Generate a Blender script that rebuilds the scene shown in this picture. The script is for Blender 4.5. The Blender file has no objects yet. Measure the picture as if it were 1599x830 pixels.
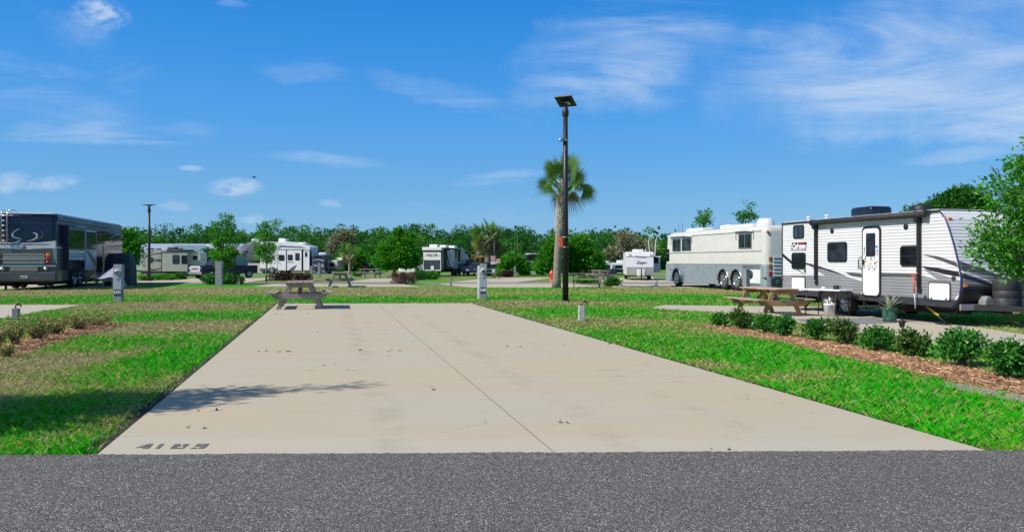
import bpy, bmesh, math, random
import numpy as np
from mathutils import Vector, Matrix

S = bpy.context.scene
C = S.collection
random.seed(7)
RNG = np.random.default_rng(7)
PI = math.pi
R = math.radians

# ------------------------------------------------------------------ camera
EYE = 1.5                      # eye height above the pad
cam = bpy.data.cameras.new('camera')
cam.sensor_width = 36.0
cam.lens = 36.0 * 1200.0 / 1599.0
cam.shift_y = -7.0 / 1599.0
cam.clip_start = 0.1
cam.clip_end = 6000
camo = bpy.data.objects.new('camera', cam)
C.objects.link(camo)
camo.location = (0, 0, EYE)
camo.rotation_euler = (PI / 2, 0, 0)
S.camera = camo

# ------------------------------------------------------------------ sun, sky, exposure
SUN_EL, SUN_BACK = 42.0, 26.0            # sun on the left, a little behind the camera
sdir = Vector((-math.cos(R(SUN_EL)) * math.cos(R(SUN_BACK)), -math.cos(R(SUN_EL)) * math.sin(R(SUN_BACK)), math.sin(R(SUN_EL))))
sun = bpy.data.lights.new('sun', 'SUN')
sun.energy = 4.0
sun.angle = R(0.5)
sun.color = (1.0, 0.945, 0.86)
suno = bpy.data.objects.new('sun', sun)
C.objects.link(suno)
suno.rotation_euler = sdir.to_track_quat('Z', 'Y').to_euler()
suno.location = (-40, -15, 40)

S.view_settings.view_transform = 'Standard'
S.view_settings.look = 'None'
S.view_settings.exposure = 0.35
S.view_settings.gamma = 1.0
S.view_settings.use_curve_mapping = False

w = bpy.data.worlds.new('World')
S.world = w
w.use_nodes = True


class NT:
    """tiny helper for node trees"""
    def __init__(self, tree):
        self.t = tree
        self.n = tree.nodes
        self.l = tree.links

    def node(self, typ, **kw):
        nd = self.n.new(typ)
        for k, v in kw.items():
            setattr(nd, k, v)
        return nd

    def put(self, sock, v):
        if v is None:
            return
        if isinstance(v, bpy.types.NodeSocket):
            self.l.new(v, sock)
        else:
            sock.default_value = v

    def math(self, op, a, b=None, c=None, clamp=False):
        nd = self.node('ShaderNodeMath', operation=op, use_clamp=clamp)
        self.put(nd.inputs[0], a)
        self.put(nd.inputs[1], b)
        self.put(nd.inputs[2], c)
        return nd.outputs[0]

    def mix(self, f, a, b, blend='MIX'):
        nd = self.node('ShaderNodeMix', data_type='RGBA', blend_type=blend)
        self.put(nd.inputs['Factor'], f)
        self.put(nd.inputs[6], a)
        self.put(nd.inputs[7], b)
        return nd.outputs[2]

    def noise(self, vec, scale, detail=4, rough=0.55, dist=0.0):
        nd = self.node('ShaderNodeTexNoise')
        self.put(nd.inputs['Vector'], vec)
        nd.inputs['Scale'].default_value = scale
        nd.inputs['Detail'].default_value = detail
        nd.inputs['Roughness'].default_value = rough
        nd.inputs['Distortion'].default_value = dist
        return nd.outputs['Fac']

    def ramp(self, f, lo, hi, a=0.0, b=1.0, smooth=True):
        nd = self.node('ShaderNodeMapRange')
        nd.interpolation_type = 'SMOOTHSTEP' if smooth else 'LINEAR'
        self.put(nd.inputs[0], f)
        nd.inputs[1].default_value = lo
        nd.inputs[2].default_value = hi
        nd.inputs[3].default_value = a
        nd.inputs[4].default_value = b
        return nd.outputs[0]

    def comb(self, x, y, z):
        nd = self.node('ShaderNodeCombineXYZ')
        self.put(nd.inputs[0], x)
        self.put(nd.inputs[1], y)
        self.put(nd.inputs[2], z)
        return nd.outputs[0]


def rgba(c, a=1.0):
    return (c[0], c[1], c[2], a)


def build_world():
    t = NT(w.node_tree)
    t.n.clear()
    out = t.node('ShaderNodeOutputWorld')
    bg = t.node('ShaderNodeBackground')
    bg.inputs['Strength'].default_value = 0.115
    sky = t.node('ShaderNodeTexSky', sky_type='NISHITA')
    sky.sun_disc = False
    sky.sun_elevation = R(SUN_EL)
    sky.sun_rotation = math.atan2(sdir.x, sdir.y)
    sky.altitude = 0
    sky.air_density = 1.0
    sky.dust_density = 0.35
    sky.ozone_density = 2.2
    hs = t.node('ShaderNodeHueSaturation')
    hs.inputs['Hue'].default_value = 0.497
    hs.inputs['Saturation'].default_value = 1.32
    hs.inputs['Value'].default_value = 1.0
    t.l.new(sky.outputs[0], hs.inputs['Color'])
    # direction -> azimuth / elevation in degrees
    tc = t.node('ShaderNodeTexCoord')
    sep = t.node('ShaderNodeSeparateXYZ')
    t.l.new(tc.outputs['Generated'], sep.inputs[0])
    x, y, z = sep.outputs
    az = t.math('MULTIPLY', t.math('ARCTAN2', x, y), 180 / PI)
    el = t.math('MULTIPLY', t.math('ARCSINE', z), 180 / PI)
    # cirrus on a flat high layer: coordinates foreshorten towards the horizon
    zz = t.math('ADD', t.math('MAXIMUM', z, 0.0), 0.10)
    lay = t.comb(t.math('DIVIDE', x, zz), t.math('DIVIDE', y, zz), 0.0)
    mp = t.node('ShaderNodeMapping')
    t.l.new(lay, mp.inputs[0])
    mp.inputs['Rotation'].default_value = (0, 0, R(-28))
    mp.inputs['Scale'].default_value = (0.7, 1.35, 1.0)
    n1 = t.noise(mp.outputs[0], 1.35, 10, 0.62, 1.1)
    mp2 = t.node('ShaderNodeMapping')
    t.l.new(t.comb(az, el, 0.0), mp2.inputs[0])
    mp2.inputs['Rotation'].default_value = (0, 0, R(-6))
    mp2.inputs['Scale'].default_value = (0.06, 0.3, 1.0)
    n2 = t.noise(mp2.outputs[0], 1.3, 8, 0.6, 0.6)
    mp3 = t.node('ShaderNodeMapping')
    t.l.new(t.comb(az, el, 0.0), mp3.inputs[0])
    mp3.inputs['Scale'].default_value = (0.35, 0.6, 1.0)
    n3 = t.noise(mp3.outputs[0], 2.2, 8, 0.62, 0.25)
    # edge wobble shared by all the cloud banks
    wob = t.math('MULTIPLY', t.math('SUBTRACT', t.noise(t.comb(az, el, 0.0), 0.16, 5, 0.6), 0.5), 9.0)
    wob2 = t.math('MULTIPLY', t.math('SUBTRACT', t.noise(t.comb(el, az, 3.0), 0.2, 5, 0.6), 0.5), 6.0)

    def bank(a0, e0, ra, re, rot, ns, lo, hi, gain, wb=1.0):
        da = t.math('SUBTRACT', t.math('ADD', az, t.math('MULTIPLY', wob, wb)), a0)
        de = t.math('SUBTRACT', t.math('ADD', el, t.math('MULTIPLY', wob2, wb)), e0)
        c, s = math.cos(R(rot)), math.sin(R(rot))
        u = t.math('DIVIDE', t.math('ADD', t.math('MULTIPLY', da, c), t.math('MULTIPLY', de, s)), ra)
        v = t.math('DIVIDE', t.math('SUBTRACT', t.math('MULTIPLY', de, c), t.math('MULTIPLY', da, s)), re)
        d2 = t.math('ADD', t.math('MULTIPLY', u, u), t.math('MULTIPLY', v, v))
        m = t.ramp(d2, 1.25, 0.0)
        f = t.ramp(ns, lo, hi)
        return t.math('MULTIPLY', t.math('MULTIPLY', m, f), gain)

    def ae(px, py):
        X, Z = (px - 799.5) / 1200.0, (408 - py) / 1200.0
        return math.degrees(math.atan(X)), math.degrees(math.atan2(Z, math.hypot(1, X)))

    banks = []
    def B(px, py, ra, re, rot, ns, lo, hi, g, wb=1.0):
        a0, e0 = ae(px, py)
        banks.append(bank(a0, e0, ra, re, rot, ns, lo, hi, g, wb))
    B(1570, 95, 19, 5.4, -2, n1, 0.22, 0.72, 0.62)
    B(1500, 178, 11, 2.2, -3, n2, 0.25, 0.64, 0.62, .5)
    B(1270, 95, 8, 3.2, -16, n1, 0.34, 0.74, 0.42)
    B(965, 75, 8.5, 4.2, 14, n1, 0.30, 0.68, 0.58)
    B(1010, 120, 3.4, 2.6, -20, n2, 0.33, 0.66, 0.42, .6)
    B(1080, 10, 8, 1.8, 8, n1, 0.36, 0.72, 0.35)
    B(1500, 245, 3.5, 0.55, 2, n2, 0.3, 0.6, 0.30, .3)
    B(158, 22, 1.9, 1.0, 5, n3, 0.34, 0.68, 0.72, .2)
    B(140, 60, 5, 1.5, -28, n1, 0.4, 0.7, 0.28)
    B(110, 203, 4.8, 0.75, 8, n1, 0.34, 0.70, 0.40, .3)
    B(140, 195, 2.0, 0.35, 12, n2, 0.30, 0.66, 0.22, .2)
    B(240, 208, 4.6, 0.9, 4, n1, 0.32, 0.70, 0.38, .3)
    B(90, 160, 6.0, 1.4, 4, n2, 0.4, 0.7, 0.24, .5)
    B(20, 100, 5, 0.7, 0, n2, 0.36, 0.7, 0.25, .4)
    B(10, 283, 1.6, 0.7, 12, n3, 0.34, 0.6, 0.45, .2)
    B(82, 287, 1.7, 0.55, 14, n3, 0.30, 0.66, 0.5, .12)
    B(368, 292, 1.9, 0.70, 6, n3, 0.26, 0.62, 0.60, .12)
    B(300, 264, 1.0, 0.22, 0, n3, 0.3, 0.65, 0.40, .1)
    B(274, 321, 1.2, 0.42, 0, n3, 0.3, 0.6, 0.36, .15)
    B(394, 340, 1.0, 0.4, 0, n3, 0.3, 0.6, 0.34, .15)
    B(516, 315, 0.9, 0.3, -10, n3, 0.3, 0.6, 0.38, .15)
    B(530, 250, 6.0, 0.5, -2, n2, 0.38, 0.70, 0.30, .25)
    B(500, 108, 4.5, 0.9, 6, n2, 0.40, 0.72, 0.22, .4)
    B(690, 145, 6.5, 1.1, -12, n1, 0.36, 0.72, 0.26, .5)
    B(780, 277, 4.0, 0.5, 3, n2, 0.34, 0.64, 0.34, .3)
    B(360, 8, 1.2, 0.25, 0, n2, 0.3, 0.6, 0.4, .2)
    B(660, 335, 18, 1.2, 0, n2, 0.45, 0.75, 0.16, .5)
    tot = banks[0]
    for b in banks[1:]:
        tot = t.math('SUBTRACT', t.math('ADD', tot, b), t.math('MULTIPLY', tot, b))
    tot = t.math('MINIMUM', tot, 0.85)
    # clear subtropical blue: the sky model leaned towards the colours of the day in the low sky
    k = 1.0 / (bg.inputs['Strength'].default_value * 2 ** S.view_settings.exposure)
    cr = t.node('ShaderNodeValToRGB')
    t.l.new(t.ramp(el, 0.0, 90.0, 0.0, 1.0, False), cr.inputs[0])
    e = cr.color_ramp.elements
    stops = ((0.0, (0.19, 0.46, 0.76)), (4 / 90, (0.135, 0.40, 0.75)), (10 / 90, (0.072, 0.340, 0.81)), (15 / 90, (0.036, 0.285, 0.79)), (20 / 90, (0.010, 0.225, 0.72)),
             (32 / 90, (0.055, 0.165, 0.43)), (55 / 90, (0.10, 0.165, 0.30)), (1.0, (0.115, 0.165, 0.27)))  # unseen upper dome greyed and dimmed to set the fill light
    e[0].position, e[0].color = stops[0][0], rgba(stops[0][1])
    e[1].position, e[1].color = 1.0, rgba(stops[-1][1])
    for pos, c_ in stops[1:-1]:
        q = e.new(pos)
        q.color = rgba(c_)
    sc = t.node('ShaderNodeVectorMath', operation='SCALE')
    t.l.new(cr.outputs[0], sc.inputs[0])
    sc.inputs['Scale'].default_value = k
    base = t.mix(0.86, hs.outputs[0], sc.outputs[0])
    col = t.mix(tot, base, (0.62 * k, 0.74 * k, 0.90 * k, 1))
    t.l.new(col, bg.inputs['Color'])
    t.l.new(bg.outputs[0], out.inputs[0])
    w.cycles.sampling_method = 'MANUAL'
    w.cycles.sample_map_resolution = 512


build_world()

# ------------------------------------------------------------------ helpers: places
def G(px, py):
    """point on the ground seen at a pixel of the 1599 x 830 photograph"""
    Y = EYE * 1200.0 / (py - 408.0)
    return ((px - 799.5) / 1200.0 * Y, Y)


def WZ(px, py, Y):
    return ((px - 799.5) / 1200.0 * Y, Y, EYE - (py - 408.0) / 1200.0 * Y)


AX = (-0.23375, 0.97229)           # the pads all run this way, away from the road


class Frame:
    """local axes of a vehicle: x forward, y to its left, z up"""
    def __init__(self, org, ang):
        self.o = org
        self.a = ang
        self.f = (math.cos(ang), math.sin(ang))
        self.n = (-math.sin(ang), math.cos(ang))

    def side(self, px, py, y0=0.0):
        r = (px - 799.5) / 1200.0
        ox, oy = self.o[0] + self.n[0] * y0, self.o[1] + self.n[1] * y0
        s = (ox - r * oy) / (r * self.f[1] - self.f[0])
        Y = oy + s * self.f[1]
        return s, EYE - (py - 408.0) / 1200.0 * Y

    def end(self, px, py, x0=0.0):
        r = (px - 799.5) / 1200.0
        ox, oy = self.o[0] + self.f[0] * x0, self.o[1] + self.f[1] * x0
        s = (ox - r * oy) / (r * self.n[1] - self.n[0])
        Y = oy + s * self.n[1]
        return s, EYE - (py - 408.0) / 1200.0 * Y


# ------------------------------------------------------------------ helpers: objects
def tag(o, label=None, cat=None, group=None, kind=None):
    if label:
        o['label'] = label
    if cat:
        o['category'] = cat
    if group:
        o['group'] = group
    if kind:
        o['kind'] = kind
    return o


def empty(name, loc, rz=0.0, label=None, cat=None, group=None):
    o = bpy.data.objects.new(name, None)
    o.empty_display_size = 0.3
    C.objects.link(o)
    o.location = (loc[0], loc[1], loc[2] if len(loc) > 2 else 0.0)
    o.rotation_euler = (0, 0, rz)
    return tag(o, label, cat, group)


def kids(o):
    return [c for c in bpy.data.objects if c.parent == o]


def copy_tree(o, parent=None):
    c = o.copy()
    C.objects.link(c)
    if parent is not None:
        c.parent = parent
    for ch in kids(o):
        copy_tree(ch, c)
    return c


def place(o, loc, rz=None, label=None, group=None, scale=None):
    o.location = (loc[0], loc[1], loc[2] if len(loc) > 2 else 0.0)
    if rz is not None:
        o.rotation_euler = (0, 0, rz)
    if scale is not None:
        o.scale = scale if isinstance(scale, (tuple, list)) else (scale,) * 3
    return tag(o, label, None, group)


class MB:
    """collects boxes, prisms, tubes and lathes; build() links them as ONE mesh object"""
    def __init__(self):
        self.v, self.f, self.m, self.s = [], [], [], []
        self.M = None

    def add(self, vs, fs, mi=0, sm=False):
        b = len(self.v)
        if self.M is not None:
            vs = [self.M @ Vector(p) for p in vs]
        self.v += [tuple(p) for p in vs]
        for f in fs:
            self.f.append([i + b for i in f])
            self.m.append(mi)
            self.s.append(sm)
        return self

    def box(self, x0, x1, y0, y1, z0, z1, mi=0):
        vs = [(x0, y0, z0), (x1, y0, z0), (x1, y1, z0), (x0, y1, z0), (x0, y0, z1), (x1, y0, z1), (x1, y1, z1), (x0, y1, z1)]
        return self.add(vs, [(0, 3, 2, 1), (4, 5, 6, 7), (0, 1, 5, 4), (1, 2, 6, 5), (2, 3, 7, 6), (3, 0, 4, 7)], mi)

    def prism(self, poly, a0, a1, axis='y', mi=0, sm=False):
        """poly in the two other axes (x,z for y; y,z for x; x,y for z), extruded from a0 to a1"""
        area = sum(poly[i][0] * poly[(i + 1) % len(poly)][1] - poly[(i + 1) % len(poly)][0] * poly[i][1] for i in range(len(poly)))
        if area < 0:
            poly = poly[::-1]
        lo, hi = min(a0, a1), max(a0, a1)
        if axis == 'y':
            lo, hi = hi, lo
        def P(p, a):
            return (p[0], a, p[1]) if axis == 'y' else ((a, p[0], p[1]) if axis == 'x' else (p[0], p[1], a))
        n = len(poly)
        vs = [P(p, lo) for p in poly] + [P(p, hi) for p in poly]
        fs = [tuple(range(n - 1, -1, -1)), tuple(range(n, 2 * n))]
        self.add(vs, fs, mi)
        b = len(self.v) - 2 * n
        for i in range(n):
            j = (i + 1) % n
            self.f.append([b + i, b + j, b + n + j, b + n + i])
            self.m.append(mi)
            self.s.append(sm)
        return self

    def tube(self, p0, p1, r0, r1=None, n=10, mi=0, caps=True):
        return self.path([p0, p1], [r0, r0 if r1 is None else r1], n, mi, caps)

    def path(self, pts, rad, n=8, mi=0, caps=True):
        pts = [Vector(p) for p in pts]
        if not isinstance(rad, (list, tuple)):
            rad = [rad] * len(pts)
        vs, fs = [], []
        ref = None
        for i, p in enumerate(pts):
            d = (pts[min(i + 1, len(pts) - 1)] - pts[max(i - 1, 0)])
            if d.length < 1e-9:
                d = Vector((0, 0, 1))
            d.normalize()
            if ref is None:
                ref = Vector((0, 0, 1)) if abs(d.z) < 0.9 else Vector((1, 0, 0))
            a = ref - d * ref.dot(d)
            a.normalize()
            ref = a
            b = d.cross(a)
            for k in range(n):
                t = 2 * PI * k / n
                vs.append(p + (a * math.cos(t) + b * math.sin(t)) * rad[i])
        for i in range(len(pts) - 1):
            for k in range(n):
                k2 = (k + 1) % n
                fs.append((i * n + k, i * n + k2, (i + 1) * n + k2, (i + 1) * n + k))
        self.add(vs, fs, mi, True)
        if caps:
            self.add(vs[:n], [tuple(range(n - 1, -1, -1))], mi)
            self.add(vs[-n:], [tuple(range(n))], mi)
        return self

    def lathe(self, prof, n=20, c=(0, 0, 0), axis='z', mi=0, sm=True):
        """prof: list of (radius, height)"""
        vs, fs = [], []
        for r, h in prof:
            for k in range(n):
                t = 2 * PI * k / n
                a, b = r * math.cos(t), r * math.sin(t)
                if axis == 'z':
                    vs.append((c[0] + a, c[1] + b, c[2] + h))
                elif axis == 'y':
                    vs.append((c[0] + b, c[1] + h, c[2] + a))
                else:
                    vs.append((c[0] + h, c[1] + a, c[2] + b))
        for i in range(len(prof) - 1):
            for k in range(n):
                k2 = (k + 1) % n
                fs.append((i * n + k, i * n + k2, (i + 1) * n + k2, (i + 1) * n + k))
        self.add(vs, fs, mi, sm)
        return self

    def quad(self, a, b, c, d, mi=0):
        return self.add([a, b, c, d], [(0, 1, 2, 3)], mi)

    def build(self, name, mats, parent=None, bevel=0.0, seg=2, label=None, smooth_angle=None):
        me = bpy.data.meshes.new(name)
        me.from_pydata(self.v, [], self.f)
        if not isinstance(mats, (list, tuple)):
            mats = [mats]
        for m in mats:
            me.materials.append(m)
        me.polygons.foreach_set('material_index', self.m)
        me.polygons.foreach_set('use_smooth', self.s)
        me.update()
        bm = bmesh.new()
        bm.from_mesh(me)
        bmesh.ops.remove_doubles(bm, verts=bm.verts, dist=1e-5)
        bmesh.ops.recalc_face_normals(bm, faces=bm.faces)
        bm.to_mesh(me)
        bm.free()
        o = bpy.data.objects.new(name, me)
        C.objects.link(o)
        if parent is not None:
            o.parent = parent
        if bevel > 0:
            md = o.modifiers.new('bevel', 'BEVEL')
            md.width = bevel
            md.segments = seg
            md.limit_method = 'ANGLE'
            md.angle_limit = R(32)
        if label:
            o['label'] = label
        return o


def fast_mesh(name, V, n, mat, tone=None, parent=None, smooth=False):
    """V: (faces*n, 3) array, every face its own n vertices; tone: per-face value"""
    nf = len(V) // n
    me = bpy.data.meshes.new(name)
    me.vertices.add(nf * n)
    me.vertices.foreach_set('co', np.ascontiguousarray(V, dtype=np.float32).ravel())
    me.loops.add(nf * n)
    me.loops.foreach_set('vertex_index', np.arange(nf * n, dtype=np.int32))
    me.polygons.add(nf)
    me.polygons.foreach_set('loop_start', np.arange(0, nf * n, n, dtype=np.int32))
    me.polygons.foreach_set('loop_total', np.full(nf, n, dtype=np.int32))
    if tone is not None:
        at = me.attributes.new('tone', 'FLOAT', 'FACE')
        at.data.foreach_set('value', np.ascontiguousarray(tone, dtype=np.float32))
    me.materials.append(mat)
    me.update(calc_edges=True)
    o = bpy.data.objects.new(name, me)
    C.objects.link(o)
    if parent is not None:
        o.parent = parent
    return o


def text_part(txt, mat, parent, M, size, name='lettering', shear=0.0, extr=0.003, bold=0.0, sx=1.0, spacing=1.0):
    """raised lettering; M maps the flat text plane (x right, y up, z out) into the parent's axes"""
    cu = bpy.data.curves.new(name, 'FONT')
    cu.body = txt
    cu.size = size
    cu.align_x = 'CENTER'
    cu.align_y = 'CENTER'
    cu.shear = shear
    cu.extrude = extr
    cu.offset = bold
    cu.space_character = spacing
    cu.resolution_u = 3
    tmp = bpy.data.objects.new('tmp_text', cu)
    C.objects.link(tmp)
    dg = bpy.context.evaluated_depsgraph_get()
    dg.update()
    me = bpy.data.meshes.new_from_object(tmp.evaluated_get(dg))
    bpy.data.objects.remove(tmp)
    bpy.data.curves.remove(cu)
    me.name = name
    me.transform(Matrix.Diagonal((sx, 1, 1, 1)))
    me.transform(M)
    me.materials.clear()
    me.materials.append(mat)
    o = bpy.data.objects.new(name, me)
    C.objects.link(o)
    o.parent = parent
    return o


def basis(org, xr, yu):
    xr, yu = Vector(xr).normalized(), Vector(yu).normalized()
    z = xr.cross(yu)
    m = Matrix(((xr.x, yu.x, z.x, org[0]), (xr.y, yu.y, z.y, org[1]), (xr.z, yu.z, z.z, org[2]), (0, 0, 0, 1)))
    return m


# ------------------------------------------------------------------ helpers: materials
def M(name, col, rough=0.5, metal=0.0, var=0.12, vscale=6.0, bump=0.0, bscale=40.0, spec=0.5, coat=0.0, wave=None, grime=0.0):
    m = bpy.data.materials.new(name)
    m.use_nodes = True
    t = NT(m.node_tree)
    b = t.n['Principled BSDF']
    b.inputs['Roughness'].default_value = rough
    b.inputs['Metallic'].default_value = metal
    b.inputs['Specular IOR Level'].default_value = spec
    b.inputs['Coat Weight'].default_value = coat
    tc = t.node('ShaderNodeTexCoord')
    ob = tc.outputs['Object']
    n = t.noise(ob, vscale, 5, 0.6)
    lo = tuple(c * (1 - var) for c in col)
    hi = tuple(min(1, c * (1 + var)) for c in col)
    c = t.mix(t.ramp(n, 0.3, 0.7), rgba(lo), rgba(hi))
    if grime:
        # streaks of dirt running down the panel
        mp = t.node('ShaderNodeMapping')
        t.l.new(ob, mp.inputs[0])
        mp.inputs['Scale'].default_value = (5, 5, 0.5)
        g = t.ramp(t.noise(mp.outputs[0], 1.6, 6, 0.65), 0.52, 0.8, 0, grime)
        c = t.mix(g, c, (0.16, 0.145, 0.115, 1))
    t.l.new(c, b.inputs['Base Color'])
    rn = t.ramp(t.noise(ob, vscale * 2.7, 3), 0.3, 0.7, max(0.02, rough - 0.07), min(1, rough + 0.07))
    t.l.new(rn, b.inputs['Roughness'])
    h = None
    if bump:
        bp = t.node('ShaderNodeBump')
        bp.inputs['Strength'].default_value = bump
        bp.inputs['Distance'].default_value = 0.01
        t.l.new(t.noise(ob, bscale, 4), bp.inputs['Height'])
        t.l.new(bp.outputs[0], b.inputs['Normal'])
    if wave:
        # lap siding: (axis, pitch, depth)
        ax, pitch, depth = wave
        sp = t.node('ShaderNodeSeparateXYZ')
        t.l.new(ob, sp.inputs[0])
        fr = t.math('FRACT', t.math('DIVIDE', sp.outputs[ax], pitch))
        a = t.ramp(fr, 0.0, 0.30)
        d = t.ramp(fr, 0.72, 1.0, 1.0, 0.0)
        hh = t.math('MULTIPLY', t.math('MULTIPLY', a, d), depth)
        bp = t.node('ShaderNodeBump')
        bp.inputs['Strength'].default_value = 1.0
        bp.inputs['Distance'].default_value = 1.0
        t.l.new(hh, bp.inputs['Height'])
        t.l.new(bp.outputs[0], b.inputs['Normal'])
    return m


def leaf_mat(name, dark, light, rough=0.5, trans=0.35, spec=0.4):
    m = bpy.data.materials.new(name)
    m.use_nodes = True
    t = NT(m.node_tree)
    b = t.n['Principled BSDF']
    at = t.node('ShaderNodeAttribute', attribute_name='tone')
    c = t.mix(at.outputs['Fac'], rgba(dark), rgba(light))
    t.l.new(c, b.inputs['Base Color'])
    b.inputs['Roughness'].default_value = rough
    b.inputs['Specular IOR Level'].default_value = spec
    tr = t.node('ShaderNodeBsdfTranslucent')
    t.l.new(t.mix(1.0, c, (1.0, 1.15, 0.55, 1), 'MULTIPLY'), tr.inputs['Color'])
    mx = t.node('ShaderNodeMixShader')
    mx.inputs[0].default_value = trans
    t.l.new(b.outputs[0], mx.inputs[1])
    t.l.new(tr.outputs[0], mx.inputs[2])
    t.l.new(mx.outputs[0], t.n['Material Output'].inputs[0])
    return m


def unit(a):
    return a / np.maximum(np.linalg.norm(a, axis=-1, keepdims=True), 1e-9)


def leaves(P, D, L, wid, tone, name, mat, parent=None, rng=RNG, fold=0.18):
    """P base points, D leaf directions, L lengths: four-cornered folded leaves as one mesh"""
    n = len(P)
    L = np.broadcast_to(np.asarray(L, float), (n,))[:, None]
    D = unit(D)
    rnd = unit(rng.normal(size=(n, 3)))
    s = unit(np.cross(D, rnd))
    nn = np.cross(s, D)
    W_ = L * wid * 0.5
    V = np.empty((n, 4, 3))
    V[:, 0] = P
    V[:, 1] = P + D * L * 0.45 + s * W_ + nn * L * fold
    V[:, 2] = P + D * L
    V[:, 3] = P + D * L * 0.45 - s * W_ + nn * L * fold
    return fast_mesh(name, V.reshape(-1, 3), 4, mat, tone, parent)


def crown(blobs, nclump, per, csize, leaf, wid, name, mat, parent=None, seed=1, droop=0.0, shell=0.45, tlo=0.0, thi=1.0):
    """blobs (x,y,z,rx,ry,rz): clumps through the outer part of each blob, leaves round each clump"""
    rng = np.random.default_rng(seed)
    B = np.array(blobs, float)
    vol = B[:, 3] * B[:, 4] * B[:, 5]
    pr = vol ** 0.72
    pr = pr / pr.sum()
    bi = rng.choice(len(B), nclump, p=pr)
    d = unit(rng.normal(size=(nclump, 3)))
    r = shell + (1.06 - shell) * rng.random(nclump) ** 0.6
    cc = B[bi, :3] + d * B[bi, 3:] * r[:, None]
    ct = np.clip(rng.normal(0.5, 0.24, nclump), 0, 1)
    k = np.repeat(np.arange(nclump), per)
    off = rng.normal(size=(nclump * per, 3)) * csize * np.array([1, 1, 0.7])
    P = cc[k] + off
    D = unit(off) * 0.8 + d[k] * 0.6 + rng.normal(size=P.shape) * 0.55
    D[:, 2] -= droop
    tone = np.clip(ct[k] * 0.75 + 0.25 * rng.random(len(P)), 0, 1)
    tone = tlo + (thi - tlo) * tone
    L = leaf * (0.65 + 0.7 * rng.random(len(P)))
    return leaves(P, D, L, wid, tone, name, mat, parent, rng)
# ------------------------------------------------------------------ value noise for where the lawn is green
_NG = np.random.default_rng(11).random((256, 256))


def vnoise(x, y):
    xi, yi = np.floor(x).astype(int), np.floor(y).astype(int)
    fx, fy = x - xi, y - yi
    fx, fy = fx * fx * (3 - 2 * fx), fy * fy * (3 - 2 * fy)
    a = _NG[xi & 255, yi & 255]
    b = _NG[(xi + 1) & 255, yi & 255]
    c = _NG[xi & 255, (yi + 1) & 255]
    d = _NG[(xi + 1) & 255, (yi + 1) & 255]
    return (a * (1 - fx) + b * fx) * (1 - fy) + (c * (1 - fx) + d * fx) * fy


def fbm(x, y, o=4):
    s, a, t = 0.0, 0.5, 0.0
    for k in range(o):
        s = s + a * vnoise(x * 2 ** k + 17.3 * k, y * 2 ** k + 9.1 * k)
        t += a
        a *= 0.5
    return s / t


# lawn zones: centre pixel, half sizes in pixels, greenness (1 lush, 0 dry straw)
ZONES = [
    (60, 690, 260, 60, 0.9), (210, 640, 70, 30, 0.35), (130, 568, 200, 36, 0.08), (280, 555, 90, 30, 0.75), (230, 530, 150, 13, 0.85),
    (330, 545, 60, 40, 0.95), (260, 509, 150, 12, 0.06), (300, 491, 130, 8, 0.95), (110, 484, 90, 9, 0.9), (20, 505, 60, 14, 0.9),
    (280, 475, 180, 9, 0.08), (90, 469, 130, 4, 0.95), (200, 462, 80, 4, 0.85), (120, 455, 200, 5, 0.1), (420, 464, 80, 5, 0.9),
    (330, 455, 120, 4, 0.15), (590, 467, 190, 6, 1.0), (640, 455, 260, 6, 0.1), (860, 452, 160, 4, 0.7), (830, 463, 120, 4, 0.85),
    (820, 474, 90, 5, 0.12), (1000, 463, 110, 6, 0.95), (920, 487, 120, 8, 0.95), (800, 484, 40, 6, 0.6), (960, 503, 130, 9, 0.25),
    (1130, 480, 120, 9, 0.85), (1060, 454, 150, 4, 0.15), (1140, 465, 120, 4, 0.95), (1000, 530, 110, 22, 0.85), (1200, 560, 150, 45, 0.95),
    (1400, 630, 190, 50, 0.95), (1540, 665, 120, 40, 0.9), (1240, 590, 70, 12, 0.45), (1120, 570, 60, 8, 0.45), (1180, 500, 60, 8, 0.7),
    (1470, 540, 120, 20, 0.8), (250, 444, 300, 2, 0.8), (640, 440, 60, 3, 0.85), (900, 436, 60, 4, 0.55), (560, 428, 80, 5, 0.4),
]


def green_at(x, y):
    g = 0.50 + (fbm(x * 0.10 + 3, y * 0.35 + 8) - 0.5) * 1.5
    far = np.clip((y - 60) / 60, 0, 1)
    g = g * (1 - far) + far * (0.55 + (fbm(x * 0.03, y * 0.1) - 0.5) * 1.2)
    for px, py, rx, ry, val in ZONES:
        cx, cy = G(px, py)
        a = rx / 1200.0 * cy
        b = 0.5 * (G(px, py - ry)[1] - G(px, py + ry)[1])
        jx = (fbm(x * 0.55 + px, y * 0.55) - 0.5) * 1.1 * min(1, b)
        jy = (fbm(x * 0.55, y * 0.55 + py) - 0.5) * 1.1 * min(1, b)
        q = ((x + jx - cx) / a) ** 2 + ((y + jy - cy) / b) ** 2
        wgt = np.exp(-np.clip(q, 0, 12) ** 1.5 * 0.8)
        g = g * (1 - wgt) + val * wgt
    g = g + (fbm(x * 1.1, y * 1.6, 4) - 0.5) * 0.75
    return np.clip(g, 0, 1)


def inside(x, y, poly):
    r = np.zeros(x.shape, bool)
    n = len(poly)
    for i in range(n):
        x0, y0 = poly[i]
        x1, y1 = poly[(i + 1) % n]
        cnd = ((y0 > y) != (y1 > y))
        with np.errstate(divide='ignore', invalid='ignore'):
            xx = (x1 - x0) * (y - y0) / (y1 - y0 + 1e-12) + x0
        r ^= cnd & (x < xx)
    return r


SOIL = -0.035
GREEN_LO, GREEN_HI = (0.020, 0.200, 0.004), (0.080, 0.420, 0.010)
STRAW_LO, STRAW_HI = (0.150, 0.132, 0.050), (0.350, 0.315, 0.145)


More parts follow.
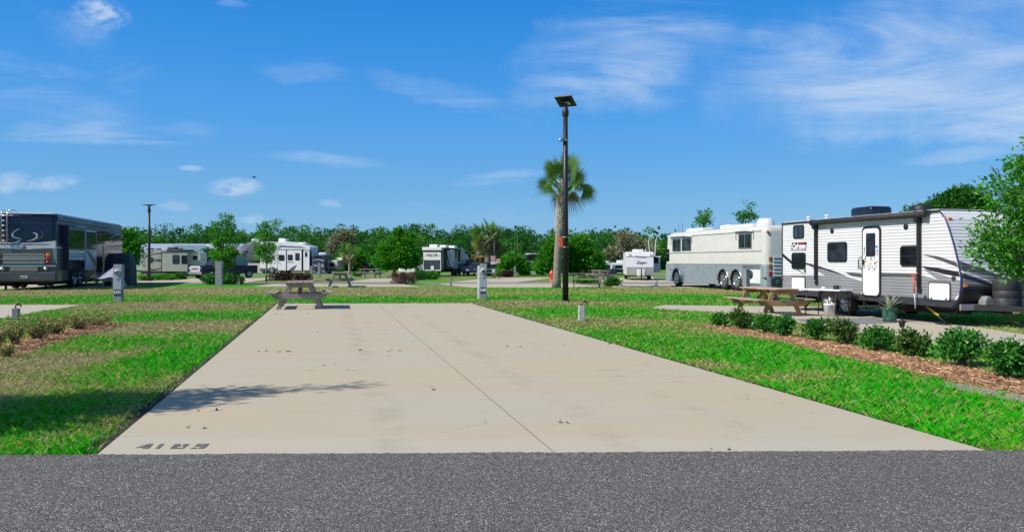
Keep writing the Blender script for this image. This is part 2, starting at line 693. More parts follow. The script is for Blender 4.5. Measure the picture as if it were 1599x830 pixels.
def lawn_material():
    m = bpy.data.materials.new('lawn soil')
    m.use_nodes = True
    t = NT(m.node_tree)
    b = t.n['Principled BSDF']
    at = t.node('ShaderNodeAttribute', attribute_name='g')
    tc = t.node('ShaderNodeTexCoord')
    ob = tc.outputs['Object']
    f1 = t.noise(ob, 26.0, 5, 0.7)
    f2 = t.noise(ob, 7.0, 5, 0.65)
    g = t.math('ADD', at.outputs['Fac'], t.math('MULTIPLY', t.math('SUBTRACT', f2, 0.5), 0.9), clamp=True)
    f1r = t.ramp(f1, 0.3, 0.7)
    gr = t.mix(f1r, rgba(GREEN_LO), rgba(GREEN_HI))
    st = t.mix(f1r, rgba(STRAW_LO), rgba(STRAW_HI))
    c = t.mix(t.ramp(g, 0.25, 0.75), st, gr)
    # bare thatch and soil show between the blades where the turf is modelled
    sp = t.node('ShaderNodeSeparateXYZ')
    t.l.new(ob, sp.inputs[0])
    c = t.mix(t.ramp(sp.outputs[1], 22.0, 46.0, 0.72, 0.0), c, t.mix(t.ramp(g, .25, .75), (0.085, 0.07, 0.03, 1), (0.018, 0.055, 0.006, 1)))
    t.l.new(c, b.inputs['Base Color'])
    b.inputs['Roughness'].default_value = 0.95
    b.inputs['Specular IOR Level'].default_value = 0.1
    bp = t.node('ShaderNodeBump')
    bp.inputs['Strength'].default_value = 0.7
    bp.inputs['Distance'].default_value = 0.04
    t.l.new(f1, bp.inputs['Height'])
    t.l.new(bp.outputs[0], b.inputs['Normal'])
    return m


def make_ground():
    xs = np.unique(np.concatenate([np.arange(-14, 16, 0.16), np.arange(-60, 60, 1.0), np.linspace(-3500, 3500, 60)]))
    ys = np.unique(np.concatenate([np.arange(4.5, 32, 0.13), np.arange(32, 90, 0.5), np.arange(90, 240, 5), np.linspace(-400, 3500, 40)]))
    Xg, Yg = np.meshgrid(xs, ys)
    Z = np.full_like(Xg, SOIL) + (fbm(Xg * 0.8, Yg * 0.8) - 0.5) * 0.012
    V = np.stack([Xg, Yg, Z], -1).reshape(-1, 3)
    nx, ny = len(xs), len(ys)
    i = (np.arange(ny - 1)[:, None] * nx + np.arange(nx - 1)[None, :]).ravel()
    F = np.stack([i, i + 1, i + nx + 1, i + nx], -1).astype(np.int32)
    me = bpy.data.meshes.new('ground')
    me.vertices.add(len(V))
    me.vertices.foreach_set('co', V.astype(np.float32).ravel())
    me.loops.add(F.size)
    me.loops.foreach_set('vertex_index', F.ravel())
    me.polygons.add(len(F))
    me.polygons.foreach_set('loop_start', np.arange(0, F.size, 4, dtype=np.int32))
    me.polygons.foreach_set('loop_total', np.full(len(F), 4, dtype=np.int32))
    at = me.attributes.new('g', 'FLOAT', 'POINT')
    at.data.foreach_set('value', green_at(Xg.ravel(), Yg.ravel()).astype(np.float32))
    me.materials.append(lawn_material())
    me.update(calc_edges=True)
    o = bpy.data.objects.new('ground', me)
    C.objects.link(o)
    tag(o, 'wide lawn of bright green and dry straw patches under the campsite', 'ground', kind='structure')


make_ground()


# ------------------------------------------------------------------ concrete and asphalt
def concrete_mat(name, base, stain=1.0):
    m = bpy.data.materials.new(name)
    m.use_nodes = True
    t = NT(m.node_tree)
    b = t.n['Principled BSDF']
    ge = t.node('ShaderNodeNewGeometry')
    po = ge.outputs['Position']
    mp = t.node('ShaderNodeMapping')
    t.l.new(po, mp.inputs[0])
    mp.inputs['Scale'].default_value = (0.35, 1.0, 1.0)
    big = t.noise(mp.outputs[0], 0.7, 5, 0.6, 0.6)
    mid = t.noise(mp.outputs[0], 3.2, 6, 0.68, 0.5)
    fine = t.noise(po, 70.0, 4, 0.7)
    warm = (base[0] * 1.02, base[1] * 0.975, base[2] * 0.93)
    cool = (base[0] * 0.97, base[1] * 1.00, base[2] * 1.03)
    c = t.mix(t.ramp(big, 0.35, 0.65), rgba(cool), rgba(warm))
    c = t.mix(t.math('MULTIPLY', t.ramp(mid, 0.5, 0.78), 0.20 * stain), c, rgba((base[0] * .72, base[1] * .70, base[2] * .66)))
    blot = t.noise(mp.outputs[0], 1.5, 7, 0.72, 1.2)
    c = t.mix(t.math('MULTIPLY', t.ramp(blot, 0.60, 0.74), 0.26 * stain), c, rgba((base[0] * .66, base[1] * .62, base[2] * .56)))
    # hairline scuffs running across
    mp2 = t.node('ShaderNodeMapping')
    t.l.new(po, mp2.inputs[0])
    mp2.inputs['Scale'].default_value = (0.5, 6.0, 1.0)
    mp2.inputs['Rotation'].default_value = (0, 0, R(6))
    sc = t.noise(mp2.outputs[0], 2.1, 7, 0.75, 0.4)
    c = t.mix(t.math('MULTIPLY', t.ramp(sc, 0.62, 0.72), 0.22 * stain), c, rgba((base[0] * .62, base[1] * .60, base[2] * .58)))
    c = t.mix(t.math('MULTIPLY', t.ramp(fine, 0.3, 0.75), 0.22), c, rgba((base[0] * .80, base[1] * .80, base[2] * .80)))
    sp = t.node('ShaderNodeTexVoronoi')
    t.l.new(po, sp.inputs['Vector'])
    sp.inputs['Scale'].default_value = 2.2
    spot = t.ramp(sp.outputs['Distance'], 0.035, 0.02)
    c = t.mix(t.math('MULTIPLY', spot, 0.7), c, (0.09, 0.08, 0.07, 1))
    if stain >= 1.0:
        sp_ = t.node('ShaderNodeSeparateXYZ')
        t.l.new(po, sp_.inputs[0])
        # pale trowelled apron next to the road
        edge = t.math('ADD', sp_.outputs[1], t.math('MULTIPLY', t.math('SUBTRACT', mid, 0.5), 0.6))
        c = t.mix(t.ramp(edge, 6.75, 6.35, 0.0, 0.45), c, rgba((base[0] * 1.02, base[1] * 1.08, base[2] * 1.22)))
        # faint pairs of tyre tracks running up the pad
        tx = t.math('ADD', sp_.outputs[0], t.math('MULTIPLY', sp_.outputs[1], 0.2404))
        tn = t.noise(po, 1.3, 6, 0.7)
        for cx_, amt in ((0.55, .11), (2.45, .10), (-2.2, .07), (3.75, .05)):
            d_ = t.math('ABSOLUTE', t.math('SUBTRACT', t.math('ADD', tx, t.math('MULTIPLY', t.math('SUBTRACT', big, .5), .5)), cx_))
            m_ = t.math('MULTIPLY', t.ramp(d_, .22, .05), t.ramp(tn, .40, .65))
            c = t.mix(t.math('MULTIPLY', m_, amt * 2.0), c, rgba((base[0] * .5, base[1] * .48, base[2] * .45)))
        # a few oil drips
        dv = t.node('ShaderNodeTexVoronoi')
        t.l.new(po, dv.inputs['Vector'])
        dv.inputs['Scale'].default_value = 0.55
        dd_ = t.math('ADD', dv.outputs['Distance'], t.math('MULTIPLY', t.math('SUBTRACT', mid, .5), .16))
        c = t.mix(t.ramp(dd_, .13, .03, 0.0, .20), c, rgba((base[0] * .55, base[1] * .50, base[2] * .44)))
        # hairline crazing
        cv = t.node('ShaderNodeTexVoronoi', feature='DISTANCE_TO_EDGE')
        wv_ = t.node('ShaderNodeVectorMath', operation='ADD')
        t.l.new(po, wv_.inputs[0])
        ns_ = t.node('ShaderNodeTexNoise')
        t.l.new(po, ns_.inputs['Vector'])
        ns_.inputs['Scale'].default_value = 2.0
        t.l.new(ns_.outputs['Color'], wv_.inputs[1])
        t.l.new(wv_.outputs[0], cv.inputs['Vector'])
        cv.inputs['Scale'].default_value = 0.33
        c = t.mix(t.math('MULTIPLY', t.ramp(cv.outputs['Distance'], .0045, .001), t.ramp(tn, .5, .62, 0, .45)), c, rgba((.14, .12, .09)))
    t.l.new(c, b.inputs['Base Color'])
    b.inputs['Roughness'].default_value = 0.9
    b.inputs['Specular IOR Level'].default_value = 0.25
    bp = t.node('ShaderNodeBump')
    bp.inputs['Strength'].default_value = 0.25
    bp.inputs['Distance'].default_value = 0.004
    t.l.new(fine, bp.inputs['Height'])
    t.l.new(bp.outputs[0], b.inputs['Normal'])
    return m


def asphalt_mat(name, k=1.0):
    m = bpy.data.materials.new(name)
    m.use_nodes = True
    t = NT(m.node_tree)
    b = t.n['Principled BSDF']
    ge = t.node('ShaderNodeNewGeometry')
    po = ge.outputs['Position']
    vo = t.node('ShaderNodeTexVoronoi')
    t.l.new(po, vo.inputs['Vector'])
    vo.inputs['Scale'].default_value = 130.0
    sp = t.node('ShaderNodeSeparateColor')
    t.l.new(vo.outputs['Color'], sp.inputs[0])
    stone = t.ramp(sp.outputs[0], 0.15, 1.0, 0.0, 1.0, False)
    c = t.mix(stone, rgba((0.070 * k, 0.066 * k, 0.061 * k)), rgba((0.272 * k, 0.257 * k, 0.235 * k)))
    pale_stone = t.ramp(sp.outputs[1], 0.92, 0.96)  # mask of a few paler stones
    c = t.mix(pale_stone, c, rgba((0.62 * k, 0.59 * k, 0.54 * k)))
    gap = t.ramp(vo.outputs['Distance'], 0.45, 0.75)
    c = t.mix(t.math('MULTIPLY', gap, 0.75), c, rgba((0.040, 0.038, 0.036)))
    big = t.noise(po, 0.9, 5, 0.6)
    c = t.mix(t.ramp(big, 0.3, 0.7, 0.0, 0.22), c, rgba((0.082 * k, 0.078 * k, 0.075 * k)))
    t.l.new(c, b.inputs['Base Color'])
    b.inputs['Roughness'].default_value = 0.92
    b.inputs['Specular IOR Level'].default_value = 0.15
    bp = t.node('ShaderNodeBump')
    bp.inputs['Strength'].default_value = 0.8
    bp.inputs['Distance'].default_value = 0.006
    t.l.new(t.ramp(vo.outputs['Distance'], 0.0, 0.8, 1.0, 0.0), bp.inputs['Height'])
    t.l.new(bp.outputs[0], b.inputs['Normal'])
    return m


CONC = concrete_mat('pad concrete', (0.495, 0.435, 0.318))  # own base colour of the near pad slabs
CONC_FAR = concrete_mat('far concrete', (0.50, 0.44, 0.34), 0.6)
ASPH = asphalt_mat('aged asphalt', 1.22)
ASPH_FAR = asphalt_mat('far asphalt', 2.0)
DARKSOIL = M('damp soil', (0.030, 0.022, 0.014), 0.95, var=0.4, vscale=20, bump=0.6)

PAD = [G(150, 709.5), G(1541, 702.5), G(735, 473), G(433, 473.6)]


def lerp2(a, b, t):
    return (a[0] + (b[0] - a[0]) * t, a[1] + (b[1] - a[1]) * t)


def shrink(q, e):
    """pull a four-cornered outline in by e metres on every side"""
    cx = sum(p[0] for p in q) / 4
    cy = sum(p[1] for p in q) / 4
    out = []
    n = len(q)
    for i in range(n):
        p0, p1, p2 = Vector(q[i - 1]), Vector(q[i]), Vector(q[(i + 1) % n])
        d1, d2 = (p1 - p0).normalized(), (p2 - p1).normalized()
        n1, n2 = Vector((-d1.y, d1.x)), Vector((-d2.y, d2.x))
        if n1.dot(Vector((cx, cy)) - p1) < 0:
            n1, n2 = -n1, -n2
        k = e / max(0.2, 1 + n1.dot(n2))
        v = p1 + (n1 + n2) * k
        out.append((v.x, v.y))
    return out


def make_pad():
    near0, near1 = PAD[0], PAD[1]
    far0, far1 = PAD[3], PAD[2]
    jn, jf = G(866, 706.0), G(588, 473.3)
    # left half split at one joint, right half at another, as cast
    def cut(A0, A1, B0, B1, ys):
        ts = [0.0] + ys + [1.0]
        res = []
        for a, b in zip(ts[:-1], ts[1:]):
            res.append([lerp2(A0, A1, a), lerp2(B0, B1, a), lerp2(B0, B1, b), lerp2(A0, A1, b)])
        return res
    def tt(py, p0, p1):
        return (G(0, py)[1] - p0[1]) / (p1[1] - p0[1])
    left = cut(near0, far0, jn, jf, [tt(549, near0, far0)])
    right = cut(jn, jf, near1, far1, [tt(588, jn, jf)])
    b = MB()
    for q in left + right:
        b.prism(shrink(q, 0.0045), -0.10, 0.0, 'z')
    o = b.build('concrete_pad', CONC)
    b = MB()
    for (a0, a1) in ((jn, jf), (lerp2(near0, far0, tt(549, near0, far0)), lerp2(jn, jf, tt(549, near0, far0))), (lerp2(jn, jf, tt(588, jn, jf)), lerp2(near1, far1, tt(588, jn, jf)))):
        d = (Vector(a1) - Vector(a0)).normalized() * .0042
        b.prism([(a0[0] - d.y, a0[1] + d.x), (a1[0] - d.y, a1[1] + d.x), (a1[0] + d.y, a1[1] - d.x), (a0[0] + d.y, a0[1] - d.x)], -0.06, -0.0015, 'z')
    b.build('joint_filler', DARKSOIL, o)
    tag(o, 'large empty concrete parking pad with a long centre joint', 'parking pad', kind='structure')
    e = 0.13
    b = MB()
    q = [(PAD[0][0] - e, PAD[0][1]), (PAD[1][0] + e, PAD[1][1]), (PAD[2][0] + e * .8, PAD[2][1] + e), (PAD[3][0] - e, PAD[3][1] + e)]
    b.prism(q, -0.12, -0.022, 'z')
    o = b.build('soil_edge', DARKSOIL)
    tag(o, 'dark soil strip edging the concrete pad', 'soil', kind='structure')


make_pad()

ROAD = [G(-500, 711.3), G(1541, 702.5), G(2100, 700.0), (30, -6), (-30, -6)]
b = MB()
ROADQ = [(-40, 5.235), (40, 6.834), (40, -7), (-40, -7)]
rr_ = random.Random(12)
edge_pts = []
for i in range(900):
    t_ = i / 899
    edge_pts.append((ROADQ[0][0] * .3 + t_ * 24 - .0, ROADQ[0][1] + (ROADQ[1][1] - ROADQ[0][1]) * (12 * 0 + (ROADQ[0][0] * .3 + t_ * 24 + 40) / 80) + rr_.gauss(0, .008) + .012 * math.sin(i * .13) * math.sin(i * .031)))
b.prism([ROADQ[0]] + edge_pts + ROADQ[1:], -0.10, 0.0035, 'z')
tag(b.build('road', ASPH), 'grey asphalt road along the front of the pad', 'road', kind='structure')


def flat(name, pix, mat, z, label, cat, extra=None):
    q = [G(*p) for p in pix]
    b = MB()
    b.prism(q, z - 0.12, z, 'z')
    tag(b.build(name, mat), label, cat, kind='structure')
    return q


BACK = [
    flat('concrete_pad', [(-330, 497), (0, 497.5), (40, 490), (128, 475.3), (-150, 475)], CONC_FAR, -0.006, 'concrete pad at the far left edge', 'parking pad'),
    flat('concrete_pad', [(398, 446.5), (655, 446.8), (628, 443.2), (425, 442.8)], CONC_FAR, -0.006, 'narrow concrete pad under the second picnic table', 'parking pad'),
    flat('concrete_pad', [(742, 448.2), (952, 448.0), (888, 442.4), (688, 442.6)], CONC_FAR, -0.006, 'concrete pad behind the palm tree', 'parking pad'),
    flat('concrete_pad', [(706, 439.8), (808, 440.2), (868, 433.2), (770, 433.0)], CONC_FAR, -0.006, 'concrete pad across the far road', 'parking pad'),
    flat('concrete_pad', [(960, 448.5), (1300, 448.5), (1180, 443.0), (950, 442.6)], CONC_FAR, -0.006, 'concrete pad behind the silver coach', 'parking pad'),
    flat('concrete_pad', [(1010, 480), (1190, 492), (1400, 530), (1599, 552), (1900, 600), (2100, 600), (1330, 479), (1040, 475.5)], CONC_FAR, -0.006, 'concrete pad beneath the grey striped trailer', 'parking pad'),
    flat('concrete_pad', [(190, 440.2), (385, 440.4), (440, 433.2), (330, 433.0)], CONC_FAR, -0.006, 'concrete pad beside the dark pickup truck', 'parking pad'),
    flat('concrete_pad', [(545, 439.6), (640, 439.8), (640, 434.5), (580, 434.2)], CONC_FAR, -0.006, 'concrete pad with a picnic table in the distance', 'parking pad'),
    flat('concrete_pad', [(-330, 458), (205, 446.5), (215, 443.5), (-300, 444)], CONC_FAR, -0.006, 'concrete pad beneath the dark motorhome', 'parking pad'),
    flat('concrete_pad', [(900, 440.2), (1120, 440.4), (1080, 433.2), (950, 433.2)], CONC_FAR, -0.006, 'concrete pad beneath the white trailer', 'parking pad'),
]
yr0, yr1 = G(0, 442.3)[1], G(0, 440.4)[1]
b = MB()
b.prism([(-150, yr0), (150, yr0), (150, yr1), (-150, yr1)], -0.15, -0.012, 'z')
tag(b.build('road', ASPH_FAR), 'narrow asphalt road crossing the campground in the distance', 'road', kind='structure')
yr2, yr3 = G(0, 428.8)[1], G(0, 427.2)[1]
b = MB()
b.prism([(-200, yr2), (200, yr2), (200, yr3), (-200, yr3)], -0.15, -0.012, 'z')
tag(b.build('road', ASPH_FAR), 'farthest asphalt road before the wood', 'road', kind='structure')

# ------------------------------------------------------------------ mulch beds
MULCH = M('wood chip mulch', (0.33, 0.185, 0.095), 0.95, var=0.55, vscale=24, bump=1.0, bscale=60)
SAND = M('sandy soil', (0.30, 0.265, 0.22), 0.95, var=0.3, vscale=14, bump=0.8, bscale=50)
BED_R_PIX = [(1084, 510), (1130, 517), (1210, 533), (1288, 551), (1340, 563), (1421, 581), (1480, 593), (1560, 607), (1680, 628), (1720, 612), (1599, 590), (1502, 571), (1372, 547), (1275, 530), (1187, 518), (1110, 507)]
BED_L_PIX = [(-90, 575), (0, 558), (50, 548), (100, 532), (150, 517), (186, 508), (178, 503), (140, 505), (60, 522), (0, 536), (-90, 552)]
SAND_PIX = [(1450, 598), (1500, 609), (1560, 622), (1640, 636), (1690, 632), (1600, 610), (1530, 599), (1478, 592)]
BED_R, BED_L, SANDQ = [[G(*p) for p in q] for q in (BED_R_PIX, BED_L_PIX, SAND_PIX)]
for q, mt, z, nm, lb in ((BED_R, MULCH, -0.016, 'mulch_bed', 'reddish wood chip bed under the row of green shrubs'),
                     (BED_L, MULCH, -0.016, 'mulch_bed', 'brown wood chip bed under the straggly yellowing shrubs'),
                     (SANDQ, SAND, -0.020, 'bare_soil', 'grey sandy bare patch beside the mulch bed')):
    b = MB()
    b.prism(q, z - 0.08, z, 'z')
    tag(b.build(nm, mt), lb, 'soil', kind='structure')


def sample_in(poly, n, rng):
    p = np.array(poly)
    lo, hi = p.min(0), p.max(0)
    out = np.empty((0, 2))
    while len(out) < n:
        c = lo + rng.random((n * 3, 2)) * (hi - lo)
        c = c[inside(c[:, 0], c[:, 1], poly)]
        out = np.concatenate([out, c])
    return out[:n]


def chips(poly, n, mat, label, seed):
    rng = np.random.default_rng(seed)
    p = sample_in(poly, n, rng)
    a = rng.random(n) * 2 * PI
    D = np.stack([np.cos(a), np.sin(a), rng.normal(0, 0.28, n)], -1)
    P = np.stack([p[:, 0], p[:, 1], -0.012 + rng.random(n) * 0.03], -1)
    L = 0.02 + 0.075 * rng.random(n) ** 2.2
    o = leaves(P, D, L, 0.17, rng.random(n), 'wood_chips', mat, None, rng, fold=0.08)
    tag(o, label, 'mulch', kind='stuff')


CHIP = leaf_mat('wood chip', (0.19, 0.085, 0.042), (0.88, 0.58, 0.35), 0.9, 0.0, 0.1)
chips(BED_R, 30000, CHIP, 'loose reddish wood chips strewn under the shrub row', 21)
chips(BED_L, 9000, CHIP, 'loose brown wood chips under the straggly shrubs', 22)

# ------------------------------------------------------------------ grass blades near the camera
def grow_grass(N=1100000):
    rng = np.random.default_rng(5)
    y0, y1 = 5.6, 44.0
    k = 0.15                                   # pdf of distance ~ Y^(k-1)
    u = rng.random(N)
    Y = (y0 ** -k + u * (y1 ** -k - y0 ** -k)) ** (-1 / k)
    X = (rng.random(N) * 2 - 1) * (Y * 0.74 + 2.6)
    keep = np.ones(N, bool)
    grown = [(PAD[0][0] - .03, PAD[0][1] - .1), (PAD[1][0] + .03, PAD[1][1] - .1), (PAD[2][0] + .02, PAD[2][1] + .03), (PAD[3][0] - .03, PAD[3][1] + .03)]
    for q in [grown, ROADQ, BED_R, BED_L] + BACK:
        keep &= ~inside(X, Y, q)
    keep &= ~(inside(X, Y, SANDQ) & (rng.random(N) < 0.9))
    edge = [(PAD[0][0] - .15, PAD[0][1] - .1), (PAD[1][0] + .13, PAD[1][1] - .1), (PAD[2][0] + .1, PAD[2][1] + .1), (PAD[3][0] - .12, PAD[3][1] + .1)]
    keep &= ~(inside(X, Y, edge) & (rng.random(N) < 0.82))
    X, Y = X[keep], Y[keep]
    n = len(X)
    g = green_at(X, Y)
    s = np.clip(Y / 8.0, 0.8, 6.0)
    tuft = vnoise(X * 3.1, Y * 3.1) * 0.35 + vnoise(X * 9, Y * 9) * 0.25 + rng.random(n) * 0.4
    Hh = (0.022 + 0.060 * rng.random(n) ** 1.6) * (0.55 + 0.9 * tuft) * (0.65 + 0.55 * g) * (1 + 0.06 * (s - 1))
    a = rng.random(n) * 2 * PI
    lean = 0.35 + 0.75 * rng.random(n) + 0.5 * (1 - g)
    wv = 0.0050 * s * (0.7 + 0.6 * rng.random(n))
    b = rng.random(n) * 2 * PI
    base = np.stack([X, Y, np.full(n, SOIL - 0.004)], -1)
    sv = np.stack([np.cos(b), np.sin(b), np.zeros(n)], -1) * wv[:, None] * 0.5
    tip = base + np.stack([np.cos(a) * lean * Hh, np.sin(a) * lean * Hh, Hh], -1)
    mid = base + np.stack([np.cos(a) * lean * Hh * .32, np.sin(a) * lean * Hh * .32, Hh * .62], -1)
    V = np.empty((n, 4, 3))
    V[:, 0] = base - sv * .8
    V[:, 1] = base + sv * .8
    V[:, 2] = mid + sv
    V[:, 3] = tip
    tone = np.clip(g + rng.normal(0, 0.24, n), 0, 1)
    dead = rng.random(n) < 0.08
    tone[dead] = rng.random(dead.sum()) * 0.25
    m = bpy.data.materials.new('grass blade')
    m.use_nodes = True
    t = NT(m.node_tree)
    bs = t.n['Principled BSDF']
    at = t.node('ShaderNodeAttribute', attribute_name='tone')
    cr = t.node('ShaderNodeValToRGB')
    t.l.new(at.outputs['Fac'], cr.inputs[0])
    e = cr.color_ramp.elements
    e[0].position, e[0].color = 0.0, (0.56, 0.49, 0.25, 1)
    e[1].position, e[1].color = 1.0, (0.016, 0.46, 0.005, 1)
    for pos, col in ((0.38, (0.44, 0.41, 0.14, 1)), (0.56, (0.27, 0.49, 0.04, 1)), (0.76, (0.11, 0.54, 0.012, 1))):
        q = e.new(pos)
        q.color = col
    t.l.new(cr.outputs[0], bs.inputs['Base Color'])
    bs.inputs['Roughness'].default_value = 0.55
    bs.inputs['Specular IOR Level'].default_value = 0.3
    tr = t.node('ShaderNodeBsdfTranslucent')
    t.l.new(cr.outputs[0], tr.inputs['Color'])
    mx = t.node('ShaderNodeMixShader')
    mx.inputs[0].default_value = 0.35
    t.l.new(bs.outputs[0], mx.inputs[1])
    t.l.new(tr.outputs[0], mx.inputs[2])
    t.l.new(mx.outputs[0], t.n['Material Output'].inputs[0])
    o = fast_mesh('grass', V.reshape(-1, 3), 4, m, tone)
    tag(o, 'short lawn grass, lush green with straw coloured patches', 'grass', kind='stuff')


grow_grass()

# stencilled site number on the pad, upright for someone driving in from the road
STENCIL = concrete_mat('worn stencil paint', (0.43, 0.37, 0.28))
_t = NT(STENCIL.node_tree)
_b = _t.n['Principled BSDF']
_src = _b.inputs['Base Color'].links[0].from_socket
_geo = _t.node('ShaderNodeNewGeometry')
_wear = _t.noise(_geo.outputs['Position'], 16.0, 6, 0.7)
_t.l.new(_t.mix(_t.ramp(_wear, 0.30, 0.50, 0.25, 0.95), _src, (0.105, 0.11, 0.115, 1)), _b.inputs['Base Color'])


def stencil():
    p0, p1 = G(213, 699.5), G(325, 699.5)
    def P(px, py):
        return G(px, py)
    st = []
    # every stroke as pixel outlines read off the pad, converted to real places
    four = [[(212.3, 698.6), (229, 693.8), (233.5, 693.8), (224.5, 698.6)], [(233.2, 692.6), (239.4, 692.6), (233.6, 698.2), (231.6, 700.0), (222, 700.0), (226.5, 696.8)]]
    one = [[(250.6, 692.8), (256.6, 692.8), (248, 700.1), (242.2, 700.1)]]
    eight = [[(272.8, 693.0), (282, 693.0), (279.2, 695.2), (283, 695.2), (280.5, 696.6), (276.2, 696.6), (274.4, 698.2), (277, 698.8), (284, 698.8), (289, 696.4), (286, 696.0), (284.6, 695.4), (287.4, 693.0), (295.8, 693.0), (286.6, 699.6), (284, 700.1), (265.2, 700.1)]]
    nine = [[(309, 692.8), (326.8, 692.8), (318.2, 699.8), (308.8, 699.9), (314.5, 696.0), (313, 695.2), (316.5, 694.2), (310.5, 694.2), (309, 695.3), (314.6, 695.6), (312, 696.6), (303.8, 696.4)], [(300.5, 698.4), (307.6, 698.6), (305.6, 700.0), (297.4, 700.0)]]
    b = MB()
    for grp in (four, one, eight, nine):
        for poly in grp:
            b.prism([G(*p) for p in poly], 0.0005, 0.004, 'z')
    o = b.build('site_number', STENCIL)
    tag(o, 'worn grey stencilled site number 4189 on the near corner of the pad', 'ground marking')


stencil()

# dead leaf scraps blown onto the pad
LITTER = leaf_mat('dead leaf', (0.05, 0.035, 0.02), (0.22, 0.15, 0.075), 0.9, 0.1, 0.1)
_rng = np.random.default_rng(44)
_spots = [G(*q) for q in ((435, 549), (449, 549), (453, 549), (411, 548), (431, 490), (436, 490), (481, 490), (498, 519), (559, 547), (616, 547), (516, 570), (607, 556), (795, 541), (887, 539), (812, 542), (330, 640), (306, 666), (545, 605), (667, 606), (760, 485), (730, 485), (1128, 700), (880, 660), (955, 537))]
_P, _D = [], []
for (x, y) in _spots:
    for k in range(_rng.integers(1, 4)):
        _P.append((x + _rng.normal(0, .05), y + _rng.normal(0, .05), .004))
        _D.append((_rng.normal(), _rng.normal(), _rng.uniform(0, .25)))
_o = leaves(np.array(_P), np.array(_D), _rng.uniform(.03, .075, len(_P)), .5, _rng.random(len(_P)), 'leaf_litter', LITTER, None, _rng)
tag(_o, 'scraps of dead leaf scattered over the concrete pad', 'leaf litter', kind='stuff')
# ------------------------------------------------------------------ shared materials
BLACK = M('black plastic', (0.014, 0.014, 0.016), 0.5, var=0.3)
BLACK_GLOSS = M('black gloss paint', (0.012, 0.013, 0.017), 0.22, var=0.2, coat=0.3)
CHAR = M('charcoal plastic', (0.035, 0.036, 0.04), 0.55, var=0.2)
RUBBER = M('tyre rubber', (0.018, 0.018, 0.019), 0.85, var=0.3, vscale=12, bump=0.3)
CHROME = M('chrome', (0.75, 0.76, 0.78), 0.16, 1.0, var=0.05)
ALU = M('brushed aluminium', (0.55, 0.56, 0.58), 0.38, 1.0, var=0.1)
RIM = M('painted steel rim', (0.42, 0.43, 0.45), 0.4, 0.6, var=0.15)
WHITE = M('white paint', (0.76, 0.76, 0.75), 0.42, var=0.05, vscale=2.5, grime=0.12)
WHITE_PL = M('white plastic', (0.72, 0.72, 0.70), 0.5, var=0.06, vscale=3, grime=0.10)
AMBER = M('amber lens', (0.75, 0.20, 0.02), 0.2, var=0.1)
REDLENS = M('red lens', (0.42, 0.012, 0.012), 0.2, var=0.1)
GREYMET = M('grey enamel', (0.255, 0.262, 0.275), 0.45, 0.0, var=0.10, vscale=4, grime=0.10)
POLE = M('dark bronze pole paint', (0.022, 0.019, 0.018), 0.45, var=0.2)
DARKIN = M('dark chassis', (0.012, 0.012, 0.013), 0.85, var=0.3)  # near-black colour for underbodies, wheel wells and fittings
SIGNBLUE = M('number plate blue', (0.012, 0.030, 0.21), 0.4, var=0.1)
SIGNBLACK = M('number plate black', (0.02, 0.022, 0.028), 0.4, var=0.1)
LETTER_W = M('white lettering', (0.82, 0.82, 0.80), 0.4, var=0.03)
LETTER_K = M('dark lettering', (0.02, 0.02, 0.025), 0.4, var=0.1)


def glass_mat(name, col=(0.018, 0.024, 0.030), rough=0.06):
    m = bpy.data.materials.new(name)
    m.use_nodes = True
    t = NT(m.node_tree)
    b = t.n['Principled BSDF']
    tc = t.node('ShaderNodeTexCoord')
    n = t.noise(tc.outputs['Object'], 1.6, 4, 0.6, 0.5)
    c = t.mix(t.ramp(n, 0.35, 0.7), rgba(tuple(x * 0.6 for x in col)), rgba(tuple(min(1, x * 2.2) for x in col)))
    t.l.new(c, b.inputs['Base Color'])
    b.inputs['Roughness'].default_value = rough
    b.inputs['Specular IOR Level'].default_value = 0.7
    bp = t.node('ShaderNodeBump')
    bp.inputs['Strength'].default_value = 0.08
    bp.inputs['Distance'].default_value = 0.02
    t.l.new(t.noise(tc.outputs['Object'], 2.5, 2), bp.inputs['Height'])
    t.l.new(bp.outputs[0], b.inputs['Normal'])
    return m


GLASS = glass_mat('tinted window glass')
GLASS_DK = glass_mat('very dark window glass', (0.007, 0.008, 0.010))


def wood_mat(name, lo, hi, grey=None, gamt=0.0):
    m = bpy.data.materials.new(name)
    m.use_nodes = True
    t = NT(m.node_tree)
    b = t.n['Principled BSDF']
    tc = t.node('ShaderNodeTexCoord')
    ob = tc.outputs['Object']
    mp = t.node('ShaderNodeMapping')
    t.l.new(ob, mp.inputs[0])
    mp.inputs['Scale'].default_value = (3, 22, 22)
    g = t.noise(mp.outputs[0], 1.4, 6, 0.65, 0.8)
    c = t.mix(t.ramp(g, 0.3, 0.7), rgba(lo), rgba(hi))
    if grey:
        n = t.noise(ob, 3.0, 5, 0.65)
        # weathering: boards bleached grey on faces turned up
        ge = t.node('ShaderNodeNewGeometry')
        sp = t.node('ShaderNodeSeparateXYZ')
        t.l.new(ge.outputs['True Normal'], sp.inputs[0])
        up = t.ramp(sp.outputs[2], 0.3, 0.9, 0.0, 0.85)
        f = t.math('ADD', up, t.math('MULTIPLY', t.ramp(n, 0.42, 0.68), gamt), clamp=True)
        c = t.mix(f, c, rgba(grey))
    t.l.new(c, b.inputs['Base Color'])
    b.inputs['Roughness'].default_value = 0.85
    b.inputs['Specular IOR Level'].default_value = 0.2
    bp = t.node('ShaderNodeBump')
    bp.inputs['Strength'].default_value = 0.5
    bp.inputs['Distance'].default_value = 0.006
    t.l.new(g, bp.inputs['Height'])
    t.l.new(bp.outputs[0], b.inputs['Normal'])
    return m


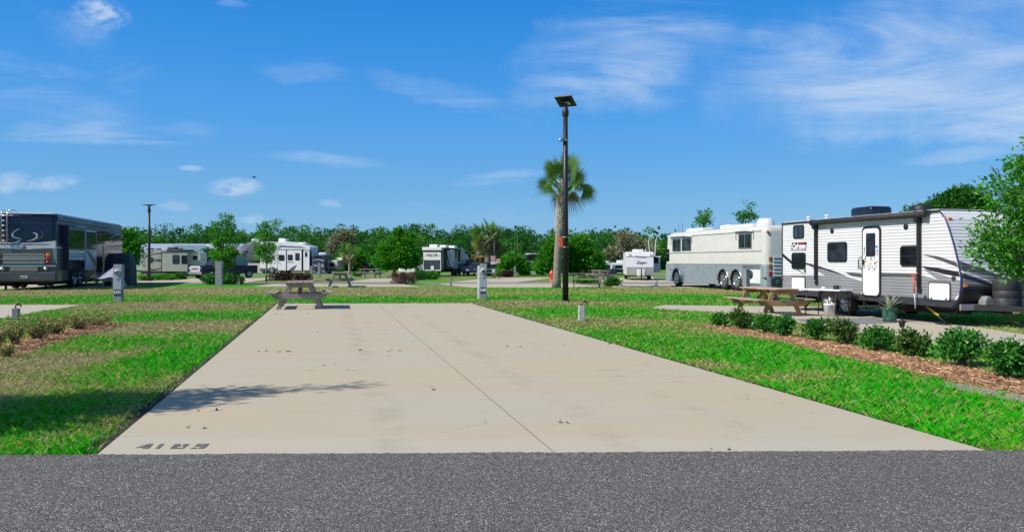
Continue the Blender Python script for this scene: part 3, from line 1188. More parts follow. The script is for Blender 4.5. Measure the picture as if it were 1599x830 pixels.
WOOD_GREY = wood_mat('weathered grey wood', (0.19, 0.160, 0.135), (0.42, 0.365, 0.31))
WOOD_TAN = wood_mat('orange brown pine', (0.24, 0.125, 0.055), (0.46, 0.265, 0.125), (0.46, 0.41, 0.345), 0.55)


def rrect(x0, x1, z0, z1, r, n=4):
    r = min(r, abs(x1 - x0) * .49, abs(z1 - z0) * .49)
    if x0 > x1:
        x0, x1 = x1, x0
    if z0 > z1:
        z0, z1 = z1, z0
    pts = []
    for cx, cz, a0 in ((x1 - r, z1 - r, 0), (x0 + r, z1 - r, 90), (x0 + r, z0 + r, 180), (x1 - r, z0 + r, 270)):
        for k in range(n + 1):
            a = R(a0 + 90.0 * k / n)
            pts.append((cx + r * math.cos(a), cz + r * math.sin(a)))
    return pts


def wheel(parent, x, y, z, rad, wid, out, rim=None, spokes=8, name='wheel'):
    """out = -1 or +1: the side of the hub one sees"""
    b = MB()
    h = wid / 2
    prof = [(rad * .62, -h * .9), (rad * .80, -h), (rad * .95, -h * .86), (rad, -h * .6), (rad, h * .6), (rad * .95, h * .86), (rad * .80, h), (rad * .62, h * .9)]
    b.lathe(prof, 28, (x, y, z), 'y')
    t = b.build(name, RUBBER, parent)
    b = MB()
    yo = y + out * h * .80
    b.lathe([(rad * .64, -out * h * .5), (rad * .65, out * h * .18), (rad * .58, out * h * .10), (rad * .54, -out * h * .35), (rad * .02, -out * h * .42)], 28, (x, yo, z), 'y', 0)
    b.lathe([(rad * .20, -out * h * .40), (rad * .20, out * h * .10), (rad * .14, out * h * .2), (0.002, out * h * .22)], 16, (x, yo, z), 'y', 0)
    for k in range(spokes):
        a = 2 * PI * k / spokes
        ca, sa = math.cos(a), math.sin(a)
        w0, w1 = rad * .075, rad * .10
        p = [(x + ca * rad * .17 - sa * w0, z + sa * rad * .17 + ca * w0), (x + ca * rad * .57 - sa * w1, z + sa * rad * .57 + ca * w1),
             (x + ca * rad * .57 + sa * w1, z + sa * rad * .57 - ca * w1), (x + ca * rad * .17 + sa * w0, z + sa * rad * .17 - ca * w0)]
        b.prism(p, yo - out * h * .30, yo + out * h * .02, 'y', 0)
    for k in range(spokes):
        a = 2 * PI * (k + .5) / spokes
        b.lathe([(rad * .07, 0.001), (rad * .065, out * 0.004), (0.001, out * 0.004)], 8, (x + math.cos(a) * rad * .40, yo - out * h * .40, z + math.sin(a) * rad * .40), 'y', 1)
    b.build('rim', [rim or RIM, DARKIN], t)
    return t


def window(parent, x0, x1, z0, z1, y, out, fw=0.045, r=0.08, mull=None, fmat=None, gmat=None, hbar=False):
    """flat window on a wall whose outside faces out (-1: -y, +1: +y)"""
    fmat, gmat = fmat or BLACK, gmat or GLASS
    x0, x1 = min(x0, x1), max(x0, x1)
    z0, z1 = min(z0, z1), max(z0, z1)
    b = MB()
    b.prism(rrect(x0, x1, z0, z1, r), y - out * .01, y + out * .022, 'y')
    if mull is not None:
        xm = x0 + (x1 - x0) * mull
        b.box(xm - fw * .35, xm + fw * .35, *sorted((y + out * .02, y + out * .034)), z0 + fw, z1 - fw)
    if hbar:
        zm = z0 + (z1 - z0) * .5
        b.box(x0 + fw, x1 - fw, *sorted((y + out * .02, y + out * .034)), zm - fw * .4, zm + fw * .4)
    f = b.build('window', fmat, parent)
    b = MB()
    b.prism(rrect(x0 + fw, x1 - fw, z0 + fw, z1 - fw, max(0.01, r - fw * .6)), y + out * .021, y + out * .026, 'y')
    b.build('pane', gmat, f)
    return f


def poly_decal(name, pts, y, out, mat, parent, th=0.004, lift=0.0):
    b = MB()
    b.prism(pts, y + out * lift, y + out * (lift + th), 'y')
    return b.build(name, mat, parent)


def rounded_box(x0, x1, y0, y1, z0, z1, mats, name, parent, pick, off, seg=5):
    """box whose edges chosen by pick(p, q) are rounded to radius off"""
    me = bpy.data.meshes.new(name)
    bm = bmesh.new()
    vs = [bm.verts.new(p) for p in ((x0, y0, z0), (x1, y0, z0), (x1, y1, z0), (x0, y1, z0), (x0, y0, z1), (x1, y0, z1), (x1, y1, z1), (x0, y1, z1))]
    for f in ((0, 3, 2, 1), (4, 5, 6, 7), (0, 1, 5, 4), (1, 2, 6, 5), (2, 3, 7, 6), (3, 0, 4, 7)):
        bm.faces.new([vs[i] for i in f])
    es = [e for e in bm.edges if pick(e.verts[0].co, e.verts[1].co)]
    bmesh.ops.bevel(bm, geom=es, offset=off, segments=seg, profile=0.5, affect='EDGES')
    bmesh.ops.recalc_face_normals(bm, faces=bm.faces)
    for f in bm.faces:
        f.smooth = True
    bm.to_mesh(me)
    bm.free()
    for m in (mats if isinstance(mats, (list, tuple)) else [mats]):
        me.materials.append(m)
    o = bpy.data.objects.new(name, me)
    C.objects.link(o)
    o.parent = parent
    md = o.modifiers.new('edges', 'EDGE_SPLIT')
    md.split_angle = R(40)
    return o


def roof_unit(parent, x0, x1, y0, y1, z, h, mat, name='air_conditioner', taper=0.12):
    def pk(p, q):
        return p.z > z + 1e-3 or q.z > z + 1e-3
    o = rounded_box(x0, x1, y0, y1, z, z + h, mat, name, parent, pk, min(h * .42, 0.09), 3)
    return o
# ------------------------------------------------------------------ the grey striped travel trailer on the right
SIDING_W = M('white lap siding', (0.70, 0.70, 0.69), 0.45, var=0.04, vscale=1.5, wave=(2, 0.079, 0.010), grime=0.05)
SIDING_G = M('grey lap siding', (0.255, 0.26, 0.268), 0.45, var=0.06, vscale=1.5, wave=(2, 0.079, 0.010))
SIDING_D = M('dark grey stripe', (0.085, 0.086, 0.09), 0.45, var=0.08, vscale=1.5, wave=(2, 0.079, 0.010))
SIDING_K = M('black stripe', (0.02, 0.02, 0.022), 0.45, var=0.1, wave=(2, 0.079, 0.010))
NAVYTRIM = M('navy corner trim', (0.035, 0.03, 0.13), 0.4, var=0.1)
AWNFAB = M('charcoal awning fabric', (0.030, 0.031, 0.034), 0.7, var=0.25, vscale=5)
DOORWHITE = M('white door skin', (0.80, 0.80, 0.79), 0.4, var=0.03)
STICKERS = [M('sticker ' + n, c, 0.45, var=0.25, vscale=40) for n, c in (('blue', (0.05, 0.25, 0.75)), ('yellow', (0.75, 0.55, 0.05)), ('orange', (0.75, 0.28, 0.04)),
            ('red', (0.55, 0.03, 0.03)), ('green', (0.03, 0.28, 0.10)), ('black', (0.03, 0.03, 0.03)), ('violet', (0.12, 0.10, 0.55)), ('tan', (0.45, 0.36, 0.22)))]
YELLOW = M('yellow paint', (0.62, 0.48, 0.03), 0.5, var=0.15)
ORANGE_R = M('orange cord', (0.75, 0.10, 0.03), 0.6, var=0.1)


def make_trailer():
    ang = math.atan2(-AX[1], -AX[0])
    org = (8.60, 24.43)
    F = Frame(org, ang)
    T = empty('travel_trailer', (org[0], org[1], 0), ang, 'white travel trailer with grey swoosh stripes, rolled black awning and sticker covered door', 'travel trailer')
    W_ = 2.30
    out = -1

    def z8(x, y):
        return F.side(1210 + x / 3.774, 300 + y / 3.774)

    def z7(x, y):
        return F.side(1400 + x / 4.613, 330 + y / 4.613)

    top = sum(z8(x, y)[1] for x, y in ((60, 184), (240, 164), (600, 137), (940, 114))) / 4
    front_px = [(975, 114), (1005, 150), (1028, 210), (1055, 300), (1085, 420), (1100, 500), (1099, 560), (1090, 615), (1072, 655)]
    fr = [z8(*p) for p in front_px]
    fr = [(fr[0][0] - .05, top)] + [(x, min(z, top - 0.02)) for x, z in fr]
    zsk = 0.62                                     # top of the black skirt
    zlow = 0.43
    # nose profile sorted from roof down, then tucked under
    nose = [p for p in fr if p[1] > zsk + 0.03]
    xend = nose[-1][0]
    full = [(0, zsk), (0, top)] + nose + [(xend - 0.04, zsk)]
    b = MB()
    b.prism(full, 0, W_, 'y')
    b.build('body', SIDING_W, T)

    def xn(z):
        """x of the nose at height z"""
        pr = nose + [(xend - 0.04, zsk), (xend - 0.22, zlow)]
        for (xa, za), (xb, zb) in zip(pr[:-1], pr[1:]):
            if zb <= z <= za:
                return xa + (xb - xa) * (za - z) / max(1e-6, za - zb)
        return pr[0][0] if z > pr[0][1] else pr[-1][0]

    # skirt with the wheel arch, chassis
    b = MB()
    b.prism([(0.03, zlow + .05), (0.03, zsk), (xend - 0.045, zsk), (xend - 0.20, zlow)], -0.004, W_, 'y')
    b.build('skirt', CHAR, T)
    b = MB()
    b.box(0.2, xend - .3, 0.35, W_ - .35, 0.32, 0.44)
    b.box(0.3, xend - .3, 0.5, 0.62, 0.26, 0.34).box(0.3, xend - .3, W_ - .62, W_ - .5, 0.26, 0.34)
    b.build('chassis', DARKIN, T)

    # lower grey paint
    def S_(pts):
        return [z8(*p) for p in pts]
    dec = [
        ('lower_panel', [(36, 488), (296, 490), (182, 420), (262, 440), (345, 466), (420, 495), (512, 524), (512, 620), (36, 592)], SIDING_G, .004),
        ('lower_panel', [(614, 480), (838, 482), (962, 515), (868, 448), (1094, 520), (1096, 585), (1066, 664), (614, 630)], SIDING_G, .004),
        ('stripe', [(412, 470), (512, 478), (512, 502), (452, 493)], SIDING_D, .0045),
        ('stripe', [(614, 474), (842, 479), (842, 499), (614, 496)], SIDING_D, .007),
        ('stripe', [(862, 434), (960, 445), (1083, 468), (1091, 498), (1000, 482), (900, 456)], SIDING_K, .007),
        ('stripe', [(872, 366), (960, 377), (1070, 412), (1082, 442), (985, 405)], SIDING_D, .0045),
        ('stripe', [(40, 358), (108, 412), (108, 432), (40, 378)], SIDING_K, .0045),
        ('stripe', [(182, 414), (262, 436), (345, 462), (420, 492), (345, 472), (262, 446), (182, 424)], SIDING_K, .0075),
        ('stripe', [(130, 450), (172, 480), (180, 488), (124, 452)], SIDING_K, .0045),
    ]
    for nm, pts, mt, lift in dec:
        q = S_(pts)
        q = [(min(max(x, 0.0), xn(z) - 0.012), max(z, zsk - 0.0)) for x, z in q]
        poly_decal(nm, q, 0, out, mt, T, 0.003, lift - .003)

    # nose bands that follow the curve
    def nose_band(name, zt, zb, mat, lift, ya=0.0, yb=W_, ny=24, nz=8):
        b = MB()
        vs, fs = [], []
        for i in range(ny + 1):
            y = ya + (yb - ya) * i / ny
            t0, t1 = zt(y), zb(y)
            for k in range(nz + 1):
                z = t0 + (t1 - t0) * k / nz
                vs.append((xn(z) + lift, y, z))
        for i in range(ny):
            for k in range(nz):
                a = i * (nz + 1) + k
                fs.append((a, a + 1, a + nz + 2, a + nz + 1))
        b.add(vs, fs, 0, True)
        o = b.build(name, mat, T)
        md = o.modifiers.new('thickness', 'SOLIDIFY')
        md.thickness = 0.004
        return o

    def E(px, py):
        return F.end(px, py, xend - .1)
    zb0 = E(1501, 447)[1]
    # wedge of grey, meeting in a V at the middle
    yv = W_ * 0.5
    zc = E(1565, 434)[1]
    zs = E(1497, 408)[1]
    def upper(y):
        k = min(1, abs(y - yv) / yv)
        return zc + (zs - zc) * k ** 0.85
    nose_band('nose_panel', upper, lambda y: zb0, SIDING_G, 0.004)
    nose_band('nose_stripe', lambda y: upper(y) + .02, lambda y: upper(y) - 0.16 * min(1, abs(y - yv) / yv) - .03, SIDING_D, 0.007)
    nose_band('nose_stripe', lambda y: upper(y) - 0.20, lambda y: upper(y) - 0.24, SIDING_W, 0.010)
    nose_band('nose_stripe', lambda y: upper(y) - 0.27, lambda y: upper(y) - 0.30 - .06 * min(1, abs(y - yv) / yv), SIDING_K, 0.010)
    nose_band('nose_panel', lambda y: zb0 + .001, lambda y: zlow + .01, BLACK, 0.014)

    # navy corner trim along the front edge
    pr = [(p[0] - .005, p[1]) for p in nose] + [(xend - 0.045, zsk), (xend - 0.22, zlow)]
    for yy in (-0.006, W_ + .006):
        b = MB()
        b.path([(x, yy, z) for x, z in pr], 0.020, 8)
        b.build('corner_trim', NAVYTRIM, T)
    # roof edge and rear corner
    b = MB()
    b.box(-0.02, nose[0][0] + .01, -0.025, W_ + .025, top - .045, top + .018)
    b.build('roof_edge', CHAR, T, bevel=.008)
    b = MB()
    b.box(-0.02, nose[0][0] - .05, 0.03, W_ - .03, top + .018, top + .04)
    b.build('roof', WHITE_PL, T, bevel=.01)
    b = MB()
    b.box(-0.022, 0.022, -0.014, 0.02, zsk, top - .05)
    b.build('corner_trim', CHAR, T)

    # awning roller and arms
    xa, _ = z8(250, 300)
    xb, _ = z8(858, 300)
    zr = top - 0.06
    b = MB()
    b.tube((xa - .08, -0.13, zr), (xb + .30, -0.13, zr), 0.075, n=16)
    b.box(xa - .06, xb + .35, -0.06, -0.026, zr + .02, zr + .085)
    b.tube((xa - .10, -0.13, zr), (xa - .06, -0.13, zr), 0.088, n=16)
    b.tube((xb + .26, -0.13, zr), (xb + .32, -0.13, zr), 0.088, n=16)
    aw = b.build('awning', AWNFAB, T)
    zbot1, zbot2 = z8(254, 535)[1], z8(836, 580)[1]
    for xx, zb_ in ((xa, zbot1), (xb, zbot2)):
        b = MB()
        b.box(xx - .045, xx + .045, -0.05, -0.008, zb_, zr - .05)
        b.box(xx - .03, xx + .03, -0.10, -0.05, zb_ + .1, zr - .05)
        b.prism([(-0.17, zr - .16), (-0.17, zr + .08), (0.0, zr + .08), (0.0, zr - .28)], xx - .05, xx + .05, 'x')
        b.box(xx - .06, xx + .06, -0.06, -0.004, zb_ - .04, zb_ + .06)
        b.build('awning_arm', BLACK, aw, bevel=.008)

    # windows
    def win(a, c, **kw):
        (x0, z1), (x1, z0) = z8(*a), z8(*c)
        return window(T, x0, x1, z0, z1, 0, out, **kw)
    win((110, 196), (173, 271), mull=.5, r=.07)
    win((101, 356), (183, 453), r=.09, gmat=GLASS_DK)
    win((312, 296), (427, 411), mull=.48, r=.08)
    win((741, 316), (846, 437), r=.09, hbar=True, gmat=GLASS_DK)

    # door: frame, leaf, pane, handles, stickers
    (xd0, zd1), (xd1, zd0) = z8(520, 206), z8(626, 614)
    b = MB()
    b.prism(rrect(xd0 - .01, xd1 + .015, zd0 - .02, zd1 + .015, .14), -.03, 0.01, 'y')
    dr = b.build('door_frame', BLACK, T)
    b = MB()
    b.prism(rrect(xd0 + .045, xd1 - .035, zd0 + .02, zd1 - .05, .11), -.045, -.028, 'y')
    lf = b.build('door', DOORWHITE, T)
    (xw0, zw1), (xw1, zw0) = z8(546, 242), z8(601, 378)
    b = MB()
    b.prism(rrect(xw0, xw1, zw0, zw1, .05), -.052, -.044, 'y')
    b.build('window_frame', BLACK, lf)
    b = MB()
    b.prism(rrect(xw0 + .025, xw1 - .025, zw0 + .025, zw1 - .025, .04), -.056, -.051, 'y')
    b.build('door_pane', GLASS, lf)
    xh, zh = z8(527, 412)
    b = MB()
    b.box(xh + .005, xh + .075, -.075, -.044, zh - .07, zh + .07)
    b.build('handle', BLACK, lf, bevel=.01)
    xg, zg = z8(513, 415)
    b = MB()
    b.path([(xg + .03, -.004, zg + .17), (xg - .01, -.07, zg + .14), (xg - .03, -.085, zg), (xg - .01, -.07, zg - .14), (xg + .03, -.004, zg - .17)], 0.012, 8)
    b.build('grab_handle', BLACK, T)
    rs = random.Random(4)
    spots = [(609, 320, 0), (611, 345, 0), (610, 365, 3), (545, 408, 1), (567, 424, 2), (575, 402, 3), (562, 452, 6), (588, 400, 7), (583, 440, 4), (598, 418, 5),
             (558, 395, 7), (596, 385, 7), (545, 378, 5), (536, 330, 5), (536, 345, 3), (535, 362, 5), (541, 390, 5), (552, 435, 4), (598, 450, 3), (588, 460, 7), (520, 592, 1),
             (575, 388, 5), (570, 440, 0), (534, 440, 5), (609, 410, 2), (605, 432, 5), (577, 418, 1)]
    for i, (sx, sy, mi) in enumerate(spots):
        x, z = z8(sx, sy)
        rx, rz = rs.uniform(.022, .042), rs.uniform(.022, .042)
        if i in (0, 1, 3, 4):
            rx, rz = .042, .046
        b = MB()
        n = rs.choice([4, 6, 10, 14])
        a0 = rs.uniform(0, 1)
        b.prism([(x + rx * math.cos(a0 + 2 * PI * k / n), z + rz * math.sin(a0 + 2 * PI * k / n)) for k in range(n)], -.0452, -.0475 - .0002 * i, 'y')
        b.prism([(x + .45 * rx * math.cos(a0 + 2 * PI * k / n), z + .45 * rz * math.sin(a0 + 2 * PI * k / n)) for k in range(n)], -.0468, -.0495 - .0002 * i, 'y', 1)
        b.build('sticker', [STICKERS[mi], LETTER_W if i % 3 else STICKERS[(mi + 3) % 8]], lf)
    # lettering beside the door handle: a few tiny marks
    for k in range(4):
        x, z = z8(493, 405 + k * 14)
        b = MB()
        b.box(x - .03, x + .03, -.008, 0.0, z - .016, z + .016)
        b.build('decal', SIDING_D, T)

    # service hatches
    for a, c in (((103, 498), (180, 583)), ((912, 531), (1036, 640))):
        (x0, z1), (x1, z0) = z8(*a), z8(*c)
        z0 = max(z0, zsk - .08)
        b = MB()
        b.prism(rrect(x0 - .02, x1 + .02, z0 - .02, z1 + .02, .06), -.020, 0.0, 'y')
        h = b.build('hatch', CHAR, T)
        b = MB()
        b.prism(rrect(x0 + .012, x1 - .012, z0 + .012, z1 - .012, .05), -.032, -.018, 'y')
        b.build('hatch_door', DOORWHITE, h, bevel=.004)
        for xx in (x0 + (x1 - x0) * .15, x1 - (x1 - x0) * .15):
            b = MB()
            b.box(xx - .025, xx + .025, -.045, -.031, z0 + .02, z0 + .055)
            b.build('latch', BLACK, h)
    # speakers, lights, small fittings
    for p in ((338, 228), (773, 203)):
        x, z = z8(*p)
        b = MB()
        b.lathe([(0.002, -.028), (.055, -.028), (.075, -.018), (.082, 0)], 20, (x, 0, z), 'y')
        b.build('speaker', BLACK, T)
    for p in ((180, 463), (889, 618)):
        x, z = z8(*p)
        b = MB()
        b.box(x - .03, x + .03, -.03, 0.0, z - .05, z + .05)
        b.build('outlet_cover', CHAR, T, bevel=.008)
    x, z = z8(1056, 506)
    b = MB()
    b.lathe([(0.002, -.03), (.05, -.03), (.06, 0)], 16, (x, 0, z), 'y')
    b.build('fuel_cap', CHAR, T)
    yl, zl = E(1485, 340)
    for pp, xx in (((1485, 340), None), ((1489, 446), None)):
        yl, zl = E(*pp)
        yl = max(yl, .10)
        b = MB()
        b.box(xn(zl) - .01, xn(zl) + .035, yl - .05, yl + .05, zl - .028, zl + .028)
        b.build('marker_light', AMBER, T, bevel=.012)
    x, z = z8(42, 510)
    b = MB()
    b.box(0.0, .05, -.03, 0.0, z - .025, z + .025)
    b.build('marker_light', REDLENS, T, bevel=.008)
    # maker's plate with white script on black and a red upper corner
    (x0, z1), (x1, z0) = z8(98, 297), z8(188, 342)
    b = MB()
    sl = .045
    b.prism([(x0, z0), (x1 - sl, z0), (x1, z1), (x0 + sl, z1)], -.010, 0.0, 'y')
    pl = b.build('nameplate', SIGNBLACK, T)
    b = MB()
    b.prism([(x0 + .04, z0 + .018), (x1 - sl - .04, z0 + .018), (x1 - sl - .035, z0 + .036), (x0 + .045, z0 + .036)], -.013, -.009, 'y')
    b.build('nameplate_line', LETTER_W, pl)
    b = MB()
    b.prism([(x0 + (x1 - x0) * .42, z1 - .075), (x1 - .12, z1 - .075), (x1 - .10, z1 - .015), (x0 + (x1 - x0) * .44, z1 - .015)], -.013, -.009, 'y')
    b.build('nameplate_field', M('nameplate red', (0.40, 0.012, 0.03), 0.4), pl)
    zt = z0 + (z1 - z0) * .50
    text_part('Coleman', LETTER_W, pl, basis(((x0 + x1) / 2, -.014, zt), (1, 0, 0), (0, 0, 1)), (z1 - z0) * .92, 'lettering', 0.28, .002, .012, sx=(x1 - x0) / ((z1 - z0) * 3.9))

    # roof gear
    x0, x1 = F.side(1339, 340, 1.14)[0], F.side(1387, 340, 1.14)[0]
    xm = (x0 + x1) / 2
    o = rounded_box(xm - .52, xm + .40, .78, 1.50, top + .04, top + .36, BLACK_GLOSS, 'air_conditioner', T, lambda p, q: p.z > top + .2 or q.z > top + .2, .10, 4)
    b = MB()
    for k in range(6):
        b.box(xm - .54, xm - .515, .86 + k * .1, .90 + k * .1, top + .08, top + .26)
    b.box(xm - .10, xm + .32, .774, .782, top + .10, top + .13)
    b.build('grille', CHAR, o)
    xv = F.side(1438, 330, 1.05)[0]
    b = MB()
    b.lathe([(.24, 0), (.25, .17), (.22, .22), (.05, .23), (0.002, .23)], 20, (xv, 1.05, top + .04))
    b.build('roof_vent', BLACK, T)
    for xv in (.5, 1.4):
        b = MB()
        b.lathe([(.05, 0), (.05, .12), (.07, .13), (.07, .16), (0.002, .17)], 12, (xv, .6, top + .04))
        b.build('roof_vent', WHITE_PL, T)

    # wheels
    wr = 0.315
    for px in (311, 415):
        x, _ = z8(px, 660)
        wheel(T, x, .10, wr, wr, .22, -1, ALU, 6)
        wheel(T, x, W_ - .12, wr, wr, .22, 1, ALU, 6)
    xw = (z8(311, 660)[0] + z8(415, 660)[0]) / 2
    arch = []
    half = abs(z8(311, 660)[0] - z8(415, 660)[0]) / 2 + wr + .06
    pts = [(xw - half, zlow - .02), (xw - half + .03, zsk + .0), (xw - half + .16, zsk + .10), (xw + half - .16, zsk + .10), (xw + half - .03, zsk), (xw + half, zlow - .02),
           (xw + half - .06, zlow - .02), (xw + half - .10, zsk - .02), (xw + half - .2, zsk + .05), (xw - half + .2, zsk + .05), (xw - half + .10, zsk - .02), (xw - half + .06, zlow - .02)]
    b = MB()
    b.prism(pts, -.05, 0.0, 'y')
    b.build('fender', BLACK, T)
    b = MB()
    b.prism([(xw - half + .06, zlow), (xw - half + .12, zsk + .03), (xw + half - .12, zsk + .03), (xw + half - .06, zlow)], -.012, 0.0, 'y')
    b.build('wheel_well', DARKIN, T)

    # stabiliser jacks: folding scissor legs at both ends
    def jack(x, y, mat, spread=.42, nm='stabiliser_jack'):
        b = MB()
        b.path([(x - spread, y, .40), (x + spread * .2, y, .05)], .022, 6)
        b.path([(x + spread, y + .03, .40), (x - spread * .2, y + .03, .05)], .022, 6)
        b.box(x - .16, x + .16, y - .07, y + .10, 0.005, .05)
        b.tube((x - spread, y, .40), (x + spread, y, .40), .018, n=6)
        return b.build(nm, mat, T)
    jack(.75, .30, BLACK)
    jack(.75, W_ - .3, BLACK)
    jf = jack(xend - .75, .22, BLACK, .50)
    b = MB()
    b.path([(xend - 1.22, .21, .40), (xend - .85, .21, .20)], .030, 6)
    b.build('brace', YELLOW, jf)
    jack(xend - .55, W_ - .3, YELLOW, .5)
    # entry step folded under the door
    b = MB()
    b.box(xd0, xd1, -.02, .30, .28, .33)
    b.box(xd0 + .02, xd0 + .06, -.02, .3, .33, .44).box(xd1 - .06, xd1 - .02, -.02, .3, .33, .44)
    b.build('entry_step', DARKIN, T, bevel=.01)
    # bag of hoses below, water tank
    b = MB()
    b.box(xend - 2.6, xend - 1.5, .5, 1.8, .22, .43)
    b.build('tank', DARKIN, T, bevel=.05)

    # tongue
    b = MB()
    tip = (xend + 1.25, W_ / 2, .44)
    for yy in (.28, W_ - .28):
        d0 = Vector((xend - .35, yy, .44))
        d1 = Vector(tip)
        for s in (0, 1):
            pass
        dirv = (d1 - d0).normalized()
        nn = Vector((-dirv.y, dirv.x, 0)) * .035
        vs = [d0 + nn + Vector((0, 0, -.065)), d1 + nn + Vector((0, 0, -.065)), d1 - nn + Vector((0, 0, -.065)), d0 - nn + Vector((0, 0, -.065)),
              d0 + nn + Vector((0, 0, .065)), d1 + nn + Vector((0, 0, .065)), d1 - nn + Vector((0, 0, .065)), d0 - nn + Vector((0, 0, .065))]
        b.add(vs, [(0, 3, 2, 1), (4, 5, 6, 7), (0, 1, 5, 4), (1, 2, 6, 5), (2, 3, 7, 6), (3, 0, 4, 7)])
    b.box(tip[0] - .1, tip[0] + .2, W_ / 2 - .05, W_ / 2 + .05, .42, .52)
    tg = b.build('tongue', BLACK, T)
    b = MB()
    b.tube((tip[0] - .12, W_ / 2, .25), (tip[0] - .12, W_ / 2, 1.0), .03, n=12)
    b.tube((tip[0] - .12, W_ / 2, 1.0), (tip[0] - .12, W_ / 2, 1.18), .055, n=12)
    b.tube((tip[0] - .12, W_ / 2, .28), (tip[0] - .12, W_ / 2, .235), .07, n=12)
    b.build('tongue_jack', ALU, tg)
    # propane bottle cover with two shallow ribs
    b = MB()
    xc = xend + .30
    prof = [(.30, .50), (.305, .66), (.296, .67), (.306, .68), (.31, .83), (.30, .84), (.31, .85), (.305, 1.03), (.285, 1.09), (.20, 1.13), (0.004, 1.135)]
    for yy in (W_ / 2 - .20, W_ / 2 + .20):
        b.lathe([(r * .82, h) for r, h in prof], 24, (xc, yy, 0))
    b.box(xc - .20, xc + .20, W_ / 2 - .2, W_ / 2 + .2, .50, 1.05)
    b.build('propane_cover', CHAR, T)
    b = MB()
    b.box(xc - .34, xc - .12, W_ / 2 - .62, W_ / 2 - .40, .505, .62)
    b.tube((xc - .34, W_ / 2 - .51, .62), (xc - .12, W_ / 2 - .51, .62), .09, n=14)
    b.build('battery_box', GREYMET, T, bevel=.01)
    b = MB()
    b.box(xend - .06, xend - .02, .05, .75, .38, .52)
    b.build('plate', GREYMET, tg)
    # orange cord tied round the front awning arm with its tail
    x, z = z8(845, 492)
    b = MB()
    b.path([(x - .12, -.12, z + .06), (x, -.135, z), (x + .12, -.12, z + .07)], .014, 6)
    b.path([(x, -.13, z), (x + .01, -.13, z - .2), (x, -.125, z - .42)], .017, 6)
    b.path([(x, -.125, z - .42), (x + .03, -.12, z - .6), (x + .04, -.12, z - .80)], .010, 6, 1)
    o = b.build('cord', [ORANGE_R, WHITE_PL])
    o.parent = None
    o.matrix_world = Matrix.Translation((org[0], org[1], 0)) @ Matrix.Rotation(ang, 4, 'Z')
    tag(o, 'orange cord with a white tail tied round the front awning arm', 'cord')
    return F, T, xend, W_


TR_F, TRAILER, TR_XEND, TR_W = make_trailer()
# ------------------------------------------------------------------ the old silver and cream coach
CREAM = M('cream coach paint', (0.60, 0.59, 0.535), 0.38, var=0.05, vscale=1.5, grime=0.10)
FLUTED = M('fluted silver siding', (0.29, 0.335, 0.355), 0.36, 0.2, var=0.06, vscale=0.8, wave=(2, 0.118, 0.007))
COACHTRIM = M('coach trim strip', (0.22, 0.215, 0.20), 0.4, var=0.1)


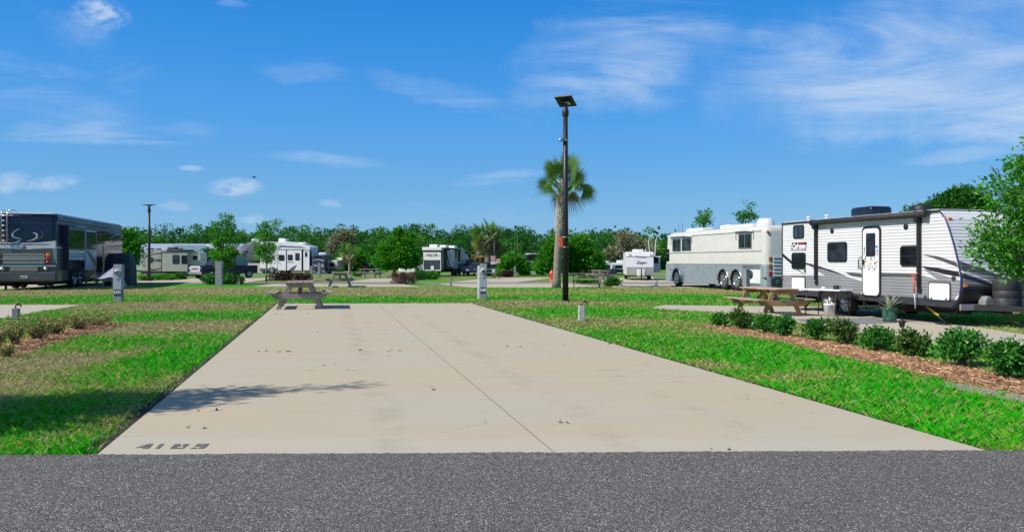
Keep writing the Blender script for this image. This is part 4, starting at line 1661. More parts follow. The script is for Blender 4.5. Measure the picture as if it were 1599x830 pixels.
def make_bus():
    ang = math.atan2(AX[1], AX[0])
    org = (12.27, 37.22)
    F = Frame(org, ang)
    B = empty('motor_coach', (org[0], org[1], 0), ang, 'vintage cream coach with fluted silver lower half and three visible wheels', 'coach')
    L, WD, TOP, MID = 11.25, 2.50, 3.28, 1.34
    out = 1

    def z(x, y):
        return F.side(1020 + x / 4.882, 310 + y / 4.882)

    def pk(p, q):
        m = (p + q) / 2
        if m.z < MID + .01:
            return False
        if abs(p.z - q.z) > .5:
            return m.x < 1          # rear verticals
        return True
    rounded_box(0, L - .30, -WD, 0, MID, TOP, CREAM, 'body', B, pk, .34, 7)
    # raked front cap
    b = MB()
    prof = [(L - .65, MID), (L - .02, MID), (L - .06, 2.0), (L - .22, 2.75), (L - .42, 3.08), (L - .72, TOP - .01)]
    b.prism(prof, -WD + .02, -.02, 'y')
    b.build('front_cap', CREAM, B, bevel=.06, seg=3)
    # front windscreen and its side quarter pane
    b = MB()
    b.prism([(L - .005, 1.55), (L + .01, 1.55), (L - .03, 2.05), (L - .155, 2.62), (L - .17, 2.60), (L - .05, 2.0)], -WD + .2, -.2, 'y')
    b.build('windscreen', GLASS, B)
    q = [z(*p) for p in ((100, 385), (128, 378), (128, 478), (98, 478))]
    x0, x1 = L - .95, L - .18
    poly_decal('side_window', rrect(L - .52, L - .10, q[2][1], q[0][1], .06), 0, out, GLASS_DK, B, .012, -.002)
    # lower fluted side with wheel arches
    wr = .50
    wx = [z(630, 600)[0], z(532, 600)[0], z(180, 600)[0]]
    wx[0], wx[1] = wx[0] - .05, wx[1] - .05
    zb = .27
    ar = wr + .075
    low = [(.45, zb), (.45, MID)]
    low += [(L - .04, MID), (L - .01, zb)]
    for x in (wx[2], wx[1], wx[0]):
        pts = []
        for k in range(0, 13):
            a = PI * k / 12
            pts.append((x + ar * math.cos(a), max(zb, wr + .03 + ar * math.sin(a)) if 0 < k < 12 else zb))
        low += pts
    for ysd, o_ in ((0.0, 1), (-WD, -1)):
        b = MB()
        b.prism(low, ysd - o_ * .03, ysd + o_ * .012, 'y')
        b.build('lower_side', FLUTED, B)
    rounded_box(-.012, wx[0] - ar - .05, -WD - .012, .012, zb + .02, MID, FLUTED, 'rear_quarter', B, lambda p, q: abs(p.z - q.z) > .5 and (p.x < .5), .34, 7)
    b = MB()
    b.box(wx[0] - ar - .02, L - .1, -WD + .45, -.45, .30, MID - .02)
    b.box(L - .12, L + .0, -WD + .02, -.03, .3, MID - .01)
    b.box(.3, L - .5, -WD + .05, -.05, MID - .08, MID - .01)
    b.build('chassis', DARKIN, B)
    b = MB()
    for x in wx:
        pts = []
        for k in range(13):
            a = PI * k / 12
            pts.append((x + ar * math.cos(a), 0.035, max(zb + .05, wr + .03 + ar * math.sin(a))))
        b.path(pts, .030, 6)
    b.build('arch_trim', ALU, B)
    # belt lines
    b = MB()
    for zz, th in ((z(140, 415)[1], .018), (MID + .005, .03)):
        b.box(.34, L - .06, -.01, .018, zz - th, zz + th)
    zz = z(480, 270)[1]
    b.box(.35, L - .75, -.04, .012, zz - .02, zz + .02)
    b.build('trim_strip', COACHTRIM, B)
    # bay door seams
    b = MB()
    for px in (208, 295, 384, 482):
        x, _ = z(px, 580)
        b.box(x - .008, x + .008, .010, .017, zb + .02, MID - .04)
    x0, x1 = z(208, 560)[0], z(482, 560)[0]
    b.build('bay_seam', COACHTRIM, B)
    for px in (240, 340, 430):
        x, zz = z(px, 512)
        b = MB()
        b.box(x - .06, x + .06, .012, .04, 1.15, 1.19)
        b.build('latch', ALU, B)
    x, zz = z(135, 540)
    b = MB()
    b.box(x - .07, x + .07, .012, .03, zz - .06, zz + .06)
    b.build('side_lamp', ALU, B)
    # windows
    def win(a, c, **kw):
        (x0, z1), (x1, z0) = z(*a), z(*c)
        return window(B, x0, x1, z0, z1, 0, out, **kw)
    win((148, 308), (212, 402), mull=.5, r=.04, fmat=ALU)
    win((220, 301), (291, 397), mull=.5, r=.04, fmat=ALU)
    win((652, 266), (752, 380), mull=.5, r=.04, fmat=COACHTRIM)
    # window awnings: a slim roller with two arms
    for a, c in (((138, 296), (298, 284)), ((634, 258), (768, 242))):
        (x0, z0), (x1, z1) = z(*a), z(*c)
        zz = (z0 + z1) / 2
        b = MB()
        b.tube((x0, .07, zz), (x1, .07, zz), .035, n=10)
        for xx in (x0, x1):
            b.path([(xx, .012, zz), (xx, .04, zz - .06), (xx, .03, zz - .42)], .014, 6)
        b.build('window_awning', ALU, B)
    # wheels
    for i, x in enumerate(wx):
        wheel(B, x, -.13, wr, wr, .28, 1, CHROME, 10)
        wheel(B, x, -WD + .14, wr, wr, .28, -1, CHROME, 6)
    # rear end: lamps, louvred engine door, bumper
    def e(px, py):
        return F.end(px, py, -.03)
    b = MB()
    y0 = -.42
    for k in range(6):
        zz = .78 + k * .175
        b.prism([(-.075, zz), (-.075, zz + .03), (-.02, zz + .165), (.0, zz + .165), (.0, zz)], y0 - 1.65, y0, 'y')
    b.build('engine_louvre', M('louvre paint', (0.42, 0.44, 0.46), .4, var=.06), B)
    AMB2 = M('dull amber lens', (0.36, 0.10, 0.02), .25, var=.3)
    for zz, mt in ((1.62, AMB2), (1.27, AMB2), (.90, REDLENS)):
        b = MB()
        b.box(-.028, .05, -.36, -.20, zz - .10, zz + .10)
        b.build('tail_lamp', [mt], B, bevel=.012)
        b = MB()
        b.box(-.028, .05, -WD + .20, -WD + .36, zz - .10, zz + .10)
        b.build('tail_lamp', [mt], B, bevel=.012)
    b = MB()
    b.box(-.03, .03, -.20, -.08, 2.86, 2.98)
    b.build('marker_lamp', REDLENS, B, bevel=.01)
    b = MB()
    b.box(-.05, .1, -WD + .3, -.30, .32, .70)
    o = b.build('rear_apron', CHAR, B, bevel=.02)
    b = MB()
    b.lathe([(.09, -.06), (.07, -.08), (.07, -.02), (.002, -.02)], 16, (0, -.62, .52), 'x')
    b.build('tail_pipe', CHROME, o)
    b = MB()
    b.box(.04, .5, -.05, .016, .70, .75)
    b.build('trim_strip', COACHTRIM, B)
    # spare wheel style rear cap and access panel seen over the table
    x0, x1 = z(722, 600)[0], z(800, 600)[0]
    poly_decal('access_panel', rrect(x0 - .2, max(x1 - .25, .4), .42, 1.10, .04), 0, out, WHITE_PL, B, .012, .012)
    b = MB()
    b.lathe([(.20, .012), (.20, .06), (.15, .075), (.05, .065), (.002, .065)], 20, (x0 - .32, 0, .85), 'y')
    b.build('hose_reel', CHAR, B)
    # roof gear
    def roofx(px):
        return F.side(1020 + px / 4.882, 350, -1.2)[0]
    def dome(px0, px1, h, y0, y1, mat=WHITE_PL, nm='air_conditioner'):
        a, c = sorted((roofx(px0), roofx(px1)))
        rounded_box(a, c, y0, y1, TOP - .03, TOP + h, mat, nm, B, lambda p, q: p.z > TOP or q.z > TOP, min(.12, h * .6), 4)
    dome(290, 416, .22, -1.7, -.8)
    dome(655, 808, .20, -1.75, -.75)
    dome(540, 612, .26, -1.5, -.9, nm='roof_vent')
    dome(612, 660, .20, -1.45, -1.0, nm='roof_vent')
    xd = roofx(884)
    b = MB()
    b.lathe([(.44, 0), (.45, .16), (.43, .19), (.38, .34), (.31, .41), (.002, .43)], 24, (max(xd, .55), -1.0, TOP - .02))
    b.build('satellite_dome', WHITE_PL, B)
    b = MB()
    for xx in (L - .8, L - 1.3):
        b.tube((xx, -.5, TOP - .03), (xx, -.5, TOP + .55), .010, n=5)
    b.build('antenna', CHAR, B)
    b = MB()
    b.box(roofx(540), roofx(480), -1.3, -.9, TOP - .01, TOP + .12)
    b.build('roof_box', GREYMET, B, bevel=.02)
    return F, B


BUS_F, BUS = make_bus()
# ------------------------------------------------------------------ the dark blue motorhome on the left
MH_NAVY = M('deep navy coach paint', (0.007, 0.009, 0.030), 0.25, var=0.25, vscale=1.0, coat=0.15)
MH_SILVER = M('silver coach paint', (0.64, 0.65, 0.67), 0.35, 0.0, var=0.08, vscale=1.0, coat=0.4)
MH_GREY = M('grey brown coach paint', (0.105, 0.108, 0.105), 0.3, 0.2, var=0.12, vscale=1.0, coat=0.4)
MH_BAR = M('satin grille bar', (0.46, 0.43, 0.37), 0.45, 0.0, var=0.1)
MH_AWN = M('blue grey awning metal', (0.10, 0.17, 0.27), 0.35, 0.3, var=0.1)


def make_motorhome():
    ang = math.atan2(AX[1], AX[0])
    org = (-24.35, 41.0)
    F = Frame(org, ang)
    Mh = empty('motorhome', (org[0], org[1], 0), ang, 'large dark blue motorhome with silver swooshes seen from behind, slide outs open', 'motorhome')
    L, WD, TOP = 13.6, 3.1, 4.02
    # right side is y = 0, body to y = +WD; rear face x = 0
    def e(px, py, x0=0.0):
        return F.end(px, py, x0)

    def z1(x, y):
        return e(0 + x / 5.925, 320 + y / 5.929)
    zmid = z1(250, 330)[1]          # navy above, silver band below
    zband = z1(250, 395)[1]
    zbot = z1(250, 705)[1]
    def pk(p, q):
        m = (p + q) / 2
        return m.x < 1 and (abs(p.z - q.z) > .5 or m.z > TOP - .1)
    rounded_box(0, L, 0, WD, zband, TOP, MH_NAVY, 'body', Mh, pk, .22, 5)
    rounded_box(-.02, 2.0, -.01, WD + .01, zbot, zband, MH_GREY, 'rear_cap', Mh, lambda p, q: (p + q).x / 2 < 1 and abs(p.z - q.z) > .3, .2, 5)
    b = MB()
    b.box(2.02, L, 0.0, WD, .42, zband)
    b.build('lower_body', MH_NAVY, Mh)
    b = MB()
    b.box(.8, L - .4, .25, WD - .25, .25, .7)
    b.build('chassis', DARKIN, Mh)
    # silver band round the tail, thicker in the middle
    b = MB()
    yc = WD / 2
    pts = [(-.015, zmid + .05), (yc * .6, zmid - .06), (yc * 1.1, zmid - .04), (WD + .015, zmid + .12)]
    zc = zband - .12
    b.prism([(-.012, zmid), (yc * .5, zmid - .10), (yc, zmid - .12), (yc * 1.5, zmid - .10), (WD + .012, zmid), (WD + .012, zband - .02), (yc * 1.35, zband - .06), (yc, zc), (yc * .65, zband - .06), (-.012, zband - .02)], -.03, .12, 'x')
    b.build('band', MH_SILVER, Mh, bevel=.012)
    b = MB()
    b.prism([(0.2, (zmid + zband) / 2 + .02), (WD - .2, (zmid + zband) / 2 + .02), (WD - .4, (zmid + zband) / 2 - .02), (yc, (zmid + zband) / 2 - .035), (.4, (zmid + zband) / 2 - .02)], -.034, -.028, 'x')
    b.build('band_line', CHAR, Mh)
    b = MB()
    y_, z_ = z1(212, 390)
    b.lathe([(.14, -.036), (.12, -.05), (.002, -.05)], 20, (0, yc, z_), 'x')
    b.build('emblem', GREYMET, Mh)
    # swoosh emblems on the tail: two facing crescents
    def sw(ps, name='swoosh', mat=MH_SILVER, lift=-.010):
        b = MB()
        b.prism([z1(*p) for p in ps], lift, .005, 'x')
        b.build(name, mat, Mh)
    sw([(196, 215), (150, 226), (118, 250), (105, 276), (116, 300), (150, 312), (205, 308), (165, 302), (135, 292), (122, 274), (132, 252), (158, 234)])
    sw([(205, 308), (170, 328), (120, 345), (75, 350), (75, 358), (125, 354), (180, 340)])
    sw([(296, 256), (330, 268), (338, 285), (322, 306), (285, 325), (240, 334), (262, 334), (305, 326), (342, 306), (352, 282), (345, 264), (325, 255)])
    sw([(352, 245), (385, 250), (395, 265), (380, 290), (330, 318), (285, 332), (320, 328), (375, 308), (402, 278), (405, 256), (385, 243)], mat=MH_GREY, lift=-.006)
    # cap crease and roof edge
    b = MB()
    zz = z1(250, 165)[1]
    b.box(-.012, .02, .12, WD - .12, zz - .025, zz + .025)
    b.build('crease', CHAR, Mh)
    b = MB()
    b.box(.05, L - .2, .06, WD - .06, TOP - .01, TOP + .06)
    b.build('roof', WHITE_PL, Mh, bevel=.02)
    # grille panels of horizontal bars
    def grille(pl, pr, n, nm, inset=0.0):
        (ya, za), (yb, zb) = z1(*pl), z1(*pr)
        ylo, yhi = min(ya, yb), max(ya, yb)
        b = MB()
        b.prism([(ylo, zb), (yhi, zb), (yhi + inset, za), (ylo - inset, za)], -.035, .0, 'x')
        o = b.build(nm, BLACK, Mh)
        b = MB()
        for k in range(n):
            t0, t1 = (k + .16) / n, (k + .86) / n
            z0_, z1_ = zb + (za - zb) * t0, zb + (za - zb) * t1
            i0 = inset * t0
            b.prism([(-.07, z0_ + (z1_ - z0_) * .3), (-.07, z1_), (-.03, z1_), (-.03, z0_)], ylo + .05 - i0, yhi - .05 + i0, 'y')
        b.build('grille_bars', MH_BAR, o)
        return o
    grille((20, 445), (425, 546), 7, 'engine_grille')
    grille((85, 572), (362, 612), 3, 'lower_grille')
    b = MB()
    zz = z1(250, 497)[1]
    b.box(-.085, -.03, .42, WD - .55, zz - .02, zz + .02)
    zz = z1(250, 562)[1]
    b.box(-.06, .0, -.012, WD + .012, zz - .035, zz + .025)
    b.build('chrome_strip', CHROME, Mh)
    # tail lamps
    for cx in (445, 12):
        for cy, mt in ((464, AMBER), (497, REDLENS), (532, REDLENS)):
            y_, z_ = z1(cx if cx > 100 else -10, cy)
            b = MB()
            b.lathe([(.10, -.02), (.105, -.055), (.07, -.075), (.002, -.078)], 16, (0, y_, z_), 'x')
            b.build('tail_lamp', mt, Mh)
    for cx in (424, 25):
        y_, z_ = z1(cx, 590)
        b = MB()
        b.box(-.05, .0, y_ - .22, y_ + .22, z_ - .10, z_ + .10)
        o = b.build('lamp_recess', CHAR, Mh, bevel=.03)
        b = MB()
        b.lathe([(.09, -.05), (.08, -.075), (.002, -.085)], 14, (0, y_, z_), 'x')
        b.build('fog_lamp', CHROME, o)
    # bumper, plate
    b = MB()
    z0, zt = zbot - .02, z1(250, 618)[1]
    b.prism([(-.10, z0 + .1), (-.10, zt - .04), (-.02, zt), (.0, zt), (.0, z0), (-.05, z0)], -.012, WD + .012, 'y')
    b.build('bumper', MH_GREY, Mh, bevel=.03)
    (ya, za), (yb, zb) = z1(195, 655), z1(262, 680)
    b = MB()
    b.box(-.122, -.098, min(ya, yb), max(ya, yb), zb, za)
    o = b.build('licence_plate', WHITE_PL, Mh, bevel=.008)
    b = MB()
    for k in range(5):
        yy = min(ya, yb) + .07 + k * .065
        b.box(-.126, -.121, yy, yy + .035, zb + .035, za - .035)
    b.build('plate_characters', LETTER_K, o)
    # ladder
    b = MB()
    yl, yr = z1(22, 200)[0], z1(75, 200)[0]
    zt_, zb_ = TOP + .18, z1(50, 350)[1]
    for yy in (yl, yr):
        b.path([(.25, yy, TOP + .06), (.20, yy, zt_), (-.05, yy, zt_), (-.14, yy, TOP - .1), (-.14, yy, zb_), (-.02, yy, zb_ - .05)], .024, 8)
    for k in range(6):
        zz = zb_ + .12 + k * (TOP - zb_ - .1) / 5.5
        b.tube((-.14, yl, zz), (-.14, yr, zz), .02, n=8)
    b.path([(.25, yr - .3, TOP + .05), (.25, yr - .3, zt_ + .0), (-.02, yr - .3, zt_), (-.05, yr, zt_)], .02, 6)
    b.build('ladder', ALU, Mh)
    # ---- right side, seen in steep perspective
    def s(x, y, y0=0.0):
        return F.side(80 + x / 5.533, 330 + y / 5.533, y0)
    # silver-blue curved flash low on the rear quarter
    def flash(ps, mat, lift):
        poly_decal('side_flash', [s(*p) for p in ps], 0, -1, mat, Mh, .006, lift)
    flash([(15, 320), (50, 300), (90, 310), (130, 340), (115, 420), (112, 500), (120, 580), (100, 560), (60, 500), (30, 420)], MH_SILVER, .001)
    flash([(40, 290), (90, 280), (150, 330), (150, 345), (90, 312)], MH_GREY, .002)
    # slide out room with dark glass, three silver stripes below
    x0, x1 = s(150, 250, -.3)[0], s(284, 250, -.3)[0]
    zl = s(200, 425, -.3)[1]
    zt = 3.42
    b = MB()
    b.box(x0, x1, -.32, .05, 1.05, zt)
    so = b.build('slide_out', MH_NAVY, Mh, bevel=.015)
    b = MB()
    zz0 = s(200, 335, -.32)[1]
    b.box(x0 + .12, x1 - .12, -.332, -.315, zz0 + .1, zt - .15)
    b.build('slide_window', GLASS_DK, so)
    b = MB()
    for k, (za, zb_) in enumerate(((334, 360), (366, 384), (390, 418))):
        z_a, z_b = s(200, za, -.32)[1], s(200, zb_, -.32)[1]
        b.box(x0 + .02, x1 - .02, -.330, -.316, z_b, z_a)
    b.build('slide_stripe', MH_SILVER, so)
    b = MB()
    b.tube((x0 - .05, -.30, zt + .06), (x1 + .05, -.30, zt + .06), .07, n=10)
    b.build('slide_topper', MH_AWN, so)
    # second slide / entry with greenish reflecting window, then the cab
    xa, xb = s(290, 250)[0], s(385, 250)[0]
    b = MB()
    zt2 = s(340, 165)[1]
    zb2 = s(340, 330)[1]
    b.box(xa, xb, -.05, .02, 1.0, zt2)
    o = b.build('cab_side', MH_SILVER, Mh, bevel=.01)
    b = MB()
    b.box(xa + .1, xb - .1, -.062, -.045, zb2, zt2 - .08)
    b.build('side_window', GLASS, o)
    b = MB()
    b.prism([(xa + .05, zb2 - .1), (xa + .5, zb2 - .05), (xb - .1, 1.5), (xb - .1, 1.1)], -.058, -.046, 'y')
    b.build('stripe', MH_NAVY, o)
    xc, xd = s(392, 250)[0], s(440, 250)[0]
    b = MB()
    b.box(xc, xd, -.03, .01, .7, zt2)
    b.build('entry_door', GLASS_DK, Mh)
    xe, xf = s(445, 250)[0], L - .1
    b = MB()
    b.box(xe, xf, -.04, .01, 1.9, zt2 - .1)
    b.build('cab_window', GLASS_DK, Mh)
    # awning cassettes along the roof line
    xr0, xr1 = s(18, 70)[0], s(528, 160)[0]
    b = MB()
    b.box(max(xr0, .15), xr1, -.16, -.001, TOP - .30, TOP - .06)
    o = b.build('awning', MH_AWN, Mh, bevel=.03)
    b = MB()
    b.box(.5, xr1 * .45, -.166, -.158, TOP - .20, TOP - .13)
    b.box(xr1 * .52, xr1 - .4, -.166, -.158, TOP - .20, TOP - .13)
    b.build('awning_slot', BLACK, o)
    b = MB()
    b.prism([(-.02, 3.36), (-.75, 3.20), (-.75, 3.26), (-.02, 3.44)], s(440, 200)[0], L - 2.6, 'x')
    o2 = b.build('door_awning', MH_AWN, Mh)
    for xx in (s(440, 200)[0] + .1, L - 2.7):
        b = MB()
        b.path([(xx, -.72, 3.2), (xx, -.05, 2.75)], .02, 6)
        b.build('awning_arm', ALU, o2)
    # front cap slope
    b = MB()
    b.prism([(L - .01, .5), (L + .35, .6), (L + .3, 2.2), (L + .02, 3.5), (L - .01, TOP - .02)], .02, WD - .02, 'y')
    b.build('front_cap', MH_NAVY, Mh, bevel=.03)
    for x in (3.1, 4.2, 11.6):
        wheel(Mh, x, .12, .52, .52, .3, -1, CHROME, 8)
        wheel(Mh, x, WD - .12, .52, .52, .3, 1, CHROME, 6)
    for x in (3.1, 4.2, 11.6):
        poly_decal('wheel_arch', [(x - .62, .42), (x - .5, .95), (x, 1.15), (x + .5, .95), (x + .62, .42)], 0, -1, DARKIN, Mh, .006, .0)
    for yy in (.6, WD - .6):
        b = MB()
        b.box(.3, .5, yy - .35, yy + .35, .2, .55)
        b.tube((.4, yy, .0), (.4, yy, .5), .06, n=8)
        b.build('levelling_jack', DARKIN, Mh)
    for x in (5.5, 9.0):
        b = MB()
        b.box(x, x + 1.0, 1.2, 2.0, TOP + .05, TOP + .22)
        b.build('air_conditioner', CHAR, Mh, bevel=.06)
    return F, Mh


MH_F, MH = make_motorhome()
# ------------------------------------------------------------------ picnic tables
ANG_PAD = math.atan2(AX[1], AX[0])


def picnic_table(loc, ang, mat, scale, label, group='wooden picnic tables', worn=0.0):
    T = empty('picnic_table', (loc[0], loc[1], loc[2] if len(loc) > 2 else 0.0), ang, label, 'picnic table', group)
    T.scale = (scale,) * 3
    rs = random.Random(int(loc[0] * 10) + 3)
    hl = .92
    b = MB()
    for k in range(5):
        y0 = -.385 + k * .155
        e0, e1 = rs.uniform(-.012, .012), rs.uniform(-.012, .012)
        dz = rs.uniform(-.003, .003)
        b.box(-hl + e0, hl + e1, y0, y0 + .147, .715 + dz, .755 + dz)
    b.build('tabletop', mat, T, bevel=.005, seg=1)
    for s in (-1, 1):
        b = MB()
        for k in range(2):
            y0 = s * .60 + (k * .147 if s > 0 else -k * .147)
            ya, yb = sorted((y0, y0 + s * .140))
            b.box(-hl + rs.uniform(-.015, .015), hl + rs.uniform(-.015, .015), ya, yb, .425, .465)
        b.build('bench', mat, T, bevel=.005, seg=1)
    for e in (-1, 1):
        x0 = e * .66
        xa, xb = sorted((x0, x0 + e * .042))
        xc, xd = sorted((x0 + e * .045, x0 + e * .087))
        for s in (-1, 1):
            b = MB()
            # splayed leg board
            b.prism([(s * .18, .712), (s * .31, .712), (s * .635, .0), (s * .495, .0)], xa, xb, 'x')
            b.build('leg', mat, T, bevel=.004, seg=1)
        b = MB()
        b.prism([(-.37, .712), (.37, .712), (.37, .68), (.30, .60), (-.30, .60), (-.37, .68)], xc, xd, 'x')
        b.build('top_rail', mat, T, bevel=.004, seg=1)
        b = MB()
        b.prism([(-.76, .422), (.76, .422), (.74, .38), (.66, .285), (-.66, .285), (-.74, .38)], xc, xd, 'x')
        b.build('seat_rail', mat, T, bevel=.004, seg=1)
    for e in (-1, 1):
        b = MB()
        b.prism([(e * .08, .712), (e * .17, .712), (e * .66, .36), (e * .66, .28)], -.045, .045, 'y')
        b.build('brace', mat, T, bevel=.004, seg=1)
    return T


def along(p, t):
    return (p[0] + AX[0] * t, p[1] + AX[1] * t)


p = G(468, 482.3)
picnic_table(along(p, .75), ANG_PAD, WOOD_GREY, 1.14, 'weathered grey picnic table on the far left corner of the empty pad')
p = G(1221, 493)
picnic_table(along(p, .68), ANG_PAD, WOOD_TAN, 1.0, 'orange brown picnic table on the concrete behind the shrub row')
p = G(531, 447.3)
picnic_table(along(p, .7), ANG_PAD, WOOD_GREY, 1.12, 'grey picnic table seen end on, left of the red leaved bush')
WOOD_PALE = wood_mat('sun bleached wood', (0.16, 0.145, 0.125), (0.36, 0.33, 0.29))
p = G(578, 433.8)
picnic_table(p, ANG_PAD + R(62), WOOD_PALE, 1.1, 'pale distant picnic table in front of the dense green tree')
p = G(916, 448.6)
picnic_table(p, R(-4), WOOD_GREY, 1.08, 'grey picnic table side on just right of the lamp post')
p = G(148, 447.0)
picnic_table(p, R(3), WOOD_PALE, 1.10, 'pale picnic table beside the dark motorhome')
p = G(758, 434.5)
picnic_table(p, R(8), WOOD_PALE, 1.1, 'bleached picnic table behind the meter pedestal, under the palms')
p = G(938, 438.5)
picnic_table(p, ANG_PAD, WOOD_GREY, 1.1, 'dark grey picnic table end on, left of the white trailer')


# ------------------------------------------------------------------ lamp posts
SOLAR = M('solar panel face', (0.012, 0.014, 0.03), 0.15, var=0.2)
STEEL_BAND = M('steel strap', (0.5, 0.5, 0.5), 0.4, 0.8)
ORANGE_SIGN = M('orange marker', (0.62, 0.12, 0.03), 0.5, var=0.25, vscale=14)


def lamp_post(loc, h, r, label, head='tilt', group='black solar lamp posts', extras=False, hs=1.0):
    L = empty('lamp_post', (loc[0], loc[1], SOIL), 0, label, 'lamp post', group)
    b = MB()
    b.path([(0, 0, 0), (0, 0, h * .5), (0, 0, h - .35)], [r * 1.08, r * .92, r * .80], 14)
    b.build('pole', POLE, L)
    b = MB()
    b.lathe([(r * 1.5, 0), (r * 1.5, .05), (r * 1.1, .08)], 14)
    b.build('base_collar', POLE, L)
    b = MB()
    b.lathe([(r * .95, h - .62), (r * 1.15, h - .58), (r * 1.2, h - .42), (r * .9, h - .34), (r * .7, h - .2), (r * .6, h - .12)], 14)
    b.build('bracket', POLE, L)
    # tilted head: panel above, lamp below
    b = MB()
    if head == 'tilt':
        b.M = Matrix.Translation((0, 0, h - .06)) @ Matrix.Rotation(R(-22), 4, 'Z') @ Matrix.Rotation(R(-20), 4, 'X')
        hw, hd = .30 * hs, .33 * hs
    else:
        b.M = Matrix.Translation((0, 0, h - .06)) @ Matrix.Rotation(R(-10), 4, 'Z') @ Matrix.Rotation(R(6), 4, 'X')
        hw, hd = .42 * hs, .30 * hs
    b.box(-hw, hw, -hd, hd, .0, .045)
    b.box(-hw + .03, hw - .03, -hd + .03, hd - .03, .046, .05, 1)
    hd_o = b.build('solar_head', [POLE, SOLAR], L, bevel=.008)
    b2 = MB()
    b2.M = b.M
    b2.box(-hw * .5, hw * .5, -hd * .35, hd * .55, -.06, -.002)
    lh = b2.build('lamp_housing', CHAR, hd_o, bevel=.01)
    b3 = MB()
    b3.M = b.M
    b3.box(-hw * .05, hw * .55, -hd * .15, hd * .35, -.068, -.058)
    b3.build('lamp_lens', WHITE_PL, hd_o)
    if extras:
        # grey sensor clamped on the pole, orange marker strapped lower down
        zs = EYE - (219 - 408) / 1200 * loc[1] - SOIL
        b = MB()
        b.lathe([(r * .98, -.05), (r * 1.05, -.05), (r * 1.05, .05), (r * .98, .05)], 14, (0, 0, zs))
        b.path([(-.05, -.08, zs + .02), (-.20, -.12, zs - .005), (-.26, -.13, zs - .03)], [.055, .062, .04], 10)
        b.build('sensor', ALU, L)
        zo = EYE - (378 - 408) / 1200 * loc[1] - SOIL
        b = MB()
        b.box(-r - .14, -r + .01, -.05, .05, zo - .20, zo + .19)
        b.build('marker', ORANGE_SIGN, L, bevel=.01)
        b = MB()
        for dz in (-.19, .19):
            b.lathe([(r * .9, -.012), (r * 1.04, -.012), (r * 1.04, .012), (r * .9, .012)], 14, (0, 0, zo + dz))
        b.build('strap', STEEL_BAND, L)
    return L


p = G(883, 470)
lamp_post(p, EYE - (157 - 408) / 1200 * p[1] + .05, .108, 'tall black solar lamp post in front of the tall palm tree', extras=True, hs=1.12)
p = G(233, 438.3)
lamp_post(p, 5.95, .10, 'black lamp post in front of the beige trailer', head='flat', hs=.92)
p = G(516.5, 426)
lamp_post(p, 5.6, .11, 'thin distant lamp post beside the small dark trailer', head='flat')
p = (-3.0, 105)
p = ((772 - 799.5) / 1200 * 78, 78)
lamp_post(p, 4.2, .09, 'dark post standing just right of the shaggy palm', head='flat', hs=.5)


# ------------------------------------------------------------------ electric meter pedestals
def pedestal(loc, h, wd, num, label, plate, side_post=False, plain=False, ang=0.0):
    P = empty('meter_pedestal', (loc[0], loc[1], SOIL), ang, label, 'utility pedestal', 'grey meter pedestals')
    hw = wd / 2
    h = h - SOIL
    b = MB()
    b.box(-hw, hw, -.09, .13, 0, h)
    b.build('cabinet', GREYMET, P, bevel=.012)
    if plain:
        b = MB()
        b.box(-hw - .008, hw + .008, -.10, .14, h - .04, h + .012)
        b.build('cap', GREYMET, P, bevel=.006)
        b = MB()
        b.box(-hw + .03, hw - .03, -.096, -.088, h * .35, h - .10)
        b.build('cover', GREYMET, P)
        return P
    zp = h * .22 if plate else h * .2
    b = MB()
    b.box(-hw - .006, hw + .006, -.115, .14, h * .34, h - .10)
    b.build('cover', M('pale grey enamel', (0.33, 0.37, 0.41), 0.45, var=0.08), P, bevel=.008)
    b = MB()
    b.box(-hw + .01, hw + .02, -.10, .13, h - .10, h + .02)
    b.build('hood', GREYMET, P, bevel=.01)
    zm = h * .80
    b = MB()
    b.lathe([(.105, -.115), (.105, -.165), (.088, -.185)], 20, (0, 0, zm), 'y')
    m_ = b.build('meter', WHITE_PL, P)
    b = MB()
    b.lathe([(.088, -.184), (.080, -.235), (.05, -.25), (.002, -.252)], 20, (0, 0, zm), 'y')
    b.build('meter_glass', glass_mat('meter glass', (.25, .25, .25), .1), m_)
    b = MB()
    b.box(-.05, .05, -.256, -.20, zm - .02, zm + .03)
    b.build('meter_dial', CHAR, m_)
    b = MB()
    b.box(-.03, .06, -.128, -.114, h * .62, h * .65)
    b.box(-.025, -.005, -.15, -.127, h * .615, h * .655)
    b.build('latch', ALU, P)
    zp = h * .26
    b = MB()
    b.box(-hw + .004, hw - .004, -.104, -.089, zp - .065, zp + .065)
    pl = b.build('number_plate', plate, P)
    if plate is SIGNBLACK:
        b = MB()
        b.box(-hw + .004, hw - .004, -.106, -.10, zp - .105, zp - .066)
        b.build('plate_stripe', SIGNBLUE, P)
    text_part(num, LETTER_W, pl, basis((0, -.107, zp + .005), (1, 0, 0), (0, 0, 1)), .16, 'site_number', 0, .001, .006, sx=wd / .33 * .95)
    if side_post:
        b = MB()
        b.box(-hw - .095, -hw - .012, -.06, .05, 0, h - .07)
        b.build('post', WHITE_PL, P, bevel=.004)
    return P


